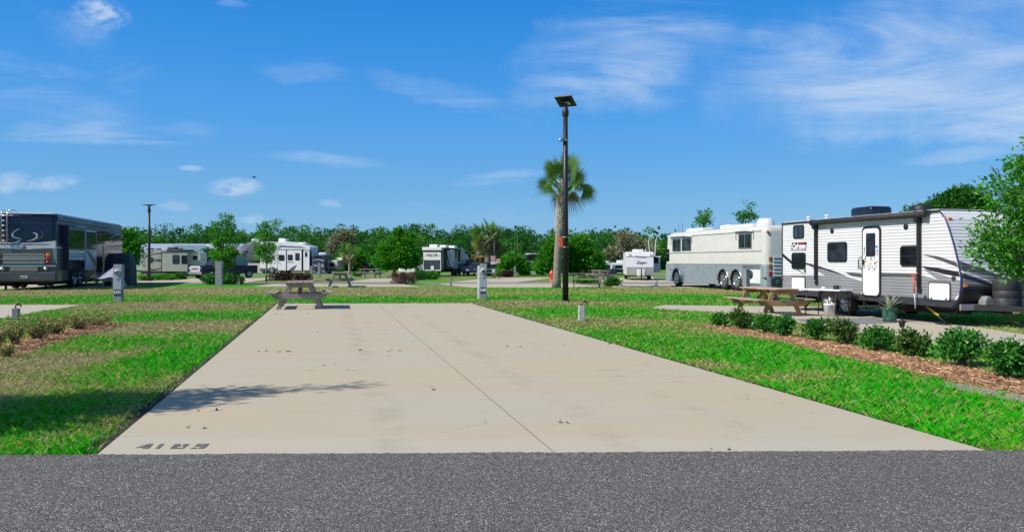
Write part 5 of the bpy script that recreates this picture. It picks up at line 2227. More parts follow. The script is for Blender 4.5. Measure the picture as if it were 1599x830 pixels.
p = G(754.5, 466)
pedestal(p, 1.40, .27, '4189', 'grey meter pedestal with white side post at the back corner of the pad', SIGNBLACK, side_post=True)
p = G(185, 470)
pedestal(p, 1.37, .30, '4191', 'grey meter pedestal standing in the lawn in front of the dark motorhome', SIGNBLACK, ang=R(4))
p = G(342, 445.5)
pedestal(p, 1.50, .42, '', 'plain blue grey pedestal in front of the round green hedge', None, plain=True)
p = G(1166, 463)
pedestal((p[0], p[1]), 1.15, .20, '', 'slim grey pedestal in front of the coach behind the brown picnic table', None, plain=True, ang=R(20))
p = G(498.5, 432.5)
pedestal(p, 1.35, .22, '', 'pale pedestal with a dark foot in front of the small dark trailer', None, plain=True)
p = G(486.5, 429)
pedestal(p, 1.0, .22, '', 'small pale pedestal left of the small dark trailer', None, plain=True)
p = G(804, 431)
pedestal(p, 1.0, .22, '', 'white pedestal in front of the bushy tree right of the palms', None, plain=True)


# ------------------------------------------------------------------ water spigots
OLDWOOD = M('flaking white post', (0.50, 0.49, 0.46), 0.85, var=0.35, vscale=22, bump=0.6)
BRASS = M('dull brass', (0.20, 0.155, 0.08), 0.45, 0.8, var=0.2)


def spigot(loc, h, label, mat):
    P = empty('water_spigot', (loc[0], loc[1], SOIL), R(8), label, 'water spigot', 'water spigots in the lawn')
    b = MB()
    b.box(-.075, .075, -.06, .06, 0, h - .09)
    b.build('post', mat, P, bevel=.008)
    b = MB()
    b.tube((0.0, -.02, h - .12), (0.0, -.02, h + .02), .020, n=8)
    b.path([(0, -.02, h), (.08, -.03, h + .01), (.13, -.04, h - .005), (.145, -.045, h - .05)], [.02, .022, .02, .018], 8)
    b.path([(-.05, -.02, h + .03), (.05, -.02, h + .03)], .012, 6)
    b.lathe([(.045, 0), (.045, .012), (.002, .012)], 10, (0.05, -.03, h + .04))
    b.build('tap', BRASS, P)
    return P


spigot(G(908, 500), .50, 'white flaking post with a tap on the lawn in front of the lamp post', OLDWOOD)
spigot(G(25, 500.5), .44, 'grey post with a tap behind the straggly shrubs at the far left', GREYMET)
spigot(G(704, 444.5), .42, 'small grey tap post beside the far concrete pad', GREYMET)
spigot(G(373, 445.3), .38, 'small grey tap post right of the plain blue grey pedestal', GREYMET)
spigot(G(1025, 446), .40, 'small pale tap post beside the front wheel of the coach', WHITE_PL)

# ------------------------------------------------------------------ fire hydrant
HYD = M('orange red hydrant paint', (0.60, 0.075, 0.015), 0.4, var=0.12)
p = G(861.5, 440.5)
Hh = empty('fire_hydrant', (p[0], p[1], SOIL), 0, 'small orange red fire hydrant at the foot of the tall palm', 'fire hydrant')
b = MB()
b.lathe([(.20, 0), (.20, .05), (.13, .07), (.13, .58), (.19, .60), (.19, .66), (.15, .70), (.13, .80), (.06, .88), (.05, .93), (.002, .94)], 16)
b.build('barrel', HYD, Hh)
for s in (-1, 1):
    b = MB()
    b.lathe([(.07, s * .12), (.07, s * .2), (.085, s * .2), (.085, s * .25), (.03, s * .26), (.002, s * .28)], 12, (0, 0, .5), 'x')
    b.build('nozzle', HYD, Hh)
b = MB()
b.lathe([(.09, -.12), (.09, -.22), (.105, -.22), (.105, -.27), (.002, -.28)], 12, (0, 0, .45), 'y')
b.build('nozzle', HYD, Hh)

# ------------------------------------------------------------------ things round the grey striped trailer
def z6(x, y):
    return (1260 + x / 6.918, 440 + y / 6.918)


def tl(px, py):
    return G(*z6(px, py))


# folding table
pa, pb = G(1276.5, 492), G(1325, 495.5)
cx, cy = (pa[0] + pb[0]) / 2 - .05, (pa[1] + pb[1]) / 2 + .25
ang = math.atan2(pb[1] - pa[1], pb[0] - pa[0])
FT = empty('folding_table', (cx, cy, 0), ang, 'white topped folding table with thin black legs beside the trailer wheels', 'folding table')
b = MB()
b.prism(rrect(-.62, .62, -.30, .30, .04), .70, .74, 'z')
b.build('tabletop', WHITE_PL, FT, bevel=.008)
for sx_ in (-1, 1):
    for sy_ in (-1, 1):
        b = MB()
        b.path([(sx_ * .46, sy_ * .25, .70), (sx_ * .50, sy_ * .27, 0.0)], .014, 8)
        b.build('leg', BLACK, FT)
    b = MB()
    b.path([(sx_ * .47, -.25, .35), (sx_ * .47, .25, .35)], .010, 6)
    b.path([(sx_ * .47, 0, .35), (sx_ * .1, 0, .69)], .010, 6)
    b.build('brace', BLACK, FT)
def on_table(x, y, z=.742):
    return (cx + math.cos(ang) * x - math.sin(ang) * y, cy + math.sin(ang) * x + math.cos(ang) * y, z)
q = on_table(.33, -.05)
b = MB()
b.lathe([(.075, 0), (.078, .10), (.07, .11), (.065, .02), (.002, .02)], 16)
o = b.build('mug', BLACK)
o.location = q
b = MB()
b.path([(.075, 0, .085), (.115, 0, .075), (.115, 0, .035), (.075, 0, .025)], .010, 6)
b.build('handle', BLACK, o)
tag(o, 'black mug on the white folding table', 'mug')
q = on_table(-.05, -.08)
b = MB()
b.lathe([(.05, 0), (.055, .05), (.05, .055), (.002, .05)], 14)
o = b.build('bowl', WHITE_PL)
o.location = q
tag(o, 'small white bowl in the middle of the folding table', 'bowl')

# white bucket with a printed blue pattern and odd tools in it
p = tl(243, 372)
BK = empty('bucket', (p[0], p[1], 0), 0, 'white plastic bucket with blue printing in front of the trailer wheels', 'bucket')
b = MB()
b.lathe([(.002, 0.004), (.125, 0.0), (.150, .31), (.158, .315), (.158, .345), (.150, .345), (.148, .36), (.138, .36), (.115, .03), (.002, .03)], 24)
b.build('pail', WHITE_PL, BK)
b = MB()
BLUEINK = M('blue printing', (0.10, 0.14, 0.42), 0.5, var=0.4, vscale=30)
for k in range(3):
    a0 = R(-130 + k * 40)
    for j in range(4):
        a = a0 + j * .10
        r0 = .139 + .02 * (j % 2)
        zz = .10 + .05 * ((j * 7 + k * 3) % 4)
        rr = .1255 + (zz + .03) / .31 * .025 + .0015
        ca, sa = math.cos(a), math.sin(a)
        b.add([(rr * math.cos(a - .055), rr * math.sin(a - .055), zz), (rr * math.cos(a + .05), rr * math.sin(a + .05), zz + .01), (rr * math.cos(a + .05) * 1.012, rr * math.sin(a + .05) * 1.012, zz + .07), (rr * math.cos(a - .05) * 1.012, rr * math.sin(a - .05) * 1.012, zz + .055)], [(0, 1, 2, 3)])
b.build('printing', BLUEINK, BK)
b = MB()
b.path([(-.158, 0, .33), (-.15, -.05, .45), (0, -.09, .50), (.15, -.05, .45), (.158, 0, .33)], .005, 5)
b.build('handle', ALU, BK)
b = MB()
rs = random.Random(3)
for k in range(9):
    x, y = rs.uniform(-.08, .08), rs.uniform(-.08, .08)
    b.path([(x * .4, y * .4, .05), (x * 1.3, y * 1.3, rs.uniform(.40, .56))], rs.uniform(.008, .02), 6, k % 3)
o = b.build('tool', [ALU, WHITE_PL, CHAR])
o.location = (p[0], p[1], 0)
tag(o, 'jumble of tool handles sticking out of the white bucket', 'tools')

# spider plant in a green pot
p = tl(893, 428)
POTG = M('green glazed pot', (0.030, 0.10, 0.065), 0.35, var=0.5, vscale=9)
PP = empty('potted_plant', (p[0], p[1], 0), 0, 'green glazed pot with a spiky silvery plant in front of the trailer', 'potted plant')
b = MB()
b.lathe([(.002, 0.002), (.15, 0), (.165, .04), (.16, .06), (.178, .27), (.175, .29), (.195, .30), (.195, .345), (.175, .345), (.165, .31), (.002, .30)], 26)
b.build('pot', POTG, PP)
SPIKE = leaf_mat('silvery blade leaf', (0.22, 0.28, 0.17), (0.55, 0.60, 0.46), 0.5, 0.2)
b_vs, b_f = [], []
rng = np.random.default_rng(8)
pts, tone = [], []
for k in range(30):
    a = 2 * PI * k / 30 * 2.4
    tilt = rng.uniform(.15, 1.25)
    Ln = rng.uniform(.38, .56)
    wv = .022
    prev = None
    for j in range(5):
        t0, t1 = j / 5, (j + 1) / 5
        def P_(t):
            ang_ = tilt + t * t * 1.1 * tilt
            r = Ln * (math.sin(tilt) * t + .2 * t * t * tilt)
            zz = .31 + Ln * (math.cos(tilt) * t - .35 * tilt * t * t)
            return np.array((math.cos(a) * r, math.sin(a) * r, zz))
        s_ = np.array((-math.sin(a), math.cos(a), 0)) * wv
        p0, p1 = P_(t0), P_(t1)
        w0, w1 = (1 - t0) ** .6, (1 - t1) ** .6
        pts += [p0 - s_ * w0, p0 + s_ * w0, p1 + s_ * w1, p1 - s_ * w1]
        tone.append(rng.random())
fast_mesh('foliage', np.array(pts), 4, SPIKE, np.array(tone), PP)

# solar path light
p = G(1408.5, 526)
PL = empty('path_light', (p[0], p[1], SOIL), 0, 'small black path light on a stake behind the shrubs, right of the potted plant', 'path light')
PL.scale = (.8, .8, .85)
b = MB()
b.tube((0, 0, 0), (0, 0, .26), .012, n=8)
b.build('stake', BLACK, PL)
b = MB()
b.lathe([(.02, .26), (.06, .29), (.075, .38), (.09, .39), (.10, .40), (.06, .44), (.02, .45), (.015, .47), (.002, .47)], 12)
b.build('lantern', BLACK, PL)
b = MB()
b.lathe([(.055, .295), (.070, .375)], 6)
b.build('lens', glass_mat('frosted lens', (.3, .3, .28), .3), PL)

# mat on the concrete and wood blocks under the tongue jack
pm = [G(1240, 498), G(1275, 507), G(1400, 503.5), G(1365, 495.5)]
b = MB()
b.prism(pm, -.004, .004, 'z')
tag(b.build('outdoor_mat', M('grey woven mat', (0.20, 0.205, 0.21), 0.9, var=0.3, vscale=16)), 'flat grey outdoor mat under the folding table and bucket', 'mat')
jx = TR_XEND + 1.13
wp = TRAILER.matrix_world
def tr_world(x, y):
    f, n, o = TR_F.f, TR_F.n, TR_F.o
    return (o[0] + f[0] * x + n[0] * y, o[1] + f[1] * x + n[1] * y)
q = tr_world(jx, TR_W / 2)
BLOCKS = [('wood_block', (.24, .16, .09), 0.0, M('brown timber block', (0.16, 0.075, 0.035), .85, var=.4), 'brown timber block on the ground under the tongue jack of the trailer'),
          ('wood_block', (.20, .15, .15), .09, M('pale timber block', (0.50, 0.44, 0.34), .85, var=.25), 'pale timber block stacked on the brown one under the tongue jack')]
for nm, (hx, hy, hz), z0, mt, lb in BLOCKS:
    b = MB()
    b.box(-hx, hx, -hy, hy, -.004, hz - .004)
    b.box(-hx + .02, hx - .02, -hy - .006, hy + .006, hz * .3, hz * .7)
    o = b.build(nm, mt, bevel=.006)
    o.location = (q[0], q[1], z0)
    o.rotation_euler = (0, 0, ANG_PAD + .1)
    tag(o, lb, 'timber block')

# ------------------------------------------------------------------ covered golf cart and grey tarp by the motorhome
COVER = M('dark cover fabric', (0.014, 0.018, 0.028), 0.6, var=0.3, vscale=2)
TARP = M('grey tarpaulin', (0.22, 0.225, 0.30), 0.6, var=0.12, vscale=2)


def draped(name, loc, ang, hx, hy, h, mat, label, cat, folds=.04, n=72, m=16, flare=.08, seed=1, topround=.22):
    rng = np.random.default_rng(seed)
    ph = rng.random(8) * 6.28
    vs, fs = [], []
    for i in range(m + 1):
        t = i / m
        zz = h * (1 - (1 - t) ** 1.0) if t < 1 else h
        k = 1.0 + flare * (1 - t)
        for j in range(n):
            a = 2 * PI * j / n
            ca, sa = math.cos(a), math.sin(a)
            e = 4.5
            rr = 1.0 / (abs(ca) ** e + abs(sa) ** e) ** (1 / e)
            rise = max(0.0, (t - .72) / .28)
            shrinkr = 1 - topround * rise ** 2.6
            fo = folds * (1 - .7 * t) * (math.sin(a * 9 + ph[0]) + .7 * math.sin(a * 17 + ph[1] + t * 2) + .5 * math.sin(a * 23 + ph[2]))
            vs.append((hx * rr * ca * k * shrinkr + fo * ca, hy * rr * sa * k * shrinkr + fo * sa, h * t ** .92))
    for i in range(m):
        for j in range(n):
            j2 = (j + 1) % n
            fs.append((i * n + j, i * n + j2, (i + 1) * n + j2, (i + 1) * n + j))
    vs.append((0, 0, h + .05))
    c = len(vs) - 1
    for j in range(n):
        fs.append((m * n + j, m * n + (j + 1) % n, c))
    b = MB()
    b.add(vs, fs, 0, True)
    o = b.build(name, mat)
    o.location = (loc[0], loc[1], SOIL)
    o.rotation_euler = (0, 0, ang)
    tag(o, label, cat)
    return o


p = G(190, 446)
draped('covered_golf_cart', (p[0] - .55, p[1] + 1.0), ANG_PAD, 1.05, .74, 2.02, COVER, 'golf cart under a black fitted cover beside the motorhome', 'golf cart', seed=3)
# tarp pulled up into a ridge and pegged down on the right
Yt = 42.2
def tp(px, py, dy=0):
    X, Y, Z = WZ(px, py, Yt + dy)
    return (X, Y, max(Z, SOIL + .01))
vs = [tp(143, 431, -.2), tp(155, 429.5, -.1), tp(178, 412.5), tp(186, 417), tp(198, 446, -.1), tp(192, 447, -.4), tp(176, 428, -.5), tp(158, 438, -.5),
      tp(150, 447, .8), tp(160, 430, .9), tp(180, 413, .9), tp(199, 446, .8)]
b = MB()
b.add(vs, [(0, 7, 1), (1, 7, 6, 2), (2, 6, 3), (3, 6, 5, 4), (0, 1, 9, 8), (1, 2, 10, 9), (2, 3, 10), (3, 4, 11, 10)], 0, False)
o = b.build('tarpaulin', TARP)
md = o.modifiers.new('cloth', 'SUBSURF')
md.levels = md.render_levels = 2
md = o.modifiers.new('thickness', 'SOLIDIFY')
md.thickness = .02
tag(o, 'grey tarpaulin drawn up into a peak beside the covered golf cart', 'tarp')

# bird high in the sky
BIRD = M('dark feathers', (0.02, 0.02, 0.022), 0.8)
X, Y, Z = WZ(397, 277, 60)
b = MB()
b.path([(-.16, 0, 0), (-.08, 0, .01), (.05, 0, .01), (.14, 0, .02), (.18, 0, .015)], [.01, .035, .045, .03, .006], 8)
vs = []
for s in (-1, 1):
    v = [(.07, s * .03, .02), (-.04, s * .03, .02), (-.05, s * .16, .08), (.05, s * .17, .085), (-.03, s * .32, .03), (.02, s * .31, .03)]
    b.add(v, [(0, 1, 2, 3), (3, 2, 4, 5)] if s > 0 else [(3, 2, 1, 0), (5, 4, 2, 3)])
b.add([(-.14, -.02, 0.0), (-.14, .02, 0.0), (-.24, .05, .0), (-.24, -.05, 0)], [(0, 1, 2, 3)])
o = b.build('bird', BIRD)
o.location = (X, Y, Z)
o.rotation_euler = (0, R(-5), R(190))
md = o.modifiers.new('thickness', 'SOLIDIFY')
md.thickness = .008
tag(o, 'small dark bird flying high over the lawn', 'bird')
# ------------------------------------------------------------------ campers further off
GEL_W = M('white fibreglass', (0.72, 0.72, 0.72), 0.35, var=0.05, vscale=1.2, grime=0.10)
GEL_B = M('beige fibreglass', (0.50, 0.475, 0.41), 0.4, var=0.05, vscale=1.2, grime=0.10)
GEL_G = M('slate fibreglass', (0.105, 0.115, 0.13), 0.3, var=0.12, vscale=1.2, coat=.3)
SLATE_D = M('dark slate fibreglass', (0.045, 0.055, 0.085), 0.35, var=0.2, vscale=1.2)
SWOOSH_D = M('dark swoosh', (0.06, 0.055, 0.055), 0.4)
SWOOSH_L = M('silver swoosh', (0.48, 0.50, 0.52), 0.3, 0.3)


def curve_strip(pts, w0, w1):
    """tapering strip along a polyline in the wall plane"""
    L_, R_ = [], []
    n = len(pts)
    for i, p in enumerate(pts):
        a = pts[max(i - 1, 0)]
        c = pts[min(i + 1, n - 1)]
        d = Vector((c[0] - a[0], c[1] - a[1])).normalized()
        t = i / (n - 1)
        w = (w0 + (w1 - w0) * t) * .5
        L_.append((p[0] - d.y * w, p[1] + d.x * w))
        R_.append((p[0] + d.y * w, p[1] - d.x * w))
    return L_ + R_[::-1]


def bez(p0, p1, p2, n=10):
    return [((1 - t) ** 2 * p0[0] + 2 * t * (1 - t) * p1[0] + t * t * p2[0], (1 - t) ** 2 * p0[1] + 2 * t * (1 - t) * p1[1] + t * t * p2[1]) for t in [k / n for k in range(n + 1)]]


# ---- beige trailer, side on, nose to the left
def beige_trailer():
    # x local runs right along the visible side (nose at x = 0); visible side at y = 0 facing the camera
    Y0 = 80.0
    X0 = (214 - 799.5) / 1200 * Y0
    T = empty('travel_trailer', (X0, Y0, 0), R(7), 'beige travel trailer with brown swooshes and a slide out, nose to the left', 'travel trailer')
    F = Frame((X0, Y0), R(7))
    def s(x, y):
        return F.side(205 + x / 12.77, 375 + y / 12.77)
    top = s(500, 190)[1]
    zb = s(600, 650)[1]
    L = s(1385, 400)[0]
    x_nose = s(205, 470)[0]
    prof = [(s(215, 640)[0], zb), (x_nose, s(0, 560)[1]), (x_nose - .02, s(0, 470)[1]), (s(215, 330)[0], s(0, 350)[1]), (s(290, 240)[0], s(0, 235)[1]), (s(390, 190)[0], top),
            (L - .5, s(1250, 225)[1] if False else top - .05), (L, top - .35), (L, s(0, 575)[1]), (s(1250, 640)[0], zb)]
    b = MB()
    b.prism(prof, 0, 2.4, 'y')
    b.build('body', GEL_B, T, bevel=.03)
    # silver moulded nose cap with raised ribs
    def cap(pts, mat, y0, y1):
        b = MB()
        b.prism(pts, y0, y1, 'y')
        return b.build('nose_cap', mat, T, bevel=.01)
    cap([s(*p) for p in ((190, 460), (215, 330), (290, 232), (390, 184), (335, 190), (250, 200), (205, 280), (170, 400), (165, 455))], SWOOSH_L, -.02, 2.42)
    b = MB()
    for k, off in enumerate((0, 45, 90)):
        b.prism(curve_strip(bez(s(170 + off * .3, 450), s(210 + off * .6, 290), s(330 + off, 195)), .03, .10), -.035, -.0, 'y')
    b.build('nose_rib', WHITE_PL, T)
    # dark swooshes
    b = MB()
    b.prism(curve_strip(bez(s(290, 340), s(400, 260), s(610, 262)), .03, .12), -.010, 0.0, 'y')
    b.prism(curve_strip(bez(s(390, 580), s(520, 600), s(620, 530)), .16, .03), -.010, 0.0, 'y')
    b.prism(curve_strip(bez(s(810, 570), s(980, 530), s(1090, 480)), .03, .13), -.012, 0.0, 'y')
    b.prism(curve_strip(bez(s(1130, 490), s(1290, 500), s(1330, 650)), .06, .36), -.012, 0.0, 'y')
    b.prism(curve_strip(bez(s(1170, 540), s(1260, 560), s(1310, 600)), .03, .16), -.014, 0.0, 'y')
    b.build('swoosh', SWOOSH_D, T)
    b = MB()
    b.box(.35, L - .7, .0 - .006, 2.4, zb - .1, zb + .22)
    b.build('skirt', CHAR, T)
    def win(a, c, **kw):
        (x0, z1), (x1, z0) = s(*a), s(*c)
        return window(T, x0, x1, z0, z1, kw.pop('y', 0), -1, **kw)
    win((342, 330), (426, 445), r=.12)
    win((1228, 298), (1316, 388), mull=.5, r=.08)
    # slide out
    (x0, z1), (x1, z0) = s(630, 235), s(1130, 618)
    b = MB()
    b.box(x0 + .05, x1 + .1, -.55, .05, z0 + .0, z1 + .0)
    so = b.build('slide_out', GEL_B, T, bevel=.02)
    b = MB()
    b.box(x0 - .01, x0 + .05, -.56, .02, z0 - .02, z1 + .02)
    b.build('slide_seal', BLACK, so)
    b = MB()
    b.box(x0, x1 + .12, -.6, .02, z1, z1 + .06)
    b.build('slide_topper', GEL_G, so)
    for a, c in (((822, 290), (958, 470)), ((1000, 296), (1122, 470))):
        (xa, za), (xb, zb_) = F.side(205 + a[0] / 12.77, 375 + a[1] / 12.77, -.55), F.side(205 + c[0] / 12.77, 375 + c[1] / 12.77, -.55)
        b = MB()
        b.prism(rrect(xa, xb, zb_, za, .1), -.575, -.545, 'y')
        b.build('window', BLACK, so)
        b = MB()
        b.prism(rrect(xa + .06, xb - .06, zb_ + .42 * (za - zb_), za - .06, .06), -.582, -.572, 'y')
        b.prism(rrect(xa + .06, xb - .06, zb_ + .06, zb_ + .36 * (za - zb_), .06), -.582, -.572, 'y')
        b.build('pane', GLASS, so)
    mx = s(515, 395)
    text_part('Kodiak', LETTER_K, T, basis((mx[0], -.008, mx[1]), (1, 0, 0), (0, 0, 1)), .46, 'lettering', .3, .003, .006, sx=.75)
    for a, w_, h_ in ((760, .95, .33), (300, .7, .22), (470, .4, .18), (920, .3, .25)):
        x, _ = s(a, 170)
        roof_unit(T, x - w_ / 2, x + w_ / 2, .8, 1.6, top - .02, h_, CHAR if a in (760, 470) else GEL_G)
    b = MB()
    b.tube((s(700, 180)[0], -.08, top - .02), (s(1260, 235)[0], -.08, top - .06), .07, n=10)
    b.build('awning', CHAR, T)
    for px in (1020, 1095):
        x, _ = s(px, 680)
        wheel(T, x, .0, .38, .38, .24, -1, RIM, 6)
        wheel(T, x, 2.38, .38, .38, .24, 1, RIM, 6)
    b = MB()
    b.box(-.9, .6, 1.1, 1.3, .45, .58)
    b.tube((-.75, 1.2, 0.0), (-.75, 1.2, 1.0), .045, n=8)
    b.build('tongue', BLACK, T)
    b = MB()
    for xx in (.9, L - 1.0):
        b.tube((xx, .3, 0), (xx, .3, zb), .04, n=6)
    b.build('stabiliser_jack', BLACK, T)


beige_trailer()


# ---- fifth wheel with the round grey nose
def fifth_wheel():
    Y0 = 96.0
    X0 = (366 - 799.5) / 1200 * Y0
    a0 = R(-9)
    T = empty('fifth_wheel_trailer', (X0, Y0, 0), a0, 'white and silver fifth wheel camper with a bulging slate grey nose', 'camper')
    F = Frame((X0, Y0), a0)
    def s(x, y, y0=0.0):
        return F.side(350 + x / 4.61, 320 + y / 4.61, y0)
    top = s(400, 262)[1]
    zfl = s(160, 392)[1]
    zb = s(450, 475)[1]
    L = s(618, 400)[0]
    xk = s(258, 420)[0]
    b = MB()
    b.prism([(s(246, 330)[0], zfl + .1), (s(246, 330)[0], top), (L * .75, top - .05), (L, top - .65), (L, zb), (xk, zb), (xk, zfl + .1)], 0, 2.5, 'y')
    b.build('body', GEL_W, T, bevel=.04)
    # domed nose
    n, m = 14, 12
    vs, fs = [], []
    zc, hz = (zfl + top) / 2 - .05, (top - zfl) / 2 + .12
    x1 = s(252, 330)[0]
    for i in range(n + 1):
        t = i / n
        for k in range(m + 1):
            a = -PI / 2 + PI * k / m
            fx = math.cos(a)
            y = 1.25 + 1.27 * math.sin(a) * (.92 + .08 * t)
            bulge = (1 - (2 * t - 1) ** 2 * .55)
            x = x1 - (x1 + .05) * (fx ** .55) * bulge if fx > 1e-6 else x1
            vs.append((x, y, zc + hz * (2 * t - 1)))
    for i in range(n):
        for k in range(m):
            a = i * (m + 1) + k
            fs.append((a, a + 1, a + m + 2, a + m + 1))
    b = MB()
    b.add(vs, fs, 0, True)
    b.add([vs[k] for k in range(m + 1)], [tuple(range(m + 1))])
    b.add([vs[n * (m + 1) + k] for k in range(m + 1)], [tuple(range(m + 1))])
    b.build('nose_cap', GEL_G, T)
    b = MB()
    for k, (dz, ln) in enumerate(((.28, .9), (.08, 1.2), (-.12, .8), (-.25, .5))):
        xx = s(130, 300)[0]
        b.prism(curve_strip(bez((.55 - ln * .3, zc + .1 + dz), (.7, zc + .22 + dz), (.75 + ln * .7, zc + dz)), .03, .09), -.10, -.02, 'y')
    b.M = None
    b.build('emblem', SWOOSH_L, T)
    # landing box under the nose
    (xa, za), (xb, zb_) = s(168, 425), s(285, 490)
    b = MB()
    b.box(xa, xk + .3, .05, 2.45, zb_, za + .1)
    b.build('front_compartment', GEL_B, T, bevel=.03)
    b = MB()
    b.prism([(xk - .02, zfl + .14), (xb, zfl + .14), (xa + .6, za), (xa, za)], .1, 2.4, 'y')
    b.build('pin_box', DARKIN, T)
    # slides
    def slide(pa, pc, mat, dark=True):
        (x0, z1), (x1, z0) = s(*pa, -.5), s(*pc, -.5)
        b = MB()
        b.box(x0, x1, -.5, .05, z0, z1)
        so = b.build('slide_out', mat, T, bevel=.015)
        b = MB()
        for xx in (x0, x1):
            b.box(xx - .05, xx + .05, -.47, .03, z0 - .03, z1 + .05)
        b.build('slide_seal', BLACK, so)
        b = MB()
        b.box(x0 - .05, x1 + .05, -.53, .03, z1, z1 + .07)
        b.build('slide_topper', GEL_G, so)
        return so
    s1 = slide((386, 322), (445, 470), GEL_W)
    s2 = slide((452, 322), (557, 470), GEL_W)
    s3 = slide((570, 328), (614, 470), GEL_W)
    for so, a, c in ((s1, (392, 358), (434, 400)), (s2, (458, 356), (493, 398)), (s2, (512, 346), (543, 398)), (s3, (582, 338), (598, 372))):
        (x0, z1), (x1, z0) = s(*a, -.5), s(*c, -.5)
        b = MB()
        b.prism(rrect(x0, x1, z0, z1, .08), -.525, -.495, 'y')
        b.build('window', BLACK, so)
        b = MB()
        b.prism(rrect(x0 + .05, x1 - .05, z0 + .05, z1 - .05, .05), -.532, -.522, 'y')
        b.build('pane', GLASS, so)
    p = s(478, 411, -.5)
    text_part('Sequoia' if False else 'Pinnacle', LETTER_K, s2, basis((p[0], -.503, p[1]), (1, 0, 0), (0, 0, 1)), .26, 'lettering', .2, .003, .004)
    b = MB()
    b.prism([s(*q, -.5) for q in ((462, 470), (490, 445), (524, 430), (512, 455), (500, 470))], -.508, -.49, 'y')
    b.build('mountain_decal', GEL_G, s2)
    b = MB()
    b.prism(curve_strip(bez(s(300, 330), s(340, 300), s(380, 296)), .03, .12), -.010, 0, 'y')
    b.prism([s(395, 290), s(560, 300), s(600, 315), s(560, 308), s(400, 302)], -.012, 0, 'y')
    b.box(xk, L - .05, -.008, 0.0, zb, zb + .35)
    b.build('stripe', GEL_G, T)
    for px0, h_ in ((202, .40), (395, .42), (540, .2)):
        x, _ = s(px0, 250)
        roof_unit(T, x - .5, x + .5, .8, 1.7, top - (.02 if px0 < 500 else .3), h_, WHITE_PL)
    xw = s(345, 480)[0]
    for x in (xw, xw + 1.0):
        wheel(T, x, .05, .42, .42, .26, -1, RIM, 6)
        wheel(T, x, 2.4, .42, .42, .26, 1, RIM, 6)
    b = MB()
    b.box(xk, L - .2, .3, 2.2, .3, zb)
    b.tube((xa + .4, .3, 0), (xa + .4, .3, zb_ + .1), .07, n=8)
    b.tube((xa + .4, 2.2, 0), (xa + .4, 2.2, zb_ + .1), .07, n=8)
    b.build('chassis', DARKIN, T)


fifth_wheel()


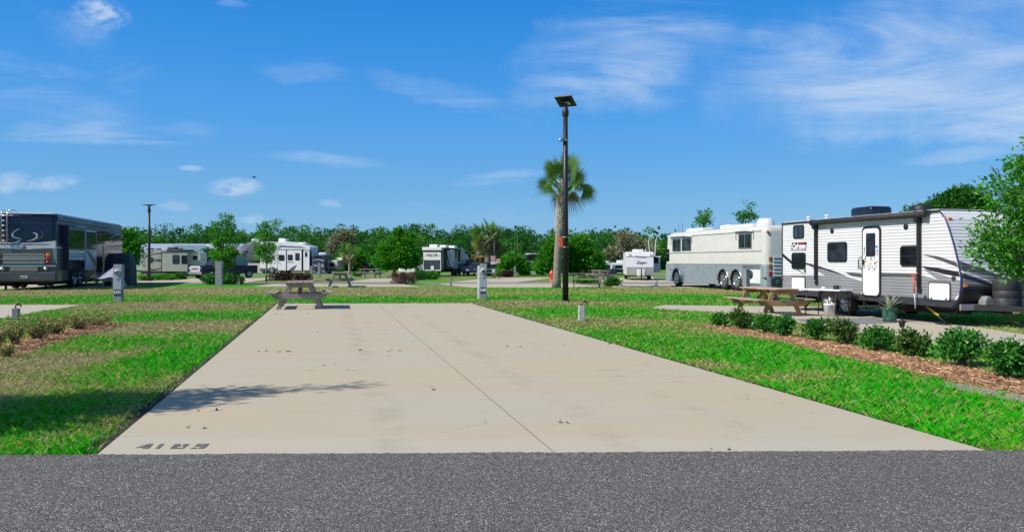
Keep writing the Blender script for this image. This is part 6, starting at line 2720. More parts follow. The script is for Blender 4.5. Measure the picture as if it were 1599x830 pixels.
# ---- toy hauler with the ramp door at the back
def toy_hauler():
    Y0 = 80.0
    ax = R(90 - 14)                                # forward, away and to the right
    yl = (659.5 - 799.5) / 1200 * Y0
    T0 = Frame(((660 - 799.5) / 1200 * Y0, Y0), ax)
    T = empty('toy_hauler_trailer', (T0.o[0], T0.o[1], 0), ax, 'black and white toy hauler camper seen from behind with its ramp door closed', 'camper')
    F = T0
    def e(x, y):
        return F.end(640 + x / 12.77, 375 + y / 12.77)
    WD = -e(655, 300)[0]
    top = e(400, 140)[1]
    L = 9.2
    b = MB()
    b.prism([(0, .72), (0, top), (L - 2.2, top - .0), (L - .8, top - .45), (L, 1.9), (L, .72)], -WD, 0, 'y')
    b.build('body', GEL_W, T, bevel=.05)
    b = MB()
    b.box(-.03, .0, -WD + .0, 0.0, .6, top - .25)
    b.build('rear_frame', BLACK, T)
    b = MB()
    b.box(-.25, .05, -WD + .02, -.02, top - .33, top + .02)
    b.build('rear_cap', WHITE_PL, T, bevel=.05)
    (y0, z1), (y1, z0) = e(270, 228), e(628, 392)
    zlo = e(400, 600)[1]
    b = MB()
    b.box(-.075, -.02, y1, y0, zlo, z1)
    rd = b.build('ramp_door', SLATE_D, T)
    b = MB()
    b.box(-.090, -.07, y1 + .02, y0 - .02, z0, z1 - .01)
    b.build('ramp_panel', WHITE_PL, rd)
    b = MB()
    for ya, yb, za, zb in ((y0 - .07, y0, zlo, z0), (y1, y1 + .07, zlo, z0), (y1, y0, zlo - .03, zlo + .07)):
        b.box(-.095, -.07, ya, yb, za, zb)
    b.build('ramp_trim', WHITE_PL, rd)
    ym = (y0 + y1) / 2
    zm = e(450, 300)[1]
    text_part('- VALOR -', LETTER_K, rd, basis((-.094, ym, zm), (0, -1, 0), (0, 0, 1)), .40, 'lettering', 0, .003, .012, sx=1.0)
    b = MB()
    pz = e(445, 510)[1]
    b.box(-.14, -.07, ym - .2, ym + .12, zlo, pz)
    b.build('jack_cover', WHITE_PL, rd)
    # right side: y = -WD, faces -y
    def sd(x, y):
        return F.side(640 + x / 12.77, 375 + y / 12.77, -WD)
    def sx(x):
        return sd(x, 400)[0]
    b = MB()
    b.box(.15, sx(735), -WD - .06, -WD + .01, .75, top - .1)
    b.build('side_panel', CHAR, T)
    xs = sx(850)
    b = MB()
    b.box(sx(750), sx(820), -WD - .45, -WD + .02, .95, top - .25)
    b.build('slide_out', GEL_W, T, bevel=.02)
    b = MB()
    z1_, z0_ = sd(890, 262)[1], sd(890, 570)[1]
    b.box(sx(842), sx(948), -WD - .05, -WD + .01, .75, 2.95)
    dr = b.build('door', GEL_W, T)
    b = MB()
    b.box(sx(848), sx(930), -WD - .06, -WD - .045, 1.85, 2.8)
    b.build('door_pane', GLASS_DK, dr)
    b = MB()
    b.box(sx(960), sx(1000), -WD - .04, -WD + .01, 1.5, 2.7)
    b.build('window', GLASS_DK, T)
    b = MB()
    b.box(.1, L - .3, -WD - .012, -WD + .0, .72, 1.25)
    b.build('stripe', GEL_G, T)
    b = MB()
    b.tube((sx(680), -WD - .1, top - .12), (sx(1000), -WD - .1, top - .15), .10, n=10)
    b.path([(sx(690), -WD - .1, top - .1), (sx(735), -WD - .3, 1.0)], .05, 6)
    b.build('awning', BLACK, T)
    for x0, yy, hh in ((.6, -.9, .33), (2.6, -1.2, .30), (5.5, -1.2, .30)):
        roof_unit(T, x0, x0 + .95, yy - .5, yy + .4, top - .01, hh, WHITE_PL)
    for x in (3.6, 4.6):
        wheel(T, x, -WD + .1, .4, .4, .25, -1, RIM, 6)
        wheel(T, x, -.1, .4, .4, .25, 1, RIM, 6)
    b = MB()
    b.box(.2, L - .4, -WD + .2, -.2, .38, .74)
    b.build('chassis', DARKIN, T)
    b = MB()
    for k in range(3):
        b.box(sx(850), sx(930), -WD - .2 - k * .28, -WD + .02 - k * .28, .60 - k * .2, .65 - k * .2)
    b.path([(sx(850), -WD - .1, .6), (sx(850), -WD - .8, .05)], .03, 6)
    b.build('entry_step', BLACK, T)


toy_hauler()


# ---- white trailer facing the camera
def white_trailer():
    Y0 = 62.0
    T = empty('travel_trailer', ((998.5 - 799.5) / 1200 * Y0, Y0, 0), R(-6), 'plain white travel trailer seen from the front with a grey slide out on its right', 'travel trailer')
    F = Frame(T.location[:2], R(-6))
    def e(x, y):
        """front wall: local x across, z up"""
        return F.side(930 + x / 14.54, 395 + y / 14.54)
    xl, xr = e(700, 300)[0], e(1320, 300)[0]
    top, zb = F.side(998, 393)[1], e(1000, 500)[1]
    b = MB()
    zk = e(1000, 325)[1]
    b.prism([(0.0, zb), (.22, zk), (0.10, top - .35), (.22, top), (6.4, top - .02), (6.4, zb)], xl, xr, 'x') if False else None
    prof = [(.25, zb), (-.02, zk), (.06, top - .4), (.22, top), (6.4, top), (6.4, zb)]
    b.prism(prof, xl, xr, 'x')
    b.build('body', GEL_W, T, bevel=.03)
    b = MB()
    b.prism([(.235, zb + .01), (-.035, zk), (-.045, zk - .03), (.22, zb)], xl + .02, xr - .02, 'x')
    b.build('lower_front', M('pale grey fibreglass', (0.60, 0.59, 0.57), .4, var=.05), T)
    b = MB()
    b.prism([(.0, zk - .015), (-.05, zk - .015), (-.05, zk + .03), (.0, zk + .03)], xl - .01, xr + .01, 'x')
    b.prism([(.12, top - .34), (.03, top - .36), (.03, top - .39), (.12, top - .39)], xl - .01, xr + .01, 'x')
    b.build('seam', GREYMET, T)
    p = e(1030, 210)
    text_part('Zinger', LETTER_K, T, basis((p[0], -.02, p[1]), (1, 0, 0), (0, .06, 1)), .30, 'lettering', .45, .012, -.004)
    p = e(1010, 70)
    b = MB()
    b.prism([(p[0] - .4, p[1] + .03), (p[0] - .1, p[1] - .03), (p[0] + .45, p[1] - .05), (p[0], p[1] + .0)], -.02, .2, 'y')
    b.build('decal', GREYMET, T)
    (xa, za), (xb, zb2) = e(935, 368), e(1118, 518)
    b = MB()
    b.box(xa, xb, -.55, -.10, zb2, za)
    b.build('propane_cover', WHITE_PL, T, bevel=.06, seg=3)
    b = MB()
    b.box((xa + xb) / 2 - .05, (xa + xb) / 2 + .05, -1.1, .3, .42, .52)
    b.tube(((xa + xb) / 2, -.75, 0.0), ((xa + xb) / 2, -.75, .95), .045, n=8)
    b.box(xl + .2, xr - .2, .4, 6.2, .30, zb + .02)
    b.build('tongue', DARKIN, T)
    for xx, o_ in ((xl + .12, -1), (xr - .12, 1)):
        for yy in (3.2, 4.1):
            b = MB()
            b.lathe([(.18, -.11), (.3, -.12), (.34, -.08), (.34, .08), (.3, .12), (.18, .11), (.002, .08)], 20, (xx, yy, .34), 'x')
            b.build('wheel', RUBBER, T)
    (xs, zs1), (xe, zs0) = e(1325, 62), e(1470, 478)
    b = MB()
    b.box(xr - .02, xr + .66, 1.6, 4.4, .62, top - .42)
    so = b.build('slide_out', M('grey slide wall', (0.36, 0.39, 0.42), .45, var=.06), T, bevel=.02)
    b = MB()
    b.box(xr, xr + .70, 1.5, 4.5, top - .42, top - .34)
    b.build('slide_roof', WHITE_PL, so)
    b = MB()
    b.box(xr + .10, xr + .5, 1.575, 1.605, 1.35, 1.95)
    b.build('window', GLASS_DK, so)
    roof_unit(T, (xl + xr) / 2 - .5, (xl + xr) / 2 + .4, 1.5, 2.5, top - .01, .24, WHITE_PL)
    b = MB()
    b.tube((xr - .6, .8, top), (xr - .6, .8, top + .22), .05, n=8)
    b.build('roof_vent', WHITE_PL, T)
    b = MB()
    for xx in (xl + .25, xr - .25):
        b.box(xx - .06, xx + .06, -.0, .1, top - .2, top - .15)
    b.build('marker_light', AMBER, T)
    b = MB()
    b.path([(xl + .3, -.1, zb), (xl + .1, -.4, .05)], .03, 6)
    b.path([(xr - .3, -.1, zb), (xr - .0, -.5, .05)], .04, 6, 1)
    b.build('stabiliser_jack', [BLACK, ALU], T)


white_trailer()


# ---- small boxes far away
def small_camper(px0, px1, ytop, ybase, label, mat, ang, dmat=SWOOSH_D, cat='camper', name='camper', dark_win=True, depth=5.0, rails=0, ac=True):
    Y0 = EYE * 1200 / (ybase - 408)
    X0 = (px0 - 799.5) / 1200 * Y0
    w_ = (px1 - px0) / 1200 * Y0 / max(.4, math.cos(ang))
    top = EYE - (ytop - 408) / 1200 * Y0
    T = empty(name, (X0, Y0, 0), ang, label, cat)
    b = MB()
    b.box(0, w_, 0, depth, .55, top)
    b.build('body', mat, T, bevel=.08, seg=2)
    rs = random.Random(int(px0))
    b = MB()
    if dark_win:
        n = max(1, int(w_ / 1.8))
        for k in range(n):
            xa = w_ * (k + .2) / n
            b.box(xa, xa + w_ * .5 / n, -.02, .0, top * .52, top * .80)
    else:
        b.box(w_ * .2, w_ * .8, -.02, 0, top * .84, top * .90)
    b.build('window', GLASS_DK, T)
    b = MB()
    for k in range(3 if not dark_win else 1):
        z0 = top * (.36 + .16 * k)
        b.prism(curve_strip(bez((.05 * w_, z0), (w_ * .5, z0 + top * .15 * (-1) ** k), (w_ * .95, z0 - .02)), .06, .18), -.014, 0, 'y')
    b.build('swoosh', dmat, T)
    b = MB()
    b.box(.1, w_ - .1, .1, depth - .1, .3, .56)
    b.build('chassis', DARKIN, T)
    for xx in (w_ * .35, w_ * .62) if w_ > 4 else (w_ * .12, w_ * .88):
        wheel(T, xx, .15, .35, .35, .22, -1, RIM, 5)
    if ac:
        roof_unit(T, w_ * .35, w_ * .35 + .9, depth * .3, depth * .3 + .9, top - .01, .3, WHITE_PL)
    return T


small_camper(487, 506.5, 397.5, 427.5, 'small trailer with a dark blue grey patterned rear, right of the fifth wheel', SLATE_D, R(3), SWOOSH_L, dark_win=False)
small_camper(511, 528, 406, 427.2, 'low pale camper half hidden behind the dark trailer and the thin lamp post', GEL_B, R(-12))
small_camper(944, 956, 410.5, 427, 'little white camper, left of two, beyond the dark grey picnic table', GEL_W, R(14))
small_camper(956.5, 978, 410, 428.5, 'white camper just left of the plain white trailer, partly hidden by it', GEL_W, R(-5))


# ---- vehicles
def vehicle(px, ybase, ang, mat, label, cat, name, kind='suv', L=4.7, wd=1.85, H=1.7, grille=None):
    Y0 = EYE * 1200 / (ybase - 408)
    X0 = (px - 799.5) / 1200 * Y0
    V = empty(name, (X0, Y0, 0), ang, label, cat)      # x forward
    h = L / 2
    hw = wd / 2
    zb, zh = .32, .58 * H
    if kind == 'pickup':
        low = [(-h, zb + .1), (-h, zh), (h - .25, zh), (h - .03, zh - .10), (h, zb + .25), (h - .05, zb)]
        cab = [(-.75, zh - .02), (-.55, H - .03), (.65, H), (1.45, zh - .02)]
    elif kind == 'car':
        low = [(-h, zb + .05), (-h, zh + .02), (-h + .5, zh + .05), (h - .9, zh), (h - .1, zh - .18), (h, zb + .2), (h - .05, zb)]
        cab = [(-h + .35, zh), (-1.0, H - .02), (.3, H), (1.25, zh - .02)]
    else:
        low = [(-h, zb + .05), (-h, zh), (h - 1.0, zh), (h - .1, zh - .12), (h, zb + .25), (h - .05, zb)]
        cab = [(-h + .05, zh - .02), (-h + .30, H - .04), (.2, H), (1.1, zh - .02)]
    b = MB()
    b.prism(low, -hw, hw, 'y')
    b.prism([(x, z) for x, z in cab], -hw + .09, hw - .09, 'y')
    b.build('body', mat, V, bevel=.05, seg=3)
    cx_ = sum(p[0] for p in cab) / 4
    gl = [(cx_ + (x - cx_) * .88, zh + .04 + (z - zh) * .80) for x, z in cab]
    b = MB()
    b.prism(gl, -hw + .078, hw - .078, 'y')
    b.build('side_window', GLASS_DK, V)
    (xa, za), (xb, zb_) = cab[2], cab[3]
    b = MB()
    d = Vector((xb - xa, zb_ - za)).normalized()
    nn = (-d.y * .02, d.x * .02) if d.x * 1 > 0 else (d.y * .02, -d.x * .02)
    q = [(xa + d.x * .08 + nn[0], za + d.y * .08 + nn[1]), (xb - d.x * .06 + nn[0], zb_ - d.y * .06 + nn[1]), (xb - d.x * .06, zb_ - d.y * .06), (xa + d.x * .08, za + d.y * .08)]
    b.prism(q, -hw + .2, hw - .2, 'y')
    b.build('windscreen', GLASS, V)
    if kind != 'pickup':
        (xa, za), (xb, zb_) = cab[1], cab[0]
        b = MB()
        b.prism([(xa - .05, za - .1), (xb - .06 + .05, zh + .12), (xb + .06, zh + .12), (xa + .02, za - .1)], -hw + .22, hw - .22, 'y')
        b.build('rear_window', GLASS_DK, V)
    else:
        b = MB()
        b.box(-h + .08, -.85, -hw + .1, hw - .1, zh - .02, zh + .004)
        b.build('truck_bed', DARKIN, V)
    for sx_ in (-1, 1):
        xx = sx_ * (h - .95)
        for s_ in (-1, 1):
            wheel(V, xx, s_ * (hw - .05), .37, .37, .24, s_, RIM, 6)
            b = MB()
            b.lathe([(.44, -.012), (.44, .012), (.002, .012)], 18, (xx, s_ * (hw - .004), .40), 'y')
            b.build('wheel_arch', DARKIN, V)
    for s_ in (-1, 1):
        b = MB()
        b.box(h - .10, h + .012, s_ * (hw - .28) - .18, s_ * (hw - .28) + .18, zh - .32, zh - .16)
        b.build('headlight', glass_mat('headlight glass', (.35, .36, .38), .1), V, bevel=.02)
        b = MB()
        b.box(-h - .012, -h + .05, s_ * (hw - .15) - .10, s_ * (hw - .15) + .10, zh - .32, zh - .10)
        b.build('tail_light', REDLENS, V, bevel=.02)
    if grille:
        b = MB()
        b.box(h - .06, h + .04, -.72, .72, zb + .28, zh - .06)
        g = b.build('grille', WHITE_PL, V, bevel=.03)
        b = MB()
        b.box(h + .02, h + .05, -.60, .60, zb + .36, zh - .14)
        b.build('grille_mesh', GREYMET, g)
        b = MB()
        for k, yy in enumerate((-.22, 0, .22)):
            b.box(h + .045, h + .06, yy - .075, yy + .075, zb + .50, zb + .60)
        b.build('badge', REDLENS, g)
        b = MB()
        b.box(h - .10, h + .10, -hw + .03, hw - .03, zb + .05, zb + .26)
        b.build('bumper', ALU, V, bevel=.04)
    return V


CAR_DK = M('dark blue car paint', (0.007, 0.012, 0.032), 0.3, var=.15, coat=.1, spec=.3)
CAR_W = M('white car paint', (0.70, 0.70, 0.70), 0.25, var=.04, coat=.5)
CAR_S = M('silver car paint', (0.36, 0.37, 0.38), 0.25, 0.4, var=.05, coat=.5)
vehicle(350, 433.8, R(234), CAR_DK, 'dark blue pickup truck with a big chrome grille behind the young oak', 'pickup truck', 'pickup_truck', 'pickup', 5.7, 2.0, 1.98, grille=True)
vehicle(650, 429, R(250), CAR_W, 'white van nose on, just left of the black and white toy hauler', 'van', 'parked_van', 'suv', 4.8, 1.95, 1.95)
vehicle(733, 428.5, R(262), CAR_S, 'silver estate car parked right of the toy hauler', 'car', 'parked_car', 'suv', 4.6, 1.9, 1.75)
vehicle(748, 429.8, R(256), CAR_DK, 'dark saloon car between the silver car and the shaggy palms', 'car', 'parked_car', 'car', 4.5, 1.8, 1.45)
vehicle(766, 427, R(262), CAR_W, 'white car glimpsed behind the trunk of the shaggy palm', 'car', 'parked_car', 'suv', 4.6, 1.85, 1.7)
vehicle(569, 426.5, R(120), CAR_DK, 'dark car far off left of the dense green tree', 'car', 'parked_car', 'suv', 4.5, 1.85, 1.7)


# ---- motorboat on a trailer, bow to the left
def boat():
    Y0 = EYE * 1200 / (428.5 - 408)
    X0 = (833 - 799.5) / 1200 * Y0
    Bt = empty('motorboat', (X0, Y0, 0), R(180 + 12), 'white motorboat with dark canvas on a road trailer, left of the tall palm', 'boat')
    st = [(-2.6, .92, .62, 1.42), (-1.2, 1.02, .60, 1.46), (.4, 1.02, .64, 1.55), (1.6, .80, .82, 1.68), (2.4, .42, 1.12, 1.80), (2.85, .04, 1.60, 1.88)]
    vs, fs = [], []
    for x, w_, k, g in st:
        vs += [(x, -w_, g), (x, -w_ * .93, k + (g - k) * .45), (x, 0, k), (x, w_ * .93, k + (g - k) * .45), (x, w_, g)]
    for i in range(len(st) - 1):
        for j in range(4):
            a = i * 5 + j
            fs.append((a, a + 1, a + 6, a + 5))
    fs.append((0, 4, 3, 2, 1))
    fs += [(i * 5, (i + 1) * 5, (i + 1) * 5 + 4, i * 5 + 4) for i in range(len(st) - 1)]
    b = MB()
    b.add(vs, fs)
    b.build('hull', GEL_W, Bt)
    b = MB()
    for s_ in (-1, 1):
        pts = [(x, s_ * (w_ + .012) * .985, k + (g - k) * .74) for x, w_, k, g in st]
        b.path(pts, .065, 6)
    b.build('hull_stripe', SLATE_D, Bt)
    b = MB()
    b.prism([(-2.3, 1.45), (-2.2, 1.85), (-.6, 2.30), (.9, 2.15), (1.5, 1.7), (1.6, 1.6)], -.85, .85, 'y')
    b.build('canvas_cover', BLACK, Bt, bevel=.1, seg=3)
    b = MB()
    b.prism([(-1.4, 2.28), (-1.3, 2.40), (.6, 2.42), (.9, 2.30)], -.8, .8, 'y')
    b.build('bimini_top', WHITE_PL, Bt, bevel=.05)
    b = MB()
    b.path([(-2.6, .5, .5), (2.3, .4, .5), (3.8, 0, .5)], .05, 6)
    b.path([(-2.6, -.5, .5), (2.3, -.4, .5), (3.8, 0, .5)], .05, 6)
    for xx in (-1.6, 0, 1.4):
        b.path([(xx, -.8, .5), (xx, .8, .5)], .04, 6)
        b.path([(xx, -.5, .5), (xx, -.45, .85)], .04, 6)
        b.path([(xx, .5, .5), (xx, .45, .85)], .04, 6)
    b.path([(3.3, 0, 0), (3.3, 0, .7)], .05, 6)
    b.build('boat_trailer', ALU, Bt)
    for s_ in (-1, 1):
        wheel(Bt, -.8, s_ * .95, .33, .33, .2, s_, RIM, 6)
    b = MB()
    b.box(-3.0, -2.6, -.22, .22, 1.1, 1.75)
    b.box(-2.95, -2.75, -.06, .06, .5, 1.1)
    b.build('outboard_motor', BLACK, Bt, bevel=.05)


boat()

# ---- flags on a stake by the palms
p = G(773, 434.6)
FL = empty('garden_flag', (p[0], p[1], SOIL), R(10), 'white, pink and black flags hanging from a stake under the palms', 'flag')
b = MB()
b.tube((0, 0, 0), (0, 0, 2.1), .03, n=8)
b.path([(-.4, -.3, .02), (0, 0, .5), (.4, -.35, .02)], .03, 6)
b.build('stake', BLACK, FL)
PINK = M('pale pink cloth', (0.62, 0.36, 0.33), .8, var=.3, vscale=6)
b = MB()
for k, (x0, x1, z0, z1, mi) in enumerate(((-.40, .05, 1.62, 2.0, 0), (-.42, .0, 1.32, 1.52, 1), (-.40, .1, 1.05, 1.27, 2), (.08, .45, 1.4, 1.75, 0), (-.30, .0, .6, .85, 1))):
    b.prism([(x0, z1), (x1, z1 + .04), (x1, z0), (x0 + .06, z0 - .06)], -.02 - .01 * k, .0 - .01 * k, 'y', mi)
b.build('cloth', [PINK, WHITE_PL, BLACK], FL)

# ---- long metal roofed building behind the beige trailer
def building():
    Y0 = 128.0
    xa, xb = (150 - 799.5) / 1200 * Y0, (362 - 799.5) / 1200 * Y0
    ztop = EYE + (408 - 380.3) / 1200 * (Y0 + 6)
    B_ = empty('long_building', ((xa + xb) / 2, Y0, 0), 0, 'long low building with a pale metal roof behind the beige trailer', 'building')
    hw = (xb - xa) / 2
    ROOF = M('standing seam roof', (0.52, 0.54, 0.60), 0.35, 0.3, var=0.05, wave=(0, .45, .02))
    b = MB()
    b.prism([(0, 2.55), (6, ztop), (12, 2.55), (12, 2.45), (6, ztop - .1), (0, 2.45)], -hw, hw, 'x')
    b.build('roof', ROOF, B_)
    b = MB()
    b.box(-hw + .5, hw - .5, .6, 11.4, 0, 2.5)
    wl = b.build('wall', M('painted block wall', (0.42, 0.42, 0.42), .7, var=.1), B_)
    b = MB()
    for k in range(9):
        x = -hw + 1.5 + k * (2 * hw - 3) / 8
        b.box(x - .5, x + .5, .56, .6, 1.0, 2.0)
    b.build('window', GLASS_DK, B_)
    b = MB()
    x1 = (300 - 799.5) / 1200 * Y0 - (xa + xb) / 2
    b.prism([(x1 - 3.2, ztop - .35), (x1 + 2.6, ztop - .4), (x1 + 5.0, 2.6), (x1 - 1.0, 2.6)], -.2, -.05, 'y')
    b.build('dormer_roof', M('blue metal roof', (0.40, 0.46, 0.58), .35, .3), B_)
    b = MB()
    b.path([(x1 + 2.6, -.24, ztop - .4), (x1 + 5.0, -.24, 2.6)], .09, 6)
    b.build('gable_trim', WHITE_PL, B_)


building()
# ------------------------------------------------------------------ trees, palms, shrubs
BARK = M('grey bark', (0.16, 0.135, 0.11), 0.9, var=0.45, vscale=9, bump=1.0, bscale=30)
PALMBARK = M('palm trunk', (0.245, 0.205, 0.165), 0.9, var=0.35, vscale=12, bump=1.0, bscale=36)
BOOT = M('palm boot', (0.55, 0.50, 0.42), 0.9, var=0.3, vscale=10)
L_OAK = leaf_mat('oak leaf', (0.018, 0.140, 0.012), (0.115, 0.43, 0.028), trans=.42)
L_OAKN = leaf_mat('bright oak leaf', (0.020, 0.160, 0.010), (0.140, 0.48, 0.028), trans=.45)
L_TREE = leaf_mat('dense tree leaf', (0.012, 0.090, 0.014), (0.062, 0.270, 0.026), trans=.3)
L_SHRUB = leaf_mat('glossy shrub leaf', (0.016, 0.100, 0.016), (0.095, 0.370, 0.040), 0.38, 0.25, 0.45)
L_PALM = leaf_mat('palm frond', (0.020, 0.105, 0.016), (0.190, 0.310, 0.065), 0.42, 0.35, .5)
L_DRY = leaf_mat('dry palm frond', (0.10, 0.085, 0.035), (0.32, 0.26, 0.12), 0.7, 0.25, .2)
L_PURP = leaf_mat('purple hedge leaf', (0.030, 0.008, 0.016), (0.105, 0.035, 0.045), 0.5, 0.2)
L_RUST = leaf_mat('rusty shrub leaf', (0.050, 0.022, 0.020), (0.23, 0.115, 0.095), 0.6, 0.2)
L_STRAG = leaf_mat('yellowing shrub leaf', (0.13, 0.15, 0.035), (0.58, 0.55, 0.22), 0.6, 0.35)
L_WOOD = leaf_mat('far wood leaf', (0.008, 0.085, 0.016), (0.105, 0.310, 0.040), 0.6, 0.36, .2)
L_BROWN = leaf_mat('bare greyish crown', (0.13, 0.145, 0.075), (0.44, 0.42, 0.27), 0.8, 0.15, .2)


def tree(name, loc, label, cat, trunk, blobs, nclump, per, csize, leaf, wid, mat, seed, group=None, limbs=True, tr=.10, shell=.4, droop=0.0, lean=(0, 0)):
    T = empty(name, (loc[0], loc[1], SOIL), 0, label, cat, group)
    rs = random.Random(seed)
    b = MB()
    top = Vector((lean[0], lean[1], trunk))
    pts, rad = [], []
    for k in range(6):
        t = k / 5
        p = Vector((0, 0, 0)).lerp(top, t) + Vector((rs.uniform(-1, 1), rs.uniform(-1, 1), 0)) * tr * .5 * (t > 0)
        pts.append(p)
        rad.append(tr * (1.35 - .35 * min(1, t * 5)) * (1 - .55 * t))
    b.path(pts, rad, 9)
    b.build('trunk', BARK, T)
    if limbs:
        b = MB()
        for i, bl in enumerate(blobs):
            c = Vector(bl[:3])
            t0 = rs.uniform(.45, .95)
            st = Vector((0, 0, 0)).lerp(top, t0)
            mid = st.lerp(c, .5) + Vector((rs.uniform(-.1, .1), rs.uniform(-.1, .1), .1)) * (c - st).length
            r0 = tr * .45 * (1 - .4 * t0)
            b.path([st, mid, c], [r0, r0 * .6, r0 * .25], 6)
            for k in range(4):
                d = Vector((rs.gauss(0, 1), rs.gauss(0, 1), rs.gauss(.2, .8))).normalized()
                e = c + Vector((d.x * bl[3], d.y * bl[4], d.z * bl[5])) * .85
                b.path([c.lerp(mid, rs.uniform(0, .6)), c.lerp(e, .5) + Vector((0, 0, .03)), e], [r0 * .35, r0 * .22, r0 * .08], 5)
        b.build('limb', BARK, T)
    crown(blobs, nclump, per, csize, leaf, wid, 'crown', mat, T, seed, droop, shell)
    return T


def blobs_rand(n, cx, cy, cz, R_, H_, r0, r1, seed):
    rs = random.Random(seed)
    out = []
    for k in range(n):
        a = rs.uniform(0, 2 * PI)
        rr = R_ * math.sqrt(rs.random())
        zz = rs.uniform(-1, 1)
        sc = math.sqrt(max(.1, 1 - zz * zz))
        r = rs.uniform(r0, r1)
        out.append((cx + rr * sc * math.cos(a), cy + rr * sc * math.sin(a), cz + H_ * zz, r, r, r * rs.uniform(.6, .85)))
    return out


# ---- young oak close on the right, its trunk out of the picture
D = 12.5
def rp(px, py, dy=0.0):
    X, Y, Z = WZ(px, py, D + dy)
    return (X, Y, Z)
base = ((1668 - 799.5) / 1200 * D, D)
bl = []
for px, py, r, dy in ((1640, 330, .62, 0), (1585, 330, .42, -.1), (1610, 390, .55, .2), (1560, 375, .34, -.2), (1560, 300, .24, 0), (1590, 268, .22, .1), (1598, 250, .20, -.2), (1545, 402, .20, 0.1),
                  (1630, 262, .40, .2), (1690, 300, .6, -.3), (1680, 380, .6, .3), (1720, 340, .55, 0), (1583, 405, .26, -.3), (1552, 265, .13, 0), (1532, 385, .13, .1), (1600, 300, .36, -.4), (1650, 215, .35, 0), (1536, 352, .10, .0), (1700, 235, .4, .1), (1588, 420, .20, .2), (1625, 425, .28, -.1)):
    X, Y, Z = rp(px, py, dy)
    bl.append((X - base[0], dy, Z - SOIL, r, r, r * .75))
tree('young_oak', base, 'leafy young oak reaching in from the right edge in front of the striped trailer', 'tree', 2.0, bl, 620, 24, .085, .085, .40, L_OAKN, 31, tr=.075, shell=.15, droop=.1)

# ---- tree outside the picture on the left that throws the shade over the lawn and pad corner
bl = [(0.2, -.3, 2.2, .95, .9, .75), (.6, .2, 3.0, .9, .75, .7), (1.0, -.2, 2.4, .8, .7, .6), (.3, .3, 3.8, .8, .6, .6), (.0, -.2, 4.4, .55, .4, .5), (-.6, .1, 3.0, .8, .8, .7), (-.3, -.5, 1.7, .8, .8, .5), (.9, -.6, 1.7, .7, .6, .45), (.1, .1, 5.1, .26, .18, .4), (.05, .0, 5.8, .14, .10, .35), (.15, .0, 6.4, .10, .07, .35), (.5, .5, 4.6, .22, .2, .15), (-.2, -.5, 4.2, .3, .2, .12)]
tree('shade_tree', (-8.35, 6.15), 'leafy tree just outside the left edge, shading the front lawn', 'tree', 3.6, bl, 900, 22, .12, .11, .42, L_OAK, 32, tr=.10, shell=.15)

# ---- two young trees at left middle distance
def pxblobs(spec, Y0, bx):
    out = []
    for px, py, rp_, rz in spec:
        X, _, Z = WZ(px, py, Y0)
        out.append((X - bx, 0, Z - SOIL, rp_ / 1200 * Y0, rp_ / 1200 * Y0, rz / 1200 * Y0))
    return out


Y0 = 52.0
bx = (347 - 799.5) / 1200 * Y0
bl = pxblobs([(352, 396, 15, 9), (343, 380, 9, 6), (355, 366, 10, 7), (352, 350, 6, 7), (361, 355, 6, 5), (335, 365, 4, 4), (339, 350, 3, 5), (334, 396, 6, 4), (363, 384, 7, 5), (350, 412, 12, 4), (337, 354, 3, 4), (358, 341, 3, 3), (347, 336, 2, 3), (366, 398, 5, 5), (342, 404, 8, 5)], Y0, bx)
tree('young_oak', (bx, Y0), 'upright young oak rising in front of the dark pickup truck', 'tree', 2.2, bl, 210, 20, .11, .17, .42, L_OAKN, 41, tr=.10, shell=.2)
Y0 = 58.0
bx = (416 - 799.5) / 1200 * Y0
bl = pxblobs([(412, 366, 13, 7), (424, 352, 11, 4), (434, 348, 8, 3), (412, 354, 8, 4), (405, 376, 8, 5), (420, 385, 14, 6), (414, 398, 15, 7), (404, 390, 9, 5), (428, 372, 9, 4), (424, 405, 10, 5), (412, 345, 4, 3)], Y0, bx)
tree('young_oak', (bx, Y0), 'slender young oak with see through crown in front of the fifth wheel', 'tree', 2.6, bl, 150, 17, .13, .17, .42, L_OAKN, 42, tr=.07, shell=.2)
# tree behind the covered golf cart
Y0 = 70.0
bx = (200 - 799.5) / 1200 * Y0
bl = pxblobs([(198, 370, 10, 10), (204, 385, 12, 12), (196, 400, 12, 12), (208, 402, 8, 8)], Y0, bx)
tree('young_tree', (bx, Y0), 'small green tree behind the covered golf cart', 'tree', 2.4, bl, 170, 20, .22, .28, .5, L_OAK, 43, tr=.09)
Y0 = 92.0
bx = (322 - 799.5) / 1200 * Y0
bl = pxblobs([(322, 404, 9, 9), (325, 396, 6, 6), (318, 412, 8, 6)], Y0, bx)
tree('young_tree', (bx, Y0), 'low dark green tree between the beige trailer and the pickup truck', 'tree', 1.5, bl, 120, 20, .25, .3, .5, L_TREE, 44, tr=.09)

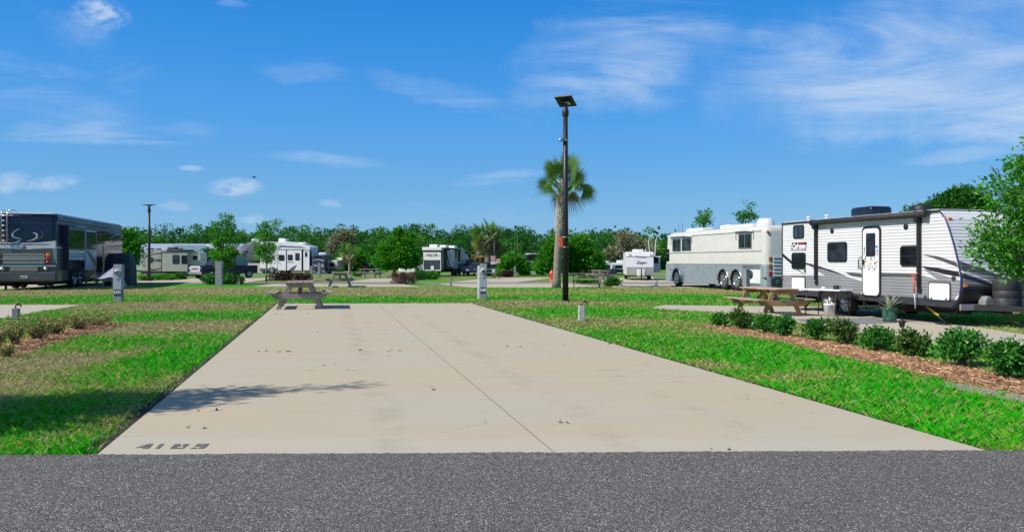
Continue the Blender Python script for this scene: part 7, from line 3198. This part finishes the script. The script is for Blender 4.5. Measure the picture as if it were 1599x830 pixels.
# ---- dense trees in the middle distance
Y0 = 74.0
bx = (617 - 799.5) / 1200 * Y0
bl = pxblobs([(617, 405, 22, 10), (604, 392, 14, 10), (630, 394, 17, 12), (620, 376, 14, 9), (634, 374, 12, 9), (642, 404, 12, 8), (596, 408, 12, 7), (622, 363, 7, 5), (636, 410, 16, 6), (607, 411, 15, 6)], Y0, bx)
tree('spreading_tree', (bx, Y0), 'dense spreading green tree behind the red leaved bush', 'tree', 2.4, bl, 760, 18, .19, .27, .5, L_OAKN, 45, tr=.16, shell=.35)
Y0 = 96.0
bx = (558 - 799.5) / 1200 * Y0
bl = pxblobs([(553, 402, 12, 10), (540, 404, 10, 8), (560, 412, 12, 6), (570, 408, 8, 6), (540, 390, 7, 8)], Y0, bx)
tree('leafy_tree', (bx, Y0), 'bright green bushy tree behind the little palm', 'tree', 1.8, bl, 230, 20, .28, .34, .5, L_OAKN, 46, tr=.1)
Y0 = 80.0
bx = (800 - 799.5) / 1200 * Y0
bl = pxblobs([(800, 408, 14, 8), (792, 414, 12, 6), (808, 413, 12, 7), (802, 401, 8, 6), (815, 416, 8, 5), (784, 417, 7, 4)], Y0, bx)
tree('leafy_tree', (bx, Y0), 'low bushy green tree between the shaggy palms and the motorboat', 'tree', 1.4, bl, 280, 20, .22, .28, .5, L_OAKN, 47, tr=.1, shell=.45)
Y0 = 84.0
bx = (862 - 799.5) / 1200 * Y0
bl = pxblobs([(858, 405, 14, 10), (864, 392, 14, 12), (852, 416, 11, 7), (868, 378, 10, 9), (845, 412, 8, 6), (866, 415, 12, 8)], Y0, bx)
tree('leafy_tree', (bx, Y0), 'green tree directly behind the tall palm trunk', 'tree', 2.0, bl, 330, 20, .26, .32, .5, L_OAKN, 48, tr=.12, shell=.45)
Y0 = 86.0
bx = (905 - 799.5) / 1200 * Y0
bl = pxblobs([(900, 404, 16, 12), (912, 394, 16, 12), (896, 385, 12, 11), (918, 410, 13, 8), (893, 416, 12, 7), (904, 374, 9, 8), (930, 404, 9, 8)], Y0, bx)
tree('leafy_tree', (bx, Y0), 'tall green tree just right of the lamp post, behind the side on picnic table', 'tree', 2.0, bl, 460, 20, .26, .32, .5, L_OAKN, 49, tr=.14, shell=.45)
Y0 = 88.0
bx = (932 - 799.5) / 1200 * Y0
bl = pxblobs([(930, 410, 9, 9), (936, 417, 8, 6), (927, 400, 6, 6)], Y0, bx)
tree('leafy_tree', (bx, Y0), 'yellow green sapling left of the little white campers', 'tree', 1.2, bl, 120, 18, .22, .28, .5, L_OAKN, 50, tr=.07)

# greyish half bare trees standing in front of the wood
for i, (pxs, lab) in enumerate((
        ([(985, 378, 14, 11), (1000, 384, 14, 9), (972, 372, 10, 10), (968, 390, 12, 9), (1012, 388, 8, 7)], 'greyish half bare tree behind the plain white trailer'),
        ([(530, 374, 10, 9), (540, 368, 9, 8), (523, 386, 9, 9), (544, 382, 8, 8)], 'greyish half bare tree at the edge of the wood above the low pale camper'),
        ([(958, 398, 9, 8), (950, 402, 8, 6), (965, 403, 8, 6)], 'low brownish bush tree above the little white campers'))):
    Y0 = (140, 132, 110)[i]
    bx = (pxs[0][0] - 799.5) / 1200 * Y0
    bl = pxblobs(pxs, Y0, bx)
    tree('bare_tree', (bx, Y0), lab, 'tree', 5.0 if i < 2 else 1.4, bl, 300, 16, .38, .40, .4, L_BROWN, 60 + i, tr=.2, shell=.3)
for i, (px, py) in enumerate(((1014, 366), (1022, 366))):
    Y0 = 118.0
    h = EYE - (py - 408) / 1200 * Y0
    T = empty('dead_tree', ((px - 799.5) / 1200 * Y0, Y0, SOIL), 0, ('pale dead trunk left of two in front of the wood beside the coach', 'pale dead trunk right of two in front of the wood beside the coach')[i], 'tree', 'pale dead trunks')
    b = MB()
    b.path([(0, 0, 0), (.1, 0, h * .5), (-.1 + .3 * i, 0, h * .8), (.1 + .4 * i, 0, h)], [.16, .13, .09, .04], 7)
    b.build('trunk', BOOT, T)
    b = MB()
    for k in range(5):
        z0 = h * (.5 + .08 * k)
        s_ = (-1) ** k
        b.path([(0, 0, z0), (s_ * .4, .1, z0 + .4), (s_ * .55, 0, z0 + .9)], [.06, .04, .015], 5)
    b.build('limb', BOOT, T)

# tree above the striped trailer roof
Y0 = 62.0
bx = (1495 - 799.5) / 1200 * Y0
bl = pxblobs([(1495, 312, 20, 11), (1508, 306, 18, 9), (1478, 318, 14, 9), (1462, 320, 8, 7), (1520, 317, 14, 9), (1535, 327, 14, 7), (1450, 329, 12, 6), (1490, 330, 30, 10), (1430, 334, 12, 5), (1500, 350, 34, 14), (1545, 335, 12, 6)], Y0, bx)
tree('round_tree', (bx, Y0), 'rounded dark green tree showing above the striped trailer roof', 'tree', 3.6, bl, 760, 22, .26, .30, .5, L_TREE, 51, tr=.22, shell=.55)

# saplings behind the coach
for i, (spec, px, lab) in enumerate((
        ([(1101, 333, 6, 5), (1096, 341, 9, 5), (1104, 345, 9, 5), (1092, 348, 7, 4), (1101, 327, 3, 4), (1086, 352, 4, 2)], 1100, 'thin sapling top above the front of the coach roof'),
        ([(1168, 326, 4, 5), (1163, 334, 6, 4), (1172, 337, 6, 3), (1160, 341, 7, 3), (1170, 321, 3, 4), (1153, 338, 3, 3)], 1165, 'thin sapling top above the middle of the coach roof'))):
    Y0 = 54.0
    bx = (px - 799.5) / 1200 * Y0
    bl = pxblobs(spec, Y0, bx)
    tree('sapling', (bx, Y0), lab, 'tree', 4.4, bl, 34, 14, .13, .20, .42, L_OAK, 70 + i, tr=.06, shell=.1)


# ------------------------------------------------------------------ palms
def fan_leaf(rng, org, d, up, pet, size, nseg, spread, tone0, droop):
    """cabbage palm fan: petiole then a ring of narrow segments"""
    d = d / np.linalg.norm(d)
    s = np.cross(d, up)
    s /= np.linalg.norm(s)
    n = np.cross(s, d)
    # the blade twists on its stem: most fans show a face sideways
    roll = rng.choice((-1, 1)) * rng.uniform(.15, 1.4)
    s, n = s * math.cos(roll) + n * math.sin(roll), n * math.cos(roll) - s * math.sin(roll)
    hub = org + d * pet + np.array((0, 0, -.10)) * pet
    V, tn = [], []
    for k in range(nseg):
        a = (k / (nseg - 1) - .5) * spread
        dirv = d * math.cos(a) + s * math.sin(a) + n * (.18 * math.cos(a * 1.3) - .10)
        dirv /= np.linalg.norm(dirv)
        L = size * (1 - .22 * (abs(a) / (spread / 2)) ** 2) * rng.uniform(.9, 1.06)
        side = np.cross(dirv, n)
        side /= np.linalg.norm(side)
        wv = L * .036
        p0 = hub
        p1 = hub + dirv * L * .55
        p2 = hub + dirv * L + np.array((0, 0, -droop * L * .30))
        V += [p0 - side * wv * .35, p0 + side * wv * .35, p1 + side * wv, p1 - side * wv]
        V += [p1 - side * wv, p1 + side * wv, p2 + side * wv * .08, p2 - side * wv * .08]
        t = np.clip(tone0 + rng.normal(0, .13), 0, 1)
        tn += [t, np.clip(t + .12, 0, 1)]
    return V, tn, hub


def palm(loc, h, label, r0, r1, lean, fans, size, seed, boots=True, dry=0, group=None, name='cabbage_palm', mat=None):
    rng = np.random.default_rng(seed)
    T = empty(name, (loc[0], loc[1], SOIL), 0, label, 'palm tree', group)
    b = MB()
    pts, rad = [], []
    for k in range(13):
        t = k / 12
        pts.append((lean * (t ** 1.5), .0, h * t))
        rad.append(r0 * (1.25 - .25 * min(1, t * 6)) * (1 - t) + r1 * t)
    b.path(pts, rad, 16)
    tr = b.build('trunk', PALMBARK, T)
    if boots:
        b = MB()
        nb = 190
        for k in range(nb):
            t = .52 + .48 * k / nb
            zc = h * t
            xc = lean * t ** 1.5
            a = k * 2.39996
            rr = (r0 * (1 - t) + r1 * t) * 1.0
            ca, sa = math.cos(a), math.sin(a)
            tw = .35 * (1 if k % 2 else -1)
            w_ = r0 * .22
            ln = r0 * 1.15
            o0 = np.array((xc + ca * rr * .92, sa * rr * .92, zc))
            tx = np.array((-sa, ca, 0))
            o1 = np.array((xc + ca * rr * 1.22, sa * rr * 1.22, zc + ln)) + tx * tw * w_ * 2
            vs = [o0 - tx * w_, o0 + tx * w_, o1 + tx * w_ * .55, o1 - tx * w_ * .55]
            back = np.array((ca, sa, 0)) * .03
            vs = [tuple(v) for v in vs] + [tuple(v + back) for v in vs]
            b.add(vs, [(0, 1, 2, 3), (4, 7, 6, 5), (0, 4, 5, 1), (1, 5, 6, 2), (2, 6, 7, 3), (3, 7, 4, 0)])
        b.build('boot', BOOT, T)['kind'] = 'stuff'
    top = np.array((lean, 0.0, h))
    V, tn = [], []
    bp = MB()
    dV, dtn = [], []
    for k in range(fans + dry):
        a = k * 2.39996 + rng.uniform(-.2, .2)
        t = (k + .5) / (fans)
        if k < fans:
            el = R(78 - 108 * t + rng.uniform(-9, 9))
        else:
            el = R(-52 + rng.uniform(-18, 18))
        d = np.array((math.cos(a) * math.cos(el), math.sin(a) * math.cos(el), math.sin(el)))
        up = np.array((0, 0, 1.0)) if abs(d[2]) < .9 else np.array((math.cos(a), math.sin(a), 0))
        pet = size * rng.uniform(.55, 1.25)
        v, t2, hub = fan_leaf(rng, top, d, up, pet, size * rng.uniform(.65, 1.12), 26, R(rng.uniform(190, 250)), .4 + .3 * rng.random(), .10 + .55 * max(0, t - .45) if k < fans else 1.3)
        if k < fans:
            V += v
            tn += t2
        else:
            dV += v
            dtn += t2
        bp.path([tuple(top), tuple(top + (hub - top) * .6 + np.array((0, 0, .05 * size))), tuple(hub)], [.03 * size, .018 * size, .012 * size], 5)
    bp.build('leaf_stem', M('leaf stem', (0.16, 0.20, 0.05), .6), T)
    fast_mesh('crown', np.array(V), 4, mat or L_PALM, np.array(tn), T)
    if dry:
        fast_mesh('dry_skirt', np.array(dV), 4, L_DRY, np.array(dtn), T)
    return T


p = G(869, 449.5)
hz = EYE - (284 - 408) / 1200 * p[1]
palm(p, hz, 'tall cabbage palm with a crosshatched upper trunk behind the lamp post', .215, .23, (880 - 869) / 1200 * p[1] + .02, 27, .98, 95, dry=3)
p = ((762 - 799.5) / 1200 * 84, 84)
palm(p, EYE - (366 - 408) / 1200 * 84, 'shaggy palm with a drooping brown skirt behind the meter pedestal', .36, .34, 0.0, 26, 1.15, 92, boots=False, dry=22)
p = ((751 - 799.5) / 1200 * 86, 86)
palm(p, EYE - (392 - 408) / 1200 * 86, 'withered palm of dry brown fronds left of the shaggy palm', .22, .2, -.3, 6, .9, 93, boots=False, dry=26, mat=L_DRY)
p = ((546 - 799.5) / 1200 * 92, 92)
palm(p, EYE - (395 - 408) / 1200 * 92, 'slim little palm with a yellowish crown in front of the bright green bushy tree', .17, .15, 0.0, 12, .75, 94, boots=False, dry=10)


# ------------------------------------------------------------------ shrubs in the near bed
def shrub(px, py, wpx, hpx, label, seed, n=1.0, group='green shrubs in the mulch bed', mat=None, leaf=.062):
    X, Y = G(px, py)
    S_ = empty('shrub', (X, Y, SOIL), 0, label, 'shrub', group)
    hw = wpx / 1200 * Y / 2
    h = hpx / 1200 * Y
    rs = random.Random(seed)
    bl = []
    for k in range(9):
        a = rs.uniform(0, 2 * PI)
        rr = hw * .55 * math.sqrt(rs.random())
        z = h * rs.uniform(.42, .80)
        r = hw * rs.uniform(.36, .52)
        bl.append((rr * math.cos(a), rr * math.sin(a) * .8, z, r, r * .9, min(r * .8, h * .26)))
    b = MB()
    for k in range(13):
        q = bl[k % 9]
        e = Vector(q[:3]) + Vector((rs.uniform(-1, 1), rs.uniform(-1, 1), rs.uniform(0, 1))) * q[3] * .6
        m_ = Vector((e.x * .35, e.y * .35, e.z * .45))
        b.path([(rs.uniform(-.05, .05), rs.uniform(-.05, .05), 0), m_, e], [.009, .007, .003], 5)
    b.build('stem', BARK, S_)
    area = (hw / .35) * (h / .5)
    crown(bl, int(230 * n * area), 10, .038, leaf, .52, 'foliage', mat or L_SHRUB, S_, seed, 0.0, .45)
    return S_


SH = [(1123, 508.5, 30, 24, 'smallest dark green shrub at the far end of the mulch bed', .9), (1159, 512.5, 46, 31, 'dark green shrub with bare stems below, in front of the brown picnic table', .9),
      (1196, 519, 40, 34, 'green shrub with a tall sprig under the near end of the brown picnic table', 1.0), (1222, 524.5, 40, 36, 'bright green shrub overlapping the one with the tall sprig', 1.1),
      (1275, 531.5, 44, 41, 'open shrub with bare lower stems in front of the white bucket', .8), (1319, 537.5, 48, 42, 'loose shrub with dull brownish leaves, next along from the bucket', .8),
      (1371, 547.5, 55, 42, 'wide green shrub in front of the green pot', 1.0), (1427, 556, 58, 46, 'shrub with some bronze leaves just below the path light', .9),
      (1499, 571, 84, 60, 'big vivid green shrub near the right edge', 1.1), (1580, 589, 88, 64, 'large green shrub cut by the right edge of the picture', 1.1)]
L_SHRUB2 = leaf_mat('bronzed shrub leaf', (0.024, 0.085, 0.018), (0.140, 0.260, 0.045), 0.38, 0.25, .45)
for i, (px, py, wp_, hp_, lb, n_) in enumerate(SH):
    shrub(px, py, wp_ * .98, hp_ * .96, lb, 200 + i, n_, mat=L_SHRUB2 if i in (1, 5, 7) else L_SHRUB)


def straggly(px, py, wpx, hpx, label, seed, dense=1.0):
    X, Y = G(px, py)
    S_ = empty('straggly_shrub', (X, Y, SOIL), 0, label, 'shrub', 'straggly shrubs in the left bed')
    rs = random.Random(seed)
    rng = np.random.default_rng(seed)
    hw = wpx / 1200 * Y / 2
    h = hpx / 1200 * Y
    b = MB()
    P, Dv = [], []
    for k in range(int(26 * dense)):
        a = rs.uniform(0, 2 * PI)
        out = hw * math.sqrt(rs.random()) * 1.1
        tip = Vector((math.cos(a) * out, math.sin(a) * out * .8, h * rs.uniform(.45, 1.05)))
        st = Vector((rs.uniform(-.2, .2) * hw, rs.uniform(-.2, .2) * hw, 0))
        mid = st.lerp(tip, .55) + Vector((0, 0, h * .12))
        b.path([st, mid, tip], [.008, .006, .003], 5)
        for j in range(26):
            t = rs.uniform(.25, 1.0)
            q = (1 - t) ** 2 * st + 2 * t * (1 - t) * mid + t * t * tip
            P.append((q.x + rs.gauss(0, .022), q.y + rs.gauss(0, .022), q.z + rs.gauss(0, .02)))
            dd = (tip - st).normalized() * .5 + Vector((rs.gauss(0, .6), rs.gauss(0, .6), rs.gauss(.1, .5)))
            Dv.append(tuple(dd))
    b.build('stem', BARK, S_)
    n = len(P)
    leaves(np.array(P), np.array(Dv), .048 * (.6 + .8 * rng.random(n)), .42, np.clip(rng.normal(.5, .27, n), 0, 1), 'foliage', L_STRAG, S_, rng)


for i, (px, py, wp_, hp_, d_, lb) in enumerate(((150, 508, 70, 26, 1.2, 'low sprawling yellowish shrub at the far tip of the left bed'), (122, 513, 60, 34, 1.4, 'straggly yellow green shrub, second from the far tip of the left bed'),
        (92, 521, 56, 40, 1.4, 'straggly shrub in the middle of the left bed'), (58, 530, 56, 46, 1.3, 'tall thin shrub just right of the grey tap post'), (25, 537, 44, 50, 1.0, 'spindly shrub in front of the grey tap post'),
        (-8, 545, 60, 52, 1.3, 'straggly shrub cut by the left edge'), (8, 556, 40, 22, .5, 'low withered shrub at the front of the left bed'))):
    straggly(px, py, wp_, hp_ * .9, lb, 300 + i, d_)


# ------------------------------------------------------------------ clipped hedges and bushes further off
def hedge(px0, px1, ybase, ytop, depth, mat, label, name='hedge', cat='hedge', seed=1, leaf=.14, round_=False, n=1.0, group=None):
    Y0 = EYE * 1200 / (ybase - 408)
    X0, X1 = (px0 - 799.5) / 1200 * Y0, (px1 - 799.5) / 1200 * Y0
    h = (ybase - ytop) / 1200 * Y0 - SOIL
    H_ = empty(name, ((X0 + X1) / 2, Y0 + depth / 2, SOIL), 0, label, cat, group)
    w_ = X1 - X0
    rs = random.Random(seed)
    k = max(2, int(w_ / (depth * .8)) + 1) if not round_ else 4
    bl = []
    for i in range(k):
        x = -w_ / 2 + w_ * (i + .5) / k if not round_ else rs.uniform(-.2, .2) * w_
        for zz in (h * .36, h * .62):
            bl.append((x + rs.uniform(-.05, .05) * w_ / k, rs.uniform(-.08, .08), zz, (w_ / k * .62) if not round_ else w_ * .36, depth * .5, h * .36))
    b = MB()
    for q in bl:
        b.path([(q[0] * .7, 0, 0), (q[0], 0, q[2])], [.03, .015], 5)
    b.build('stem', BARK, H_)
    crown(bl, int(110 * n * max(1, w_ * h / 1.2)), 14, leaf * .6, leaf, .5, 'foliage', mat, H_, seed, 0.0, .5)
    return H_


hedge(419, 480, 437.5, 425.3, 1.1, L_PURP, 'long clipped purple hedge in front of the fifth wheel', seed=1)
hedge(313, 367, 443.3, 427.5, 1.6, L_TREE, 'round clipped green hedge behind the plain blue grey pedestal', seed=2, n=1.4)
hedge(611, 646, 442.8, 425.5, 1.4, L_RUST, 'round red brown bush at the edge of the lawn', 'bush', 'bush', 3, .13)
hedge(644, 664, 436.5, 424, 1.2, L_TREE, 'dark green bush left of the yellowish one, in front of the toy hauler', 'bush', 'bush', 4)
hedge(660, 681, 435.5, 424, 1.2, L_OAK, 'yellowish green bush in front of the toy hauler ramp door', 'bush', 'bush', 5)
hedge(216, 240, 437, 430, .9, L_OAK, 'low green bush under the nose of the beige trailer', 'bush', 'bush', 6)
hedge(240, 268, 437, 429, .9, L_OAKN, 'low bright green bush under the slide out of the beige trailer', 'bush', 'bush', 7)
hedge(269, 283, 436, 428, .9, L_TREE, 'small round green bush beside the beige trailer wheels', 'bush', 'bush', 8)
hedge(949, 965, 446, 435.5, .8, L_TREE, 'dark green bush at the right end of the side on picnic table', 'bush', 'bush', 9)
hedge(902, 936, 442, 433, 1.0, L_OAK, 'green bush behind the side on picnic table', 'bush', 'bush', 10)
hedge(786, 799, 432, 423, .9, L_PURP, 'reddish hedge under the low bushy green tree', 'bush', 'bush', 11)
hedge(776, 786, 431.5, 421.5, .8, L_OAKN, 'bright green bush right of the flags', 'bush', 'bush', 12)
hedge(812, 826, 429, 422.5, .9, L_OAKN, 'bright green bush under the motorboat bow', 'bush', 'bush', 13)
hedge(895, 925, 428, 421, 1.0, L_PURP, 'dark red hedge behind the side on picnic table', 'hedge', 'hedge', 14)
hedge(553, 560, 431, 425.5, .6, L_OAK, 'tiny round bush left of the pale distant picnic table', 'bush', 'bush', 15)
hedge(524, 534, 428, 420, .8, L_TREE, 'small dark green shrub beside the low pale camper', 'bush', 'bush', 16)


# ------------------------------------------------------------------ the wood along the horizon: one far mass
def far_wood():
    rng = np.random.default_rng(77)
    V, tone, mi = [], [], []
    prof = [(-400, 362), (0, 362), (190, 361), (260, 357), (350, 362), (400, 360), (440, 358), (500, 360), (560, 357), (600, 356), (640, 359), (700, 356), (760, 355), (800, 354), (840, 358), (900, 362), (940, 357), (975, 361), (1005, 357), (1040, 364), (1100, 366), (1200, 364), (1400, 360), (2000, 360)]
    pxs, pys = zip(*prof)
    allv = []
    for row, (Yr, dh, cnt) in enumerate(((150, -2.0, 105), (165, -.6, 112), (182, .6, 120))):
        xs = np.linspace(-.82 * Yr, .95 * Yr, cnt) + rng.normal(0, 1.3, cnt)
        for x in xs:
            y = Yr + rng.normal(0, 4)
            px = 799.5 + x / y * 1200
            py = np.interp(px, pxs, pys)
            h = EYE + (408 - py) / 1200 * y + dh + rng.normal(0, .45) - .55 + (1.2 if rng.random() < .09 else 0)
            h = max(4.5, h)
            r = rng.uniform(2.2, 3.6)
            base_t = np.clip(rng.normal(.42, .30), 0.0, 1.0)
            nb = rng.integers(9, 14)
            cen = np.stack([rng.normal(0, r * .5, nb), rng.normal(0, r * .4, nb), h - 1.0 - rng.random(nb) * h * .68], -1)
            cen[0] = (rng.normal(0, .4), 0, h - 1.0)
            rad = rng.uniform(.9, 1.7, nb)
            nl = 1250 if row == 0 else 950
            bi = rng.integers(0, nb, nl)
            d = unit(rng.normal(size=(nl, 3)))
            rr = .55 + .5 * rng.random(nl)
            P = cen[bi] + d * (rad[bi] * rr)[:, None] * np.array((1.1, 1.0, .8))
            P[:, 0] += x
            P[:, 1] += y
            P[:, 2] = np.maximum(P[:, 2], .3)
            D = unit(d * .7 + rng.normal(size=(nl, 3)) * .6)
            L = .26 + .30 * rng.random(nl)
            s = unit(np.cross(D, rng.normal(size=(nl, 3))))
            q = np.empty((nl, 4, 3))
            q[:, 0] = P
            q[:, 1] = P + D * L[:, None] * .5 + s * (L * .32)[:, None]
            q[:, 2] = P + D * L[:, None]
            q[:, 3] = P + D * L[:, None] * .5 - s * (L * .32)[:, None]
            allv.append(q.reshape(-1, 3))
            bt = np.clip(base_t + rng.normal(0, .16, nb), 0, 1)
            tone.append(np.clip(bt[bi] + rng.normal(0, .12, nl), 0, 1))
            # undergrowth skirt
            nu = 300
            Pu = np.stack([x + rng.normal(0, 2.0, nu), y + rng.normal(0, 1.2, nu), .2 + rng.random(nu) * 2.6], -1)
            Du = unit(rng.normal(size=(nu, 3)))
            su = unit(np.cross(Du, rng.normal(size=(nu, 3))))
            q = np.empty((nu, 4, 3))
            q[:, 0], q[:, 1], q[:, 2], q[:, 3] = Pu, Pu + Du * .5 + su * .35, Pu + Du, Pu + Du * .5 - su * .35
            allv.append(q.reshape(-1, 3))
            tone.append(np.clip(rng.normal(.3, .18, nu), 0, 1))
    o = fast_mesh('far_wood', np.concatenate(allv), 4, L_WOOD, np.concatenate(tone))
    tag(o, 'mixed green wood running along the whole horizon', 'wood', kind='stuff')
    # trunks and a dense dark interior standing among the leaves
    b = MB()
    rs = random.Random(9)
    for Yr in (160, 176, 200):
        for k in range(80):
            x = -.82 * Yr + 1.77 * Yr * k / 79 + rs.uniform(-1, 1)
            h = rs.uniform(4, 6.5)
            b.path([(x, Yr, 0), (x + rs.uniform(-.3, .3), Yr, h)], [.22, .1], 5)
    o = b.build('wood_trunks', BARK)
    tag(o, 'trunks standing in the wood along the horizon', 'wood', kind='stuff')


far_wood()
# deep wood behind, still one mass
rng = np.random.default_rng(78)
bl = []
for k in range(120):
    x = -190 + 400 * k / 119
    bl.append((x + rng.normal(0, 1), 218 + rng.normal(0, 4), 4.0 + rng.normal(0, .4), 4.6, 3, 5.2))
o = crown(bl, 3800, 14, .9, 1.15, .7, 'deep_wood', L_WOOD, None, 79, 0, .6, 0, .6)
tag(o, 'deeper part of the wood seen between the nearer trees', 'wood', kind='stuff')
